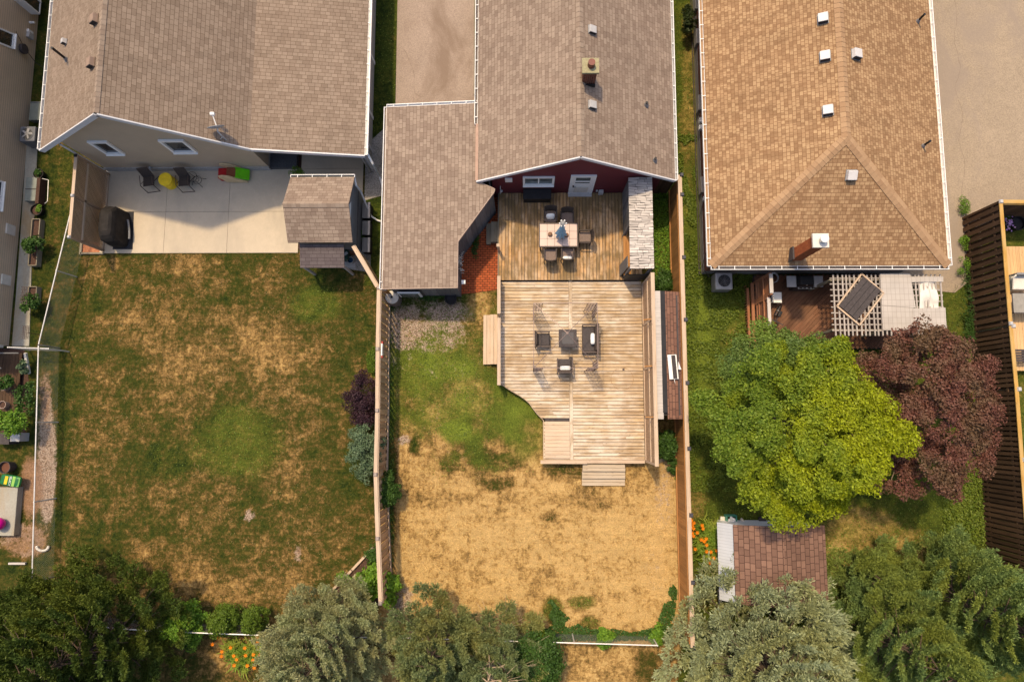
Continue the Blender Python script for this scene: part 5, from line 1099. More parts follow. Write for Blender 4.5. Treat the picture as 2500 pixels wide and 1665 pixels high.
tan_, red_, grn_, brn_ = plain('tplas', (0.60, 0.45, 0.26), 0.5), plain('rplas', (0.42, 0.012, 0.015), 0.4), plain('gplas', (0.14, 0.58, 0.01), 0.35), plain('bplas', (0.22, 0.07, 0.03), 0.5)
for sy in (-0.28, 0.28):
    m = MB(); pts = [(-0.42, 0.05), (0.5, 0.0), (0.55, 0.08), (0.2, 0.42), (-0.02, 0.75), (-0.3, 0.86), (-0.5, 0.78), (-0.55, 0.6), (-0.46, 0.45)]
    n = len(pts); P_ = [q+V(a, sy-0.035, b) for a, b in pts]+[q+V(a, sy+0.035, b) for a, b in pts]
    m.hull(P_, [tuple(range(n)), tuple(reversed(range(n, 2*n)))]+[(k, n+k, n+(k+1) % n, (k+1) % n) for k in range(n)]); m.build('side_panel', tan_, t, bevel=0.015)
MB().box(q+V(-0.45, 0, 0.22), (0.5, 0.48, 0.4)).build('step', red_, t, bevel=0.04); MB().box(q+V(-0.08, 0, 0.45), (0.42, 0.48, 0.06)).box(q+V(-0.08, 0, 0.2), (0.4, 0.46, 0.36)).build('platform', brn_, t, bevel=0.02)
m = MB(); m.beam(q+V(0.1, 0, 0.46), q+V(0.62, 0, 0.12), 0.44, 0.05)
for sy in (-0.22, 0.22): m.beam(q+V(0.1, sy, 0.5), q+V(0.62, sy, 0.17), 0.05, 0.09)
m.build('slide', grn_, t, bevel=0.02)
# covered grill
a_ = G(304, 562, 0.05); o = MB().prism([G(291, 517, 0.05), G(327, 517, 0.05), G(324, 609, 0.05), G(275, 609, 0.05)], 0.05, 0.062).build('grill_mat', M['rubber']); tag(o, 'black rubber mat under the covered grill', 'mat')
t = thing('covered_grill', 'barbecue under a fitted black cover in front of the lattice screen', 'barbecue', a_); m = MB()
prof = [(0.38, 0.84, 0.0), (0.37, 0.84, 0.55), (0.36, 0.80, 0.95), (0.34, 0.70, 1.08), (0.29, 0.58, 1.2), (0.19, 0.40, 1.28), (0.06, 0.15, 1.31)]; nn = 28
for hx, hy, z in prof:
    for k in range(nn):
        an = 2*math.pi*k/nn; cx_, sy_ = math.cos(an), math.sin(an); e = 0.45; f = 1+0.05*noise.noise(V(cx_*3, sy_*3, z*3)); m.v.append(a_+V(-0.13+math.copysign(abs(cx_)**e, cx_)*hx*f, math.copysign(abs(sy_)**e, sy_)*hy*f, z))
for j in range(len(prof)-1):
    for k in range(nn): k2 = (k+1) % nn; m.f.append((j*nn+k, j*nn+k2, (j+1)*nn+k2, (j+1)*nn+k)); m.u.append(None)
m.f.append(tuple((len(prof)-1)*nn+k for k in range(nn))); m.u.append(None)
m.build('cover', plain('cover', (0.018, 0.015, 0.014), 0.8, 0, 0.4, 5), t, smooth=False)
MB().tube([a_+V(0.0, -0.34, 1.12), a_+V(0.05, -0.47, 1.08), a_+V(0.0, -0.5, 1.0)], 0.02).beam(a_+V(-0.1, 0.42, 1.1), a_+V(0.0, 0.47, 1.08), 0.04, 0.015).build('strap', M['ltgrey'], t)
m = MB(); pts = [G(312, 537+70*k/6, 0.3)+V(0.07*math.sin(math.pi*k/6), 0, 0) for k in range(7)]; m.tube([pp for pp in pts[:5]], 0.045, 8); m.build('bent_handle', M['grey'], t)
m = MB(); e0, e1 = G(205, 592), G(250, 592)
tag(MB().beam(G(200, 592, 0.05), G(197, 622, 0.05), 0.1, 0.1).beam(G(197, 619, 0.05), G(254, 619, 0.05), 0.08, 0.1).build('bed_edging', M['planter']), 'L-shaped timber edging round the orange wood chip bed', 'edging')

# ------------------------------------------------------------------ AC units
def ac_unit(label, p, w_, h_, mat, fan):
    t = thing('ac_unit', label, 'air conditioner', p); MB().box(p+V(0, 0, h_/2), (w_, w_, h_)).build('casing', mat, t, bevel=0.06)
    m = MB()
    for k in range(int(w_/0.06)):
        for sx, sy in ((0, -1), (-1, 0)):
            o_ = -w_/2+0.07+k*0.06
            if o_ < w_/2-0.05: m.box(p+V(o_ if sy else sx*w_/2, sy*w_/2 if sy else o_, h_*0.5), (0.02 if sy else 0.012, 0.012 if sy else 0.02, h_*0.75))
    m.build('louvres', M['grey'], t); MB().lathe(p+V(0, 0, h_-0.01), [(w_*0.40, 0.0), (w_*0.40, 0.03), (w_*0.36, 0.035)], 28, False).build('fan_ring', mat, t)
    MB().cyl(p+V(0, 0, h_+0.001), p+V(0, 0, h_+0.006), w_*0.38, n=28).build('fan_well', M['black'], t)
    m = MB()
    for k in range(5): an = k*2*math.pi/5; m.box(p+V(math.cos(an)*w_*0.19, math.sin(an)*w_*0.19, h_+0.014), (w_*0.3, w_*0.14, 0.006), M=Matrix.Rotation(an, 3, 'Z') @ Matrix.Rotation(0.3, 3, 'X'))
    m.cyl(p+V(0, 0, h_+0.01), p+V(0, 0, h_+0.04), w_*0.09); m.build('fan_blade', fan, t)
    m = MB()
    for r in (0.12, 0.2, 0.28, 0.35): ring(m, p+V(0, 0, h_+0.05), w_*r, 0.004)
    for k in range(8): an = k*math.pi/8; m.beam(p+V(-math.cos(an)*w_*0.38, -math.sin(an)*w_*0.38, h_+0.05), p+V(math.cos(an)*w_*0.38, math.sin(an)*w_*0.38, h_+0.05), 0.005)
    m.build('fan_guard', M['grey'], t)
q = G(1768, 686, 0.75); q.z = 0; ac_unit('pale grey air conditioner with a round black fan at the corner of the brick bungalow', q, 0.74, 0.75, M['ltgrey'], M['charcoal'])
q = G(66, 327, 0.8); q.z = 0; ac_unit('dark grey air conditioner squeezed between the far-left and left houses', q, 0.72, 0.8, plain('acdk', (0.11, 0.115, 0.13), 0.5), M['ltgrey'])

# ------------------------------------------------------------------ right yard: stained deck, screen, grill, bicycle, pergola
zd = 0.35; dA, dB = G(1842, 672, zd), G(2190, 850, zd); t = thing('stained_deck', 'red-brown stained deck with diagonal boards behind the bungalow', 'deck', V((dA.x+dB.x)/2, (dA.y+dB.y)/2, 0))
m = MB(); Wd, Hd = dB.x-dA.x, dA.y-dB.y; k = -Hd; 
while k < Wd+Hd:
    # board centre line: x = k + s, y = s  (45 degrees)
    s0_, s1_ = max(0, -k), min(Hd, Wd-k)
    if s1_-s0_ > 0.1: m.beam(V(dA.x+k+s0_, dB.y+s0_, zd-0.02), V(dA.x+k+s1_, dB.y+s1_, zd-0.02), 0.134, 0.036)
    k += 0.142*math.sqrt(2)
m.build('boards', M['deck_r'], t); MB().box(V((dA.x+dB.x)/2, (dA.y+dB.y)/2, zd/2-0.03), (Wd, Hd, zd-0.04)).build('base', M['charcoal'], t)
t = thing('lattice_screen', 'red-brown lattice screen and railing along the left side of the stained deck', 'lattice screen', V(10.0, 4, 0)); X_ = 9.98
def lat(m, x, y0_, y1_, z0_, z1_, st=0.1, w_=0.035):
    L = y0_-y1_; H_ = z1_-z0_; n = int((L+H_)/st)
    for sg in (1, -1):
        for i in range(1, n):
            s_ = i*st-H_; a, za, b, zb = s_, z0_, s_+H_, z1_
            if a < 0: za -= a; a = 0
            if b > L: zb -= b-L; b = L
            if b-a < 0.03: continue
            if sg < 0: a, b = L-a, L-b
            m.beam((x+0.01*sg, y1_+a, za), (x+0.01*sg, y1_+b, zb), w_, 0.008, (1, 0, 0))
yA, yB, yC, yD = G(1882, 668, 2.35).y, G(1880, 716, 2.3).y, G(1872, 800, 2.0).y, G(1833, 893, 0.5).y
m = MB(); lat(m, X_, yA, yB+0.05, 0.9, 2.3); lat(m, X_, yB-0.15, yC, 0.7, 1.95); m.build('lattice_panel', M['lattice_r'], t)
m = MB(); m.beam((X_, yA, 2.33), (X_, yB, 2.33), 0.14, 0.05); m.beam((X_, yB-0.12, 1.98), (X_, yC, 1.98), 0.13, 0.04); m.build('top_cap', M['greylt'], t)
m = MB()
for y, z in ((yA, 2.3), (yB, 2.3), (yB-0.12, 1.98), (yC, 2.0)): m.beam((X_, y, 0), (X_, y, z), 0.11)
for z in (0.65, 0.9): m.beam((X_-0.02, yA, z), (X_-0.02, yC, z), 0.05, 0.1)
m.beam((X_-0.05, yA, 1.55), (X_-0.05, yC, 1.55), 0.04, 0.09); m.build('post', M['lattice_r'], t)
m = MB(); m.beam((X_-0.12, yA, 0.42), (X_-0.12, yD, 0.42), 0.12, 0.12); m.beam((X_-0.28, yA-0.2, 0.3), (X_-0.28, yD+0.2, 0.3), 0.1, 0.1); y = yA-0.1
while y > yD: m.beam((X_-0.33, y, 0), (X_-0.33, y, 0.28), 0.03); y -= 0.12
m.build('skirting', M['lattice_r'], t); MB().ball((X_+0.12, yC-0.05, 1.9), (0.13, 0.13, 0.2)).build('hanging_pot', M['black'], t)
q = G(1968, 686, zd+0.95); q.z = zd
t = thing('grill', 'stainless and black gas grill with side shelves under the eave of the bungalow', 'barbecue', q)
MB().box(q+V(0, 0, 0.4), (0.7, 0.5, 0.75)).build('cabinet', M['charcoal'], t); MB().box(q+V(0, 0.02, 0.93), (0.7, 0.48, 0.28), top=0.82).build('lid', M['black'], t, bevel=0.05)
for sx in (-1, 1): MB().box(q+V(sx*0.56, 0, 0.82), (0.4, 0.48, 0.06)).build('side_shelf', M['ltgrey'], t, bevel=0.02)
MB().tube([q+V(-0.33, -0.27, 0.9), q+V(-0.33, -0.33, 0.92), q+V(0.33, -0.33, 0.92), q+V(0.33, -0.27, 0.9)], 0.016).build('handle', M['steel'], t); m = MB()
for k in range(4): m.cyl(q+V(-0.25+0.17*k, -0.26, 0.78), q+V(-0.25+0.17*k, -0.32, 0.78), 0.025)
m.cyl(q+V(0, -0.14, 1.0), q+V(0, -0.2, 1.02), 0.035); m.build('knob', M['steel'], t)
# bicycle
q = G(1897, 785, zd); t = thing('bicycle', 'small dark bicycle with an orange fork on the stained deck', 'bicycle', q); fr = M['charcoal']
def wheel(c, r, par, ang):
    d = V(math.cos(ang), math.sin(ang), 0); m = MB(); pts = [c+d*r*math.cos(2*math.pi*k/24)+V(0, 0, r*math.sin(2*math.pi*k/24)) for k in range(25)]; m.tube(pts, 0.028, 6); m.build('tyre', M['black'], par)
    m = MB()
    for k in range(8): an = 2*math.pi*k/8; m.beam(c, c+d*r*math.cos(an)+V(0, 0, r*math.sin(an)), 0.006)
    m.build('spoke', M['steel'], par)
wa, wb = q+V(-0.42, -0.32, 0.28), q+V(-0.05, 0.42, 0.28); an = math.atan2(0.74, 0.37)
for c_, nme in ((wa, 'wheel'), (wb, 'wheel')):
    wn = MB().cyl(c_-V(0.05, -0.02, 0), c_+V(0.05, -0.02, 0), 0.03).build('wheel', M['steel'], t); wheel(c_, 0.27, wn, an+(0.5 if c_ == wa else 0))
org = plain('orangep', (0.65, 0.13, 0.01), 0.35); hd = wa.lerp(wb, 0.22)+V(0, 0, 0.42); st_ = wa.lerp(wb, 0.7)+V(0, 0, 0.4)
MB().tube([hd, st_, wb], 0.02).tube([st_, wa.lerp(wb, 0.5)-V(0, 0, 0.02), hd], 0.018).build('frame', fr, t); MB().tube([wa, hd, hd+V(0, 0.0, 0.15)], 0.022).build('fork', org, t)
MB().beam(hd+V(-0.25, 0.12, 0.2), hd+V(0.25, -0.12, 0.2), 0.03).build('handlebar', fr, t); MB().box(st_+V(0, 0, 0.12), (0.12, 0.26, 0.05), an-math.pi/2).build('saddle', M['black'], t, bevel=0.02)
q = G(1882, 722, 1.2); t = thing('plastic_chair', 'white slatted plastic chair against the lattice screen', 'chair', V(q.x+0.2, q.y, zd)); c = t.location.copy(); m = MB()
for k in range(5): m.beam(c+V(0.0+0.04, 0.2-0.1*k, 0.45), c+V(-0.1, 0.2-0.1*k, 0.85), 0.04, 0.02)
m.build('backrest', M['white'], t); MB().box(c+V(0.2, 0, 0.42), (0.42, 0.45, 0.04)).build('seat', M['white'], t)
for sx in (0.02, 0.38):
    for sy in (-0.2, 0.2): MB().beam(c+V(sx, sy, 0), c+V(sx, sy, 0.42), 0.04).build('leg', M['white'], t)
q = G(1885, 678, 1.0); t = thing('hose_reel', 'coil of pale hose hanging behind the lattice screen', 'hose', V(q.x, q.y, 0.6)); m = MB()
for k in range(3): ring(m, V(q.x+0.05, q.y, 0.95+0.03*k), 0.2+0.01*k, 0.014)
m.build('coil', M['ltgrey'], t)
zp_ = 2.5; a_, b_ = G(2025, 671, zp_), G(2309, 820, zp_)
t = thing('pergola', 'weathered grey pergola with a grid of thin slats beside the bungalow', 'pergola', V((a_.x+b_.x)/2, (a_.y+b_.y)/2, 0)); x0, x1, y1, y0 = a_.x, b_.x, a_.y, b_.y
m = MB(); x = x0+0.12
while x < x1: m.beam((x+random.gauss(0, 0.02), y0+0.0, zp_+0.02), (x+random.gauss(0, 0.02), y1, zp_+0.02), 0.055, 0.04); x += 0.17
m.build('top_slats', M['pergola'], t)
m = MB(); y = y0+0.22
while y < y1: m.beam((x0, y, zp_-0.02), (x1, y, zp_-0.02), 0.045, 0.04); y += 0.235
m.build('cross_slats', M['pergola'], t)
for y in (y0+0.25, y1-0.2):
    MB().beam((x0, y, zp_-0.12), (x1, y, zp_-0.12), 0.05, 0.15).build('beam', M['planter'], t)
    for x in (x0+0.1, (x0+x1)/2, x1-0.1): MB().beam((x, y, 0), (x, y, zp_-0.05), 0.1).build('post', M['planter'], t)
# dark framed panel on the pergola
def q4(pts, z): return [G(a, b, z) for a, b in pts]
P4 = q4(((2108, 676), (2151, 709), (2091, 781), (2049, 746)), 2.68); c = sum(P4, V(0, 0, 0))/4
t = thing('roof_panel', 'tilted dark panel in a timber frame lying across the pergola slats', 'panel', c); u = (P4[1]-P4[0]).normalized(); v = (P4[3]-P4[0]).normalized()
m = MB(); m.slab(P4, 0.03, v); m.build('board', M['charcoal'], t); m = MB()
for k in range(1, 4): m.beam(P4[0].lerp(P4[1], k/4)+V(0, 0, 0.005), P4[3].lerp(P4[2], k/4)+V(0, 0, 0.005), 0.015, 0.012)
m.build('seam', M['black'], t); m = MB(); F4 = q4(((2103, 669), (2157, 716), (2098, 794), (2043, 748)), 2.6)
for i in range(4): m.beam(F4[i], F4[(i+1) % 4], 0.06, 0.07)
m.build('frame', M['cedar'], t)
def sheetc(label, pts, z, nx_=14, ny_=14, amp=0.02, mat='cloth'):
    c = [G(a, b, z) for a, b in pts]; ctr = sum(c, V(0, 0, 0))/4; m = MB(); g = []
    for j in range(ny_+1):
        for i in range(nx_+1):
            p = c[0].lerp(c[1], i/nx_).lerp(c[3].lerp(c[2], i/nx_), j/ny_); p = p+V(0, 0, amp*noise.noise(V(p.x*2.2, p.y*2.2, z*7))); g.append(p)
    n = len(g); bot = [p-V(0, 0, 0.012) for p in g]; m.v = g+bot; w1 = nx_+1
    for j in range(ny_):
        for i in range(nx_): k = j*w1+i; m.f.append((k, k+w1, k+w1+1, k+1)); m.u.append(None); m.f.append((n+k, n+k+1, n+k+w1+1, n+k+w1)); m.u.append(None)
    per = [i for i in range(nx_+1)]+[j*w1+nx_ for j in range(1, ny_+1)]+[ny_*w1+i for i in range(nx_-1, -1, -1)]+[j*w1 for j in range(ny_-1, 0, -1)]
    for k in range(len(per)): a, b = per[k], per[(k+1) % len(per)]; m.f.append((a, b, n+b, n+a)); m.u.append(None)
    o = m.build('shade_cloth', M[mat], None, smooth=False); tag(o, label, 'shade cloth', 'shade cloths on the pergola'); return o
s = NT('cloth'); p = s.obj(); n_ = s.noise(p, 30, 3); n2 = s.noise(p, 1.2, 3)
brk = s.n('ShaderNodeTexBrick', offset=0.0); s.t.links.new(p, brk.inputs['Vector']); brk.inputs['Scale'].default_value = 1; brk.inputs['Brick Width'].default_value = 0.17; brk.inputs['Row Height'].default_value = 0.235; brk.inputs['Mortar Size'].default_value = 0.008
for kk, cc in zip(('Color1', 'Color2', 'Mortar'), ((0.43, 0.39, 0.355), (0.41, 0.37, 0.335), (0.31, 0.275, 0.245))): brk.inputs[kk].default_value = (*cc, 1)
M['cloth'] = s.done(s.mix(1.0, brk.outputs['Color'], s.comb(s.math('ADD', s.math('MULTIPLY', n2, 0.35), 0.82)), 'MULTIPLY'), 0.9)
sheetc('large pale grey shade cloth on the middle of the pergola, upper sheet', ((2149, 668), (2222, 668), (2236, 752), (2153, 745)), 2.60)
sheetc('pale grey shade cloth on the pergola, lower middle sheet by the red maple', ((2152, 742), (2230, 748), (2232, 807), (2156, 806)), 2.585)
sheetc('narrow pale strip of shade cloth across the top right of the pergola', ((2224, 675), (2303, 675), (2303, 688), (2224, 689)), 2.60, 12, 4)
sheetc('pale grey shade cloth on the lower right corner of the pergola', ((2228, 753), (2308, 751), (2312, 806), (2231, 808)), 2.60)
sheetc('curling white strip of cloth hanging in the gap of the pergola, left one', ((2248, 688), (2266, 688), (2272, 754), (2244, 754)), 2.55, 6, 12, 0.15, 'offwhite')
sheetc('curling white strip of cloth hanging in the gap of the pergola, right one', ((2267, 687), (2284, 687), (2291, 752), (2272, 753)), 2.55, 6, 12, 0.15, 'offwhite')
# green crate by the small shed
q = G(1787, 1269, 0.4); t = thing('green_crate', 'teal plastic crate full of white stones behind the small shed', 'crate', V(q.x, q.y, 0)); teal = plain('teal', (0.06, 0.26, 0.19), 0.5); m = MB()
for sx, sy, w_, d_ in ((0, 0.17, 0.44, 0.03), (0, -0.17, 0.44, 0.03), (0.2, 0, 0.03, 0.34), (-0.2, 0, 0.03, 0.34)): m.box(V(q.x+sx, q.y+sy, 0.2), (w_, d_, 0.4))
m.build('crate', teal, t); m = MB()
for k in range(14): m.ball((q.x+random.uniform(-0.13, 0.13), q.y+random.uniform(-0.12, 0.1), 0.36+random.uniform(0, 0.06)), random.uniform(0.04, 0.07), 7, 5)
m.build('stones', M['white'], t)
q = G(1862, 1266, 0.3); t = thing('potting_bench', 'leaning grey tools and pots in the shade between the maple and the small shed', 'tools', V(q.x, q.y, 0))
MB().beam(V(q.x-0.9, q.y, 0.25), V(q.x-0.55, q.y-0.35, 0.3), 0.1, 0.05).build('plank', M['greylt'], t)
for k in range(3): MB().lathe(V(q.x+0.5*k, q.y-0.05, 0), [(0.1, 0), (0.15, 0.3)], 12).build('pot', M['charcoal' if k != 1 else 'ltgrey'], t)

# ------------------------------------------------------------------ neighbour deck at the right edge
t = thing('neighbour_deck', 'pale honey coloured deck behind the dark fence at the right edge', 'deck', V(21, 4, 0)); a_, b_ = G(2447, 602, 0.4), G(2640, 905, 0.4); m = MB(); x = a_.x
while x < b_.x: m.box((x+0.07, (a_.y+b_.y)/2, 0.38), (0.132, a_.y-b_.y, 0.036)); x += 0.14
m.build('boards', M['deck_fr'], t); MB().box(((a_.x+b_.x)/2+0.03, (a_.y+b_.y)/2, 0.17), (b_.x-a_.x-0.05, a_.y-b_.y-0.04, 0.34)).build('base', M['planter'], t)
q = G(2486, 545, 0.5); q.z = 0.03; tub('black_pot', 'big black pot behind the corner of the dark fence', q, 0.32, 0.5, M['black'], M['blackmat'])
t = thing('metal_table', 'dark framed glass table on the neighbour deck', 'table', V(G(2490, 740, 1.1).x+0.2, G(2490, 740, 1.1).y, 0.4)); c = t.location.copy(); m = MB()
for i, (sx, sy) in enumerate(((-0.5, 0), (0.5, 0), (0, -0.42), (0, 0.42))): m.box(c+V(sx, sy, 0.7), (0.03 if sx else 1.03, 0.03 if sy else 0.87, 0.03))
for sx in (-0.48, 0.48):
    for sy in (-0.4, 0.4): m.beam(c+V(sx, sy, 0), c+V(sx, sy, 0.7), 0.03)
m.build('frame', M['charcoal'], t); MB().box(c+V(0, 0, 0.705), (0.98, 0.82, 0.008)).build('tabletop', plain('gt', (0.28, 0.26, 0.23), 0.1), t)
q = G(2478, 690, 0.8); t = thing('patio_chair', 'beige lounge seat with a grey back on the neighbour deck', 'chair', V(q.x+0.25, q.y, 0.4)); c = t.location.copy()
MB().box(c+V(0, 0, 0.2), (0.7, 0.6, 0.36)).build('seat', M['offwhite'], t, bevel=0.04); MB().box(c+V(0.05, 0.33, 0.4), (0.75, 0.1, 0.55)).build('backrest', M['grey'], t, bevel=0.03); MB().tube([c+V(-0.36, -0.28, 0.4), c+V(-0.4, 0.2, 0.55), c+V(-0.3, 0.3, 0.6)], 0.035).build('armrest', M['offwhite'], t)
q = G(2492, 868, 0.85); t = thing('slatted_bench', 'dark slatted bench near the lower end of the neighbour deck', 'bench', V(q.x+0.1, q.y, 0.4)); c = t.location.copy(); m = MB()
for k in range(5): m.box(c+V(0, -0.22+0.11*k, 0.44), (0.7, 0.085, 0.03))
m.build('seat', M['charcoal'], t)
for sx in (-0.3, 0.3): MB().box(c+V(sx, 0, 0.21), (0.05, 0.5, 0.42)).build('leg', M['charcoal'], t)

# ------------------------------------------------------------------ far-left lot
pots = [(93, 424, 0.3, 0.23, 'black', 'round black pot beside the concrete walk, upper one'), (88, 512, 0.3, 0.27, 'black', 'round black pot with one pale leaf, just below the window well')]
for px, py, hh, r, mt, lab in pots: q = G(px, py, hh); q.z = 0; tub('plant_pot', lab, q, r, hh, M[mt])
q = G(82, 462, 0.3); t = thing('window_well', 'grey covered window well on the concrete walk with a wire edging', 'window well', V(q.x, q.y, 0)); MB().box(V(q.x-0.1, q.y, 0.15), (0.55, 1.1, 0.3)).build('cover', plain('gw', (0.20, 0.22, 0.20), 0.4), t); MB().box(V(q.x-0.1, q.y-0.0, 0.31), (0.55, 0.03, 0.02)).build('seam', M['charcoal'], t)
MB().box(V(q.x+0.27, q.y-0.1, 0.2), (0.16, 1.2, 0.4)).build('rim', M['soil'], t); m = MB(); m.tube([V(q.x+0.3, q.y+0.5, 0.3), V(q.x+0.65, q.y+0.42, 0.3), V(q.x+0.65, q.y-0.55, 0.25), V(q.x+0.5, q.y-0.65, 0.2)], 0.015); m.build('wire_edging', M['galv'], t)
q = G(80, 272, 0.3); t = thing('window_well', 'sunken grey window well near the dark air conditioner', 'window well', V(q.x+0.2, q.y, 0)); MB().box(V(q.x+0.25, q.y, 0.15), (0.8, 0.85, 0.3)).build('cover', plain('gw2', (0.16, 0.18, 0.16), 0.4), t); MB().box(V(q.x+0.25, q.y+0.42, 0.32), (0.8, 0.03, 0.03)).build('seam', M['grey'], t)
def trough(label, px, py0, py1, hgt=0.3, w_=0.36):
    a_, b_ = G(px, py0, hgt), G(px-4, py1, hgt); c = (a_+b_)/2; t = thing('planter_box', label, 'planter', V(c.x, c.y, 0), 'wooden planter boxes by the concrete walk'); L = a_.y-b_.y; m = MB()
    for sx in (-1, 1): m.box(V(c.x+sx*w_/2, c.y, hgt/2), (0.035, L, hgt)); m.box(V(c.x, c.y+sx*L/2, hgt/2), (w_, 0.035, hgt))
    m.build('box_side', M['planter'], t); MB().box(V(c.x, c.y, hgt/2-0.05), (w_-0.04, L-0.04, hgt-0.1)).build('soil', M['soil'], t)
trough('long narrow wooden planter by the concrete walk, upper one', 85, 535, 648); trough('narrow wooden planter with a dark trellis, lower one by the walk', 80, 700, 736)
def gridtrellis(label, px, py, w_, h_):
    q = G(px, py, 0.9); t = thing('grid_trellis', label, 'trellis', V(q.x, q.y, 0.2), 'small dark grid trellises'); m = MB()
    for k in range(4): m.beam(V(q.x-w_/2+w_*k/3, q.y+h_/2, 0.95), V(q.x-w_/2+w_*k/3, q.y-h_/2, 0.95), 0.018)
    for k in range(7): m.beam(V(q.x-w_/2-0.06, q.y-h_/2+h_*k/6, 0.96), V(q.x+w_/2+0.06, q.y-h_/2+h_*k/6, 0.96), 0.018)
    m.beam(V(q.x, q.y, 0.1), V(q.x, q.y, 0.95), 0.02); m.build('bars', M['brownmetal'], t)
gridtrellis('small dark grid trellis over the lower planter box', 62, 722, 0.22, 0.75); gridtrellis('small dark grid trellis alone on the walk near the gate', 65, 812, 0.22, 0.55)
q = onX(70, 135, X1); t = thing('hose_reel', 'black hose reel with loose cables on the wall of the far-left house', 'hose reel', V(X1, q.y, 0.8)); m = MB()
for k in range(3): m.cyl(V(X1+0.08+0.05*k, q.y, 0.9), V(X1+0.12+0.05*k, q.y, 0.9), 0.22, n=18)
m.build('reel', M['charcoal'], t); MB().tube([V(X1+0.05, q.y+0.6, 1.3), V(X1+0.15, q.y+0.1, 0.9), V(X1+0.3, q.y-0.35, 0.3), V(X1+0.6, q.y-0.5, 0.1)], 0.014).build('cable', M['black'], t)
t = thing('dark_deck', 'dark wet-looking deck at the left edge below the far-left house', 'deck', V(-21.5, 1, 0)); a_, b_ = G(-60, 862, 0.2), G(46, 1010, 0.2); m = MB(); x = a_.x
while x < b_.x-0.1: m.box((x+0.07, (a_.y+b_.y)/2, 0.18), (0.13, a_.y-b_.y, 0.036)); x += 0.14
m.build('boards', M['fence_dk'], t); MB().beam(G(-40, 862, 0.9), G(46, 862, 0.9), 0.05).beam(G(-20, 880, 0.9), G(3, 900, 0.9), 0.04).build('rail', M['greywood'], t)
for px, py, lab in ((6, 944, 'pale clay pot on the dark deck, upper one'), (4, 988, 'pale clay pot on the dark deck, lower one')):
    q = G(px, py, 0.5); q.z = 0.2; tub('clay_pot', lab, q, 0.17, 0.28, plain('clay', (0.42, 0.32, 0.27), 0.8), None, 'pot', 'clay pots on the dark deck')
t = thing('garden_cabinet', 'low grey and white cabinet under the leafy bush at the left edge', 'cabinet', G(20, 1072, 0)); a_ = G(20, 1070, 0.5); MB().box(V(a_.x-0.25, a_.y, 0.3), (0.75, 0.5, 0.6)).build('body', M['charcoal'], t); MB().box(V(a_.x+0.33, a_.y+0.05, 0.28), (0.42, 0.36, 0.56)).build('side_box', M['ltgrey'], t)
q = G(8, 1141, 0.5); q.z = 0; tub('wooden_tub', 'dark round tub of brown soil beside the seed bag at the left edge', q, 0.26, 0.45, M['charcoal'], plain('bark', (0.12, 0.05, 0.03), 0.9), 'tub')
a_, b_ = G(-70, 1189, 0.35), G(33, 1308, 0.35); o = MB().box(V((a_.x+b_.x)/2, (a_.y+b_.y)/2, 0.17), (b_.x-a_.x, a_.y-b_.y, 0.34)).build('concrete_slab', M['concrete2'], None, bevel=0.02); tag(o, 'raised rectangular concrete slab at the left edge below the seed bag', 'slab')
q = G(-4, 1279, 0.6); o = MB().ball(V(q.x, q.y, 0.62), 0.27, 20, 14).build('pink_ball', plain('pink', (0.50, 0.0, 0.22), 0.35), None, True); tag(o, 'magenta ball on the concrete slab, cut by the left edge', 'ball')
q = G(28, 1173, 0.4); t = thing('seed_bag', 'green garden bag with a yellow label and white letters SELECT', 'bag', q); c = V(q.x, q.y, 0.42); gb = plain('bagg', (0.01, 0.12, 0.035), 0.35); m = MB(); m.ball((0, 0, 0), 1, 20, 8); rzb = Matrix.Rotation(R_(-9), 3, 'Z')
def fl(v): x = math.copysign(abs(v.x)**0.35, v.x); y = math.copysign(abs(v.y)**0.35, v.y); return c+rzb @ V(x*0.46, y*0.24, v.z*0.09)
m.v = [fl(v) for v in m.v]; m.build('bag', gb, t, smooth=True)
def on(x, y, w_, d_, z, mt, nm): MB().box(c+rzb @ V(x, y, z), (w_, d_, 0.006), M=rzb).build(nm, mt, t)
on(-0.16, 0, 0.13, 0.34, 0.088, plain('bagy', (0.68, 0.45, 0.01), 0.4), 'label_patch'); on(0.17, 0.0, 0.12, 0.42, 0.086, plain('bagl', (0.22, 0.42, 0.08), 0.4), 'label_stripe'); on(0.37, 0, 0.12, 0.4, 0.07, plain('bagd', (0.12, 0.30, 0.06), 0.4), 'bag_end')
fc = bpy.data.curves.new('txt', 'FONT'); fc.body = 'SELECT'; fc.size = 0.125; fc.extrude = 0.002; fc.align_x = 'CENTER'; fc.align_y = 'CENTER'
tmp = bpy.data.objects.new('lettering', fc); col.objects.link(tmp); dg = bpy.context.evaluated_depsgraph_get(); me = bpy.data.meshes.new_from_object(tmp.evaluated_get(dg)); bpy.data.objects.remove(tmp)
o = bpy.data.objects.new('lettering', me); col.objects.link(o); me.materials.clear(); me.materials.append(M['white']); mt = Matrix.Translation(c+rzb @ V(0.02, 0, 0.094)) @ (rzb @ Matrix.Rotation(-math.pi/2, 3, 'Z')).to_4x4(); me.transform(Matrix.Translation(-t.location) @ mt); o.parent = t
m = MB(); pts = [G(90+14*math.cos(a)+14, 1335+9*math.sin(a), 0.08) for a in [math.pi*(0.0+1.0*k/10) for k in range(11)]]
for p in pts: m.ball(p, 0.06, 8, 6)
tag(m.build('bead_edging', M['offwhite']), 'curved string of pale round edging stones by the chain-link fence', 'edging')
tag(MB().beam(G(22, 1375, 0.1), G(63, 1375, 0.1), 0.08, 0.1).build('pale_board', M['greylt']), 'short pale board lying at the foot of the lower left pines', 'board')
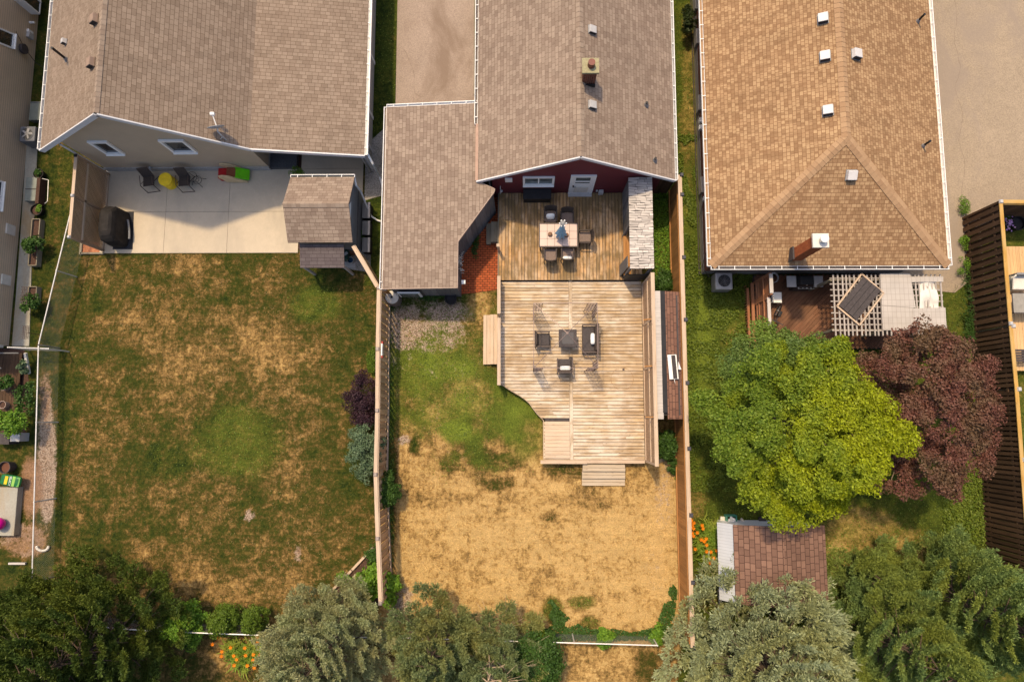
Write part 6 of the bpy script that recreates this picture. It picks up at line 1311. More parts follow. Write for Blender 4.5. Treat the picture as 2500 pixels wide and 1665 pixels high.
tag(MB().beam(G(911, 1336, 0.08), G(860, 1390, 0.08), 0.1, 0.12).beam(G(858, 1392, 0.08), G(792, 1460, 0.08), 0.1, 0.12).build('timber_edging', M['cedar']), 'diagonal timber edging of the dark garden bed in the left yard', 'edging')
tag(MB().beam(G(1752, 1290, 0.06), G(1757, 1412, 0.06), 0.12, 0.12).beam(G(1756, 1436, 0.06), G(1760, 1500, 0.06), 0.12, 0.12).build('stone_kerb', M['offwhite']), 'pale kerb stones beside the white shed wall', 'kerb')
tag(MB().slab([G(1607, 1121, 0.3), G(1640, 1110, 0.3), G(1645, 1114, 0.02), G(1607, 1133, 0.02)], 0.03).build('retaining_board', M['planter']), 'slanting brown board between the deck corner and the cedar fence', 'board')
tag(MB().beam(G(925, 1557, 0.6), G(960, 1536, 0.3), 0.12, 0.1).build('loose_timber', M['planter']), 'short weathered timber lying where the board fence ends', 'timber')

# ------------------------------------------------------------------ VEGETATION
bark = plain('bark_m', (0.20, 0.14, 0.10), 0.9, 0, 0.3, 12); barkd = plain('bark_d', (0.10, 0.07, 0.05), 0.9, 0, 0.3, 12); barkl = plain('bark_l', (0.40, 0.30, 0.21), 0.9, 0, 0.3, 12)
def crown_leaves(c, R, n_cl, per, size, rc=(0.3, 0.55), low=-0.25, rough=0.3, asp=0.6, seed=0, inner=0.25, bough=None):
    """leaf clumps through an uneven crown; returns quads and clump centres. bough = (number, radius): clumps gather on separate boughs"""
    c = np.array(c); R = np.array(R); cen = []
    def shell():
        while True:
            d = rng.normal(0, 1, 3); d /= np.linalg.norm(d)
            if d[2] >= low: return d, 1+rough*noise.fractal(V(*(d*1.7))+V(seed*3.1, seed, 0), 0.8, 2.0, 3)
    if bough:
        bs = []; k = 0
        while len(bs) < bough[0] and k < 6000:
            k += 1; d, f = shell(); q = c+d*R*f*(rng.uniform(0.8, 1.0) if rng.random() < 0.8 else rng.uniform(0.45, 0.75))
            if all(np.linalg.norm((q-b)*np.array([1, 1, 0.6])) > bough[1]*1.08 for b in bs): bs.append(q)
        per_b = max(1, n_cl//len(bs))
        for q in bs:
            ax = (q-c)/R; ax /= max(np.linalg.norm(ax), 0.1); br = bough[1]*rng.uniform(0.6, 1.0)
            for _ in range(per_b):
                v = rng.normal(0, 1, 3); v /= np.linalg.norm(v); v[2] = abs(v[2])*0.55-0.1; cen.append(q+v*br*rng.uniform(0.5, 1.0)**0.5*np.array([1, 1, 0.8])+ax*br*0.25)
    else:
        k = 0
        while len(cen) < n_cl and k < n_cl*20:
            k += 1; d, f = shell()
            if noise.noise(V(*(d*3.3))+V(0, seed*2.0, 5)) < -0.34: continue              # gaps in the crown
            t = rng.uniform(0.86, 1.03) if rng.random() > inner else rng.uniform(0.45, 0.86)
            cen.append(c+d*R*f*t)
    cen = np.array(cen); out = []
    for q in cen:
        r = rng.uniform(*rc); n = int(per*rng.uniform(0.6, 1.3)*(r/np.mean(rc))**2)
        d = unit(rng.normal(0, 1, (n, 3))); d[:, 2] = np.abs(d[:, 2])*0.9-0.25; ax = (q-c)/R; ax /= max(np.linalg.norm(ax), 0.1)
        rad = r*rng.uniform(0.45, 1.0, n)[:, None]**0.6; p = q+d*rad*np.array([1, 1, 0.6]); p += 0.12*r*rng.normal(0, 1, (n, 3))
        nr = d*0.8+ax*0.35+np.array([0, 0, 0.6]); out.append(leaf_quads(p, unit(nr), size, asp, 0.75))
    return np.concatenate(out), cen
def trunk(base, top, r, cen, par, nl=14, mat=bark, seed=0):
    m = MB(); base = Vector(base); top = Vector(top); pts = [base.lerp(top, k/4)+V(random.gauss(0, 0.04), random.gauss(0, 0.04), 0)*(0 < k < 4) for k in range(5)]
    for k in range(4): m.cyl(pts[k], pts[k+1], r*(1-0.18*k), r*(1-0.18*(k+1)), 10, k == 0)
    m.build('trunk', mat, par)
    if cen is not None and len(cen):
        m = MB(); sel = rng.choice(len(cen), min(nl, len(cen)), replace=False)
        for i in sel:
            e = Vector(cen[i]); s_ = base.lerp(top, random.uniform(0.45, 0.95)); md = s_.lerp(e, 0.5)+V(0, 0, 0.15)
            m.cyl(s_, md, r*0.4, r*0.25, 6, False); m.cyl(md, e, r*0.25, r*0.08, 6, False)
        m.build('limb', mat, par)
def leafy(name, label, cat, px, py, z, R, n_cl, per, size, mat, group=None, seed=0, tr=0.0, barkm=bark, **kw):
    q = G(px, py, z); R = (R, R, R*0.7) if isinstance(R, (int, float)) else R
    t = thing(name, label, cat, V(q.x, q.y, 0), group); L, cen = crown_leaves(q, R, n_cl, per, size, seed=seed, **kw)
    if tr: trunk(V(q.x, q.y, 0), V(q.x, q.y, max(z, 0.3)), tr, cen, t, 16 if tr > 0.05 else 8, barkm)
    quads('crown' if tr > 0.05 else 'foliage', L, mat, t); return t
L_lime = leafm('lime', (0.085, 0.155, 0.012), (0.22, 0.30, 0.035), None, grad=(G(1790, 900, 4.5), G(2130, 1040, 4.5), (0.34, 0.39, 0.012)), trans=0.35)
L_green = leafm('green', (0.08, 0.14, 0.03), (0.15, 0.22, 0.055), (0.17, 0.25, 0.035), trans=0.3)
L_red = leafm('redleaf', (0.110, 0.042, 0.032), (0.20, 0.085, 0.060), (0.13, 0.085, 0.045), 0.9, trans=0.2)
L_dark = leafm('darkleaf', (0.03, 0.075, 0.012), (0.07, 0.14, 0.025), trans=0.25)
L_grey = leafm('greygreen', (0.07, 0.12, 0.06), (0.16, 0.22, 0.12), trans=0.2)
L_purp = leafm('purpleleaf', (0.022, 0.010, 0.016), (0.060, 0.026, 0.036), trans=0.15)
L_box = leafm('boxleaf', (0.06, 0.11, 0.010), (0.14, 0.21, 0.020), trans=0.25)
L_brt = leafm('brightleaf', (0.09, 0.20, 0.02), (0.20, 0.34, 0.03), trans=0.3)
N_dk = leafm('needle_dark', (0.045, 0.080, 0.016), (0.10, 0.150, 0.028), (0.15, 0.18, 0.025), 0.6, trans=0.2)
N_silv = leafm('needle_silver', (0.28, 0.32, 0.15), (0.48, 0.52, 0.28), (0.42, 0.40, 0.20), 0.8, trans=0.3)
N_mid = leafm('needle_mid', (0.14, 0.20, 0.08), (0.31, 0.36, 0.16), (0.31, 0.30, 0.09), 0.6, trans=0.3)
N_spr = leafm('needle_spruce', (0.27, 0.32, 0.18), (0.48, 0.53, 0.32), (0.38, 0.39, 0.16), 0.45, trans=0.25)
N_pin = leafm('needle_pine', (0.125, 0.20, 0.065), (0.27, 0.37, 0.12), (0.27, 0.31, 0.05), 0.5, trans=0.3)

leafy('green_maple', 'big maple with bright lime leaves on its right side, left of the red maple', 'maple tree', 1955, 1045, 4.3, (2.6, 2.45, 1.9), 1000, 125, 0.052, L_lime, None, 2, 0.16, rc=(0.20, 0.36), low=-0.12, rough=0.36, bough=(90, 0.60))
leafy('green_shrub_tree', 'darker bushy green tree behind the lime maple, below the lattice screen', 'tree', 1885, 890, 2.9, (1.95, 1.0, 1.0), 300, 110, 0.05, L_green, None, 4, 0.1, low=-0.1, rc=(0.18, 0.34), bough=(22, 0.6))
leafy('red_maple', 'dark red-leaved maple at the right, in front of the dark fence', 'maple tree', 2255, 1000, 3.6, (1.95, 2.6, 1.7), 620, 110, 0.05, L_red, None, 5, 0.14, rc=(0.18, 0.34), low=-0.1, rough=0.4, bough=(44, 0.66))
leafy('red_maple_sprout', 'single red branch tip of the red maple reaching over the dark fence', 'branch', 2437, 1055, 2.8, (0.28, 0.28, 0.2), 10, 60, 0.07, leafm('redtip', (0.22, 0.04, 0.045), (0.35, 0.09, 0.08)), None, 5, 0.02) if False else None

def conifer(name, label, px, py, zc, h_, R, mat, seed=0, ds=0.85, shoots=170, sl=0.22, sw=0.045, puff=0.5, irr=0.45, z0=0.9, pw=0.75, needles=2, barkm=barkd, group='conifers along the back fence', lean=0.45, bare=0, wid=0.62, nrand=0.5):
    """each bough ends in a plume of shoots; plumes keep their distance so the dark inside of the crown shows between them"""
    rs = np.random.default_rng(seed); q = G(px, py, zc); base = np.array([q.x, q.y, 0.0]); t = thing(name, label, 'pine tree' if 'spruce' not in name else 'spruce tree', V(q.x, q.y, 0), group)
    sp = []; pts = np.zeros((0, 3)); tries = 0
    while tries < 2600:
        tries += 1; f = rs.random()**1.25; an = rs.uniform(0, 2*math.pi); z = z0+(h_-z0)*f
        nz = noise.fractal(V(math.cos(an)*1.5+seed, math.sin(an)*1.5, z*0.75), 0.9, 2.0, 3); outer = rs.random() < 0.7
        rr = (R*(1-f)**pw*(1+irr*nz))*(1.0 if outer else rs.uniform(0.4, 0.7)); c = base+np.array([math.cos(an)*rr, math.sin(an)*rr, z+0.1*rr])
        if len(pts) == 0 or np.min(np.sum(((pts-c)*np.array([1, 1, 0.8]))**2, 1)) > (ds*(0.92-0.4*f))**2: sp.append((c, an, f)); pts = np.vstack([pts, c])
    sp.append((base+np.array([0, 0, h_]), 0, 1.0)); P, D, Ls = [], [], []; lm = MB()
    for c, an, f in sp:
        ax = unit(np.array([math.cos(an)*(1-f*0.6), math.sin(an)*(1-f*0.6), lean+0.9*f])); sd = np.array([-math.sin(an), math.cos(an), 0.0]); up_ = np.cross(ax, sd); k_ = puff*rs.uniform(0.7, 1.3)*(1-0.3*f); n = int(shoots*(k_/puff)**2*rs.uniform(0.8, 1.1))
        for sub_ in range(4):                                                   # a plume is four overlapping lobes
            off = (sub_-1)*k_*wid*rs.uniform(0.6, 1.0)*sd+ax*k_*(0.35 if sub_ == 1 else rs.uniform(-0.2, 0.1)) if sub_ < 3 else -ax*k_*rs.uniform(0.9, 1.3); kk = k_*(0.75 if sub_ == 1 else 0.58); m_ = n//3
            u = unit(rs.normal(0, 1, (m_, 3))); la, ls_, lu = (u @ ax), (u @ sd), np.abs(u @ np.array([0, 0, 1.0])); up3 = np.array([0, 0, 1.0]); r_ = rs.uniform(0.35, 1.0, m_)
            p = c+off+((la*r_*kk*1.25)[:, None]*ax+(ls_*r_*kk*wid)[:, None]*sd+((lu*r_*kk*0.55)[:, None])*up3)
            P.append(p); D.append(unit(u*0.55+ax*0.8+up3*0.35+0.2*rs.normal(0, 1, (m_, 3)))); Ls.append(sl*rs.uniform(0.6, 1.2, m_))
        org = c-ax*k_*0.9; rc_ = base+np.array([0, 0, max(0.4, c[2]-0.3*np.linalg.norm((c-base)[:2]))]); md = rc_+(org-rc_)*0.5-np.array([0, 0, 0.06])
        lm.cyl(rc_, md, 0.026, 0.018, 5, False); lm.cyl(md, org, 0.018, 0.012, 5, False); lm.cyl(org, c+ax*k_*0.5, 0.012, 0.005, 4, False)
    for _ in range(bare):
        c, an, f = sp[rs.integers(len(sp)-1)]; d = np.array([math.cos(an), math.sin(an), 0.5]); o = c-d*0.2
        for k in range(3): e = o+d*0.7+rs.normal(0, 0.2, 3); lm.cyl(o, e, 0.012, 0.004, 4, False)
    P = np.concatenate(P); D = np.concatenate(D); Ls = np.concatenate(Ls)[:, None]; out = []
    for j in range(needles):
        nd = unit(D+(0 if j == 0 else nrand)*rs.normal(0, 1, P.shape)); L = Ls*(1.0 if j == 0 else 0.7); sd = unit(np.cross(nd, rs.normal(0, 1, P.shape)))*sw/2; st = P+D*Ls*(0.0 if j == 0 else rs.uniform(0, 0.5, (len(P), 1)))
        out.append(np.stack([st-sd*0.5, st+nd*L*0.6-sd, st+nd*L, st+nd*L*0.6+sd], 1))
    m = MB(); m.cyl(V(*base), V(base[0], base[1], h_*0.55), 0.13*R/3+0.03, 0.07, 9).cyl(V(base[0], base[1], h_*0.55), V(base[0], base[1], h_-0.1), 0.07, 0.015, 8); m.build('trunk', barkm, t)
    lm.build('limb', barkm, t)['kind'] = 'stuff'; quads('needles', np.concatenate(out), mat, t); return t
conifer('pine_tree', 'dark green loose pine filling the lower left corner', 165, 1610, 4.0, 8.0, 2.75, N_dk, 11, 0.86, 330, 0.19, 0.034, 0.55, 0.55, needles=4, bare=8)
conifer('pine_tree', 'smaller dark pine at the far left edge behind the chain-link fence', 0, 1585, 3.2, 6.3, 1.9, N_dk, 12, 0.86, 330, 0.19, 0.034, 0.5, 0.5, needles=4)
conifer('pine_tree', 'silvery olive pine at the lower end of the board fence', 772, 1622, 3.6, 6.6, 2.15, N_silv, 13, 0.62, 240, 0.14, 0.030, 0.42, 0.4, needles=4, pw=0.6, bare=4)
conifer('pine_tree', 'loose grey-green pine in front of the rear fence, just right of the board fence end', 1055, 1600, 3.2, 5.4, 1.5, N_mid, 14, 0.72, 260, 0.17, 0.032, 0.42, 0.75, needles=4, bare=8)
conifer('pine_tree', 'thin pine with pale bare limbs left of the dark shrub at the bottom edge', 1195, 1640, 3.0, 4.8, 1.55, N_mid, 15, 0.82, 260, 0.17, 0.032, 0.42, 0.8, needles=4, barkm=barkl, bare=18)
conifer('spruce_tree', 'large pale blue-green spruce over the lower end of the cedar fence and shed corner', 1900, 1668, 4.0, 7.4, 3.35, N_spr, 16, 0.74, 190, 0.23, 0.048, 0.5, 0.35, needles=3, pw=0.65, bare=3, nrand=0.35)
conifer('pine_tree', 'dark green pine right of the spruce with shadowed gaps between its boughs', 2215, 1590, 3.6, 7.2, 2.2, N_pin, 17, 0.90, 420, 0.16, 0.032, 0.58, 0.7, needles=4, lean=0.4)
conifer('pine_tree', 'bright green feathery pine in the lower right corner beside the dark fence', 2400, 1500, 3.6, 8.4, 2.1, N_pin, 18, 0.80, 420, 0.16, 0.032, 0.55, 0.5, needles=4)
conifer('pine_tree', 'small soft green pine top in the shaded lawn below the red maple', 2130, 1405, 1.5, 3.0, 1.0, N_pin, 19, 0.65, 300, 0.15, 0.030, 0.42, 0.6, needles=4, z0=0.5)

g_ = 'round bushes by the rear chain-link fence'
leafy('round_bush', 'bright leafy round bush, leftmost of the three by the rear fence', 'bush', 455, 1520, 0.8, (0.72, 0.72, 0.9), 90, 90, 0.042, L_brt, g_, 21, 0.03, rc=(0.12, 0.26), rough=0.45)
leafy('round_bush', 'dark green round bush in the middle of the three by the rear fence', 'bush', 553, 1512, 0.7, (0.58, 0.58, 0.9), 70, 110, 0.04, L_box, g_, 22, 0.03, rc=(0.15, 0.26), rough=0.15)
leafy('round_bush', 'clipped yellow-green bush, rightmost of the three by the rear fence', 'bush', 624, 1510, 0.7, (0.44, 0.50, 0.85), 60, 120, 0.032, L_box, g_, 23, 0.03, rc=(0.12, 0.2), rough=0.1)
leafy('purple_shrub', 'dark purple shrub against the board fence', 'shrub', 888, 978, 1.0, (0.50, 1.0, 0.8), 110, 90, 0.036, L_purp, None, 24, 0.03, rc=(0.1, 0.24), rough=0.6)
leafy('grey_green_shrub', 'grey-green shrub below the purple one against the board fence', 'shrub', 893, 1092, 1.0, (0.62, 0.95, 0.75), 100, 70, 0.045, L_grey, None, 25, 0.03, rc=(0.12, 0.26), rough=0.6)
leafy('small_cedar', 'small clipped yellow-green evergreen above the purple shrub', 'shrub', 914, 882, 0.7, (0.22, 0.55, 0.5), 40, 90, 0.03, L_box, None, 26, 0.02, rc=(0.1, 0.18), rough=0.1)
leafy('fence_bush', 'round green bush growing through the board fence on the middle yard side', 'bush', 951, 1206, 0.8, (0.34, 0.46, 0.5), 34, 90, 0.045, L_dark, None, 27, 0.03, rc=(0.14, 0.22))
leafy('fence_vine', 'small dark vine on the board fence just above the round green bush', 'vine', 950, 1168, 0.9, (0.2, 0.28, 0.3), 16, 60, 0.045, L_dark, None, 28, 0.0, rc=(0.1, 0.18))
leafy('leafy_bush', 'bright leafy bush in the dark garden bed, left of the board fence', 'bush', 903, 1423, 0.6, (0.48, 0.62, 0.45), 38, 60, 0.07, L_brt, None, 29, 0.02, rc=(0.15, 0.28))
leafy('leafy_bush', 'bright leafy bush on the middle yard side of the board fence end', 'bush', 951, 1436, 0.6, (0.32, 0.62, 0.45), 34, 60, 0.07, L_brt, None, 30, 0.02, rc=(0.15, 0.25))
leafy('bed_plant', 'small green plant at the top corner of the dark garden bed', 'plant', 912, 1352, 0.35, (0.25, 0.35, 0.25), 18, 60, 0.045, L_dark, None, 31, 0.0, rc=(0.12, 0.2))
leafy('bed_plant', 'low green plant on the timber edging of the dark garden bed', 'plant', 838, 1412, 0.3, (0.26, 0.2, 0.2), 14, 60, 0.045, L_brt, None, 32, 0.0, rc=(0.1, 0.18))
leafy('pale_plant', 'tiny cream coloured plant in the dark garden bed', 'plant', 868, 1408, 0.15, (0.12, 0.12, 0.08), 5, 30, 0.05, leafm('cream', (0.45, 0.42, 0.24), (0.6, 0.56, 0.36)), None, 33, 0.0, rc=(0.08, 0.12))
leafy('dark_shrub', 'dark round shrub at the bottom edge beside the thin pine', 'shrub', 1312, 1612, 1.2, (0.95, 1.0, 0.9), 110, 110, 0.05, L_dark, None, 34, 0.04, rc=(0.2, 0.36))
leafy('lime_bush', 'small lime yellow bush at the rear fence', 'bush', 1313, 1544, 0.4, (0.26, 0.3, 0.25), 16, 80, 0.045, leafm('limeb', (0.16, 0.27, 0.01), (0.32, 0.42, 0.02)), None, 35, 0.0, rc=(0.12, 0.2))
leafy('fence_plant', 'bright green plant leaning over the rear chain-link fence rail', 'plant', 1474, 1556, 0.5, (0.35, 0.32, 0.3), 20, 70, 0.05, L_brt, None, 36, 0.0, rc=(0.12, 0.2))
leafy('weed_clump', 'bright weedy clump by the spruce tip at the rear fence', 'weeds', 1604, 1545, 0.3, (0.28, 0.35, 0.2), 16, 60, 0.05, L_brt, None, 37, 0.0, rc=(0.12, 0.2))
leafy('shrub_between', 'dense green shrub in the gap between the lower deck wall and the cedar fence', 'shrub', 1626, 1085, 0.5, (0.36, 0.5, 0.4), 46, 80, 0.055, L_dark, None, 38, 0.0, rc=(0.15, 0.25))
leafy('creeping_plant', 'leafy creeper at the foot of the cedar fence beside the deck corner', 'plant', 1641, 1130, 0.3, (0.14, 0.4, 0.25), 16, 60, 0.045, L_dark, None, 39, 0.0, rc=(0.1, 0.16))
leafy('shaded_shrub', 'dark shrub between the bar shelter and the narrow store', 'shrub', 1617, 690, 0.4, (0.30, 0.5, 0.35), 34, 80, 0.05, L_dark, None, 40, 0.0, rc=(0.14, 0.24))
leafy('fern', 'small fern poking out behind the garden shed gutter', 'fern', 726, 425, 0.7, (0.25, 0.2, 0.3), 14, 50, 0.06, L_brt, None, 41, 0.0, rc=(0.12, 0.18), asp=0.2)
leafy('box_plant', 'green plant between the grey wooden boxes and the shed wall', 'plant', 879, 572, 0.3, (0.12, 0.25, 0.2), 12, 50, 0.05, L_dark, None, 42, 0.0, rc=(0.1, 0.16))
leafy('tomato_plant', 'leafy plant spilling out of the upper wooden planter', 'plant', 84, 598, 0.6, (0.34, 0.30, 0.35), 22, 60, 0.055, L_dark, None, 43, 0.0, rc=(0.12, 0.2))
leafy('tomato_plant', 'leafy plant spilling out of the lower wooden planter with the trellis', 'plant', 74, 742, 0.6, (0.34, 0.38, 0.35), 26, 60, 0.055, L_dark, None, 44, 0.0, rc=(0.12, 0.2))
leafy('pot_plant', 'low dark plant in the upper black pot', 'plant', 93, 423, 0.28, (0.13, 0.13, 0.08), 6, 40, 0.04, L_dark, None, 45, 0.0, rc=(0.08, 0.12))
leafy('pot_plant', 'pale yellow-green leaf tuft in the black pot below the window well', 'plant', 95, 510, 0.3, (0.05, 0.12, 0.06), 4, 30, 0.045, L_brt, None, 46, 0.0, rc=(0.06, 0.1))
leafy('leafy_bush', 'rounded bright bush at the left edge above the low cabinet', 'bush', 18, 1032, 1.2, (0.66, 0.42, 0.4), 36, 80, 0.055, L_brt, None, 47, 0.02, rc=(0.15, 0.28))
leafy('trailing_plant', 'thin trailing plant at the corner of the dark deck', 'plant', 62, 975, 0.5, (0.38, 0.8, 0.35), 30, 50, 0.045, L_dark, None, 48, 0.0, rc=(0.12, 0.2))
leafy('pot_plant', 'green plant above the upper clay pot on the dark deck', 'plant', 12, 932, 0.8, (0.34, 0.24, 0.2), 16, 50, 0.06, L_dark, None, 49, 0.0, rc=(0.1, 0.18))
leafy('variegated_plant', 'pale variegated plant beside the dark deck', 'plant', 55, 898, 0.4, (0.22, 0.25, 0.2), 10, 40, 0.06, L_grey, None, 50, 0.0, rc=(0.1, 0.16))
leafy('wall_shrub', 'dark spindly shrub against the brick bungalow near the top edge', 'shrub', 1680, 52, 0.8, (0.28, 0.5, 0.4), 24, 60, 0.05, leafm('vdark', (0.02, 0.035, 0.01), (0.05, 0.07, 0.02)), None, 51, 0.02, rc=(0.12, 0.2))
for i, (px, py, rx_, ry_, lab) in enumerate(((2352, 500, 0.15, 0.45, 'weed in the driveway joint at the top corner of the slatted fence'), (2358, 590, 0.16, 0.30, 'small bright weed at the foot of the slatted fence, between two others'), (2352, 650, 0.25, 0.4, 'bushy weed at the foot of the slatted fence beside the driveway end'))):
    leafy('driveway_weed', lab, 'weed', px, py, 0.2, (rx_, ry_, 0.2), 14, 50, 0.045, L_brt, None, 52+i, 0.0, rc=(0.1, 0.18), asp=0.25)
q = G(2452, 540, 0.4); t = leafy('petunias', 'trailing petunias with violet flowers beside the black pot', 'flowers', 2454, 540, 0.45, (0.14, 0.42, 0.15), 14, 50, 0.045, L_dark, None, 56, 0.0, rc=(0.08, 0.14))
pp = np.array([[q.x+0.04, q.y, 0.6]])+rng.normal(0, 1, (70, 3))*np.array([0.08, 0.24, 0.06]); quads('blossom', leaf_quads(pp, np.tile([0, 0, 1.0], (70, 1)), 0.05, 1.0, 0.3), leafm('violet', (0.38, 0.16, 0.50), (0.62, 0.42, 0.72)), t)
leafy('brick_edge_plant', 'low weeds between the garage wall and the red brick path', 'weeds', 1160, 585, 0.1, (0.14, 0.7, 0.08), 22, 36, 0.035, L_dark, None, 58, 0.0, rc=(0.1, 0.18))
leafy('wall_fern', 'leafy weeds at the foot of the garage between the window and the black tub', 'weeds', 1055, 722, 0.15, (0.7, 0.12, 0.1), 20, 40, 0.04, L_dark, None, 59, 0.0, rc=(0.1, 0.18))
# blades: lilies, tall grass
def blades(c, n, L, w_, spread=0.3, lean=0.7, seed=0):
    rs = np.random.default_rng(seed); an = rs.uniform(0, 2*math.pi, n); d = np.stack([np.cos(an), np.sin(an), np.zeros(n)], 1); s_ = np.stack([-np.sin(an), np.cos(an), np.zeros(n)], 1)*w_/2
    b = np.array(c)+rs.normal(0, 1, (n, 3))*np.array([spread, spread, 0])*0.5; l = (L*rs.uniform(0.6, 1.15, n))[:, None]; le = rs.uniform(0.3, 1.0, n)[:, None]*lean; out = []; pts = [b]
    for f, up_ in ((0.4, 0.38), (0.75, 0.52), (1.0, 0.42)): pts.append(b+d*l*le*f**1.4+np.array([0, 0, 1.0])*l*up_)
    ws = (1, 0.9, 0.6, 0.05)
    for k in range(3): out.append(np.stack([pts[k]-s_*ws[k], pts[k]+s_*ws[k], pts[k+1]+s_*ws[k+1], pts[k+1]-s_*ws[k+1]], 1))
    return np.concatenate(out)
L_lily = leafm('lilyleaf', (0.10, 0.19, 0.015), (0.26, 0.36, 0.045), (0.34, 0.38, 0.06), 2.0, trans=0.35); orangef = plain('lily', (0.72, 0.22, 0.008), 0.5)
def lilies(label, spots, fl, n=90, L=0.75, seed=0):
    c = G(*spots[0]); t = thing('day_lily_clump', label, 'day lilies', V(c.x, c.y, 0)); B_ = [blades(G(a, b, 0), int(n*2), L, 0.052, 0.35, 0.8, seed+i) for i, (a, b) in enumerate(spots)]; quads('leaves', np.concatenate(B_), L_lily, t)
    m0 = None
    for a, b in fl:
        q = G(a, b, 0.75); m = MB(); m.cyl(V(q.x+random.gauss(0, 0.05), q.y+random.gauss(0, 0.05), 0.1), q, 0.006, 0.006, 4, False); r0 = random.random()
        for k in range(6): an = r0+k*math.pi/3; d = V(math.cos(an), math.sin(an), 0); s_ = V(-d.y, d.x, 0); m.face([q, q+d*0.045-s_*0.022+V(0, 0, 0.03), q+d*0.095+V(0, 0, 0.02), q+d*0.045+s_*0.022+V(0, 0, 0.03)])
        m.build('flower', orangef, t)
    return t
lilies('day lilies with orange flowers between the cedar fence and the white shed', [(1722, 1290), (1735, 1335), (1728, 1378), (1748, 1310), (1715, 1320), (1745, 1385)],
       [(1682, 1252), (1684, 1264), (1682, 1275), (1688, 1270), (1690, 1283), (1683, 1290), (1694, 1276), (1690, 1278), (1714, 1282), (1716, 1290), (1690, 1301), (1702, 1300), (1693, 1308), (1712, 1317), (1724, 1315), (1719, 1321), (1725, 1330), (1697, 1340), (1725, 1346), (1735, 1347), (1750, 1344), (1742, 1362), (1733, 1374), (1752, 1381), (1764, 1356), (1763, 1364), (1687, 1286), (1693, 1290)], 80, 0.8, 60)
lilies('day lilies with orange flowers behind the rear fence, left of the silvery pine', [(585, 1590), (620, 1585), (600, 1610), (640, 1572), (575, 1575)],
       [(534, 1556), (519, 1572), (563, 1580), (542, 1590), (541, 1601), (571, 1600), (578, 1609), (572, 1623), (598, 1581), (600, 1599), (604, 1624), (618, 1610), (619, 1597), (635, 1597), (629, 1554), (629, 1568), (621, 1629), (643, 1551)], 70, 0.7, 70)
c = G(2375, 760); t = thing('tall_grass', 'clump of long arching grass along the foot of the dark fence', 'grass clump', V(c.x, c.y, 0)); quads('blades', np.concatenate([blades(G(2368+random.uniform(-14, 14), py, 0), 60, 0.75, 0.022, 0.3, 0.8, 80+i) for i, py in enumerate(range(680, 850, 16))]), L_dark, t)
o = thing('hosta', 'strappy dark leaves under the leftmost round bush', 'plant', G(470, 1572)); quads('leaves', blades(G(468, 1570), 60, 0.6, 0.03, 0.3, 0.8, 99), L_dark, o)

# ------------------------------------------------------------------ ground cover that nobody could count
def scatter(name, n, region, size, mat, h_=0.04, label=None, thr=None, jit=0.7, asp=0.35):
    """small leaves lying in / over the turf, denser where the stored cover asks for it"""
    out = []; x0, x1, y0, y1 = region; P_ = []
    while len(P_) < n:
        px, py = random.uniform(x0, x1), random.uniform(y0, y1)
        if thr is None or thr(px, py): q = G(px, py); P_.append((q.x, q.y, random.uniform(0.0, h_)))
    P_ = np.array(P_); o = quads(name, leaf_quads(P_, np.tile([0, 0, 1.0], (len(P_), 1)), size, asp, jit), mat); struct(o, 'stuff'); return o
def inpoly(px, py, poly):
    c = False; j = len(poly)-1
    for i in range(len(poly)):
        if (poly[i][1] > py) != (poly[j][1] > py) and px < (poly[j][0]-poly[i][0])*(py-poly[i][1])/(poly[j][1]-poly[i][1])+poly[i][0]: c = not c
        j = i
    return c
gcp = [(1290, 1525), (1320, 1490), (1345, 1460), (1372, 1492), (1400, 1515), (1440, 1535), (1480, 1530), (1540, 1542), (1600, 1530), (1640, 1420), (1652, 1440), (1640, 1560), (1560, 1560), (1420, 1562), (1300, 1565)]
scatter('ground_cover', 5200, (1285, 1655, 1415, 1568), 0.05, L_dark, 0.16, thr=lambda a, b: inpoly(a, b, gcp) and noise.noise(V(a*0.02, b*0.03, 1)) > -0.25, jit=0.6, asp=0.6)
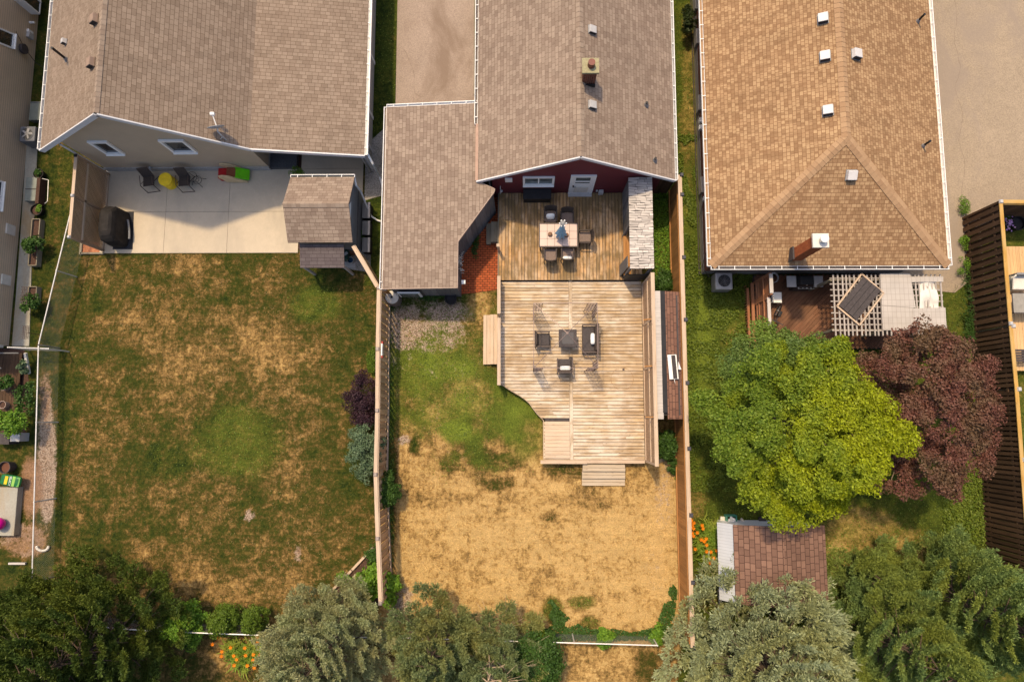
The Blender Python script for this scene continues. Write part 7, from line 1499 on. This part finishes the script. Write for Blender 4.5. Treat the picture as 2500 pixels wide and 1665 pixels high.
scatter('ground_cover', 2600, (1592, 1636, 470, 712), 0.06, L_brt, 0.15, jit=0.6, asp=0.3)
scatter('ground_cover', 900, (950, 962, 730, 1380), 0.04, L_dark, 0.12, jit=0.6, asp=0.4, thr=lambda a, b: noise.noise(V(a*0.02, b*0.02, 7)) > -0.1)
G_grn = leafm('blade_green', (0.045, 0.070, 0.012), (0.10, 0.12, 0.022), trans=0.3); G_lim = leafm('blade_lime', (0.08, 0.13, 0.014), (0.19, 0.24, 0.03), trans=0.3); G_tan = leafm('blade_tan', (0.20, 0.13, 0.05), (0.42, 0.29, 0.13), trans=0.2)
def wr_(px, py):
    q = G(px, py); return cover(px, py, q.x, q.y)
def open_(px, py): return not (80 < px < 925 and py < 622) and not (1210 < px < 1600 and py < 1130) and not (940 < px < 1215 and py < 715) and not (px > 1750 and py < 715) and not (px < 135)
scatter('grass', 22000, (135, 2400, 620, 1570), 0.035, G_grn, 0.04, thr=lambda a, b: open_(a, b) and random.random() < 1.0-wr_(a, b)[0]*1.5, jit=0.5)
scatter('grass', 14000, (135, 2400, 620, 1570), 0.055, G_tan, 0.012, thr=lambda a, b: open_(a, b) and random.random() < wr_(a, b)[0]*1.3-0.45, jit=0.12, asp=0.12)
scatter('clover', 20000, (200, 2420, 0, 1560), 0.028, G_lim, 0.05, thr=lambda a, b: (open_(a, b) or (905 < a < 965 and b < 320) or (1640 < a < 1700 and b < 700)) and random.random() < wr_(a, b)[2]*0.9, asp=0.8, jit=0.35)
scatter('clover', 16000, (1645, 1835, 640, 1200), 0.042, G_lim, 0.14, thr=lambda a, b: noise.noise(V(a*0.03, b*0.03, 3)) > -0.15, asp=0.8, jit=0.6)
scatter('clover', 6000, (2300, 2420, 1100, 1330), 0.042, G_lim, 0.12, asp=0.8, jit=0.6)
scatter('clover', 5000, (1645, 1700, 330, 660), 0.04, G_lim, 0.1, thr=lambda a, b: noise.noise(V(a*0.03, b*0.02, 9)) > -0.05, asp=0.8, jit=0.6)
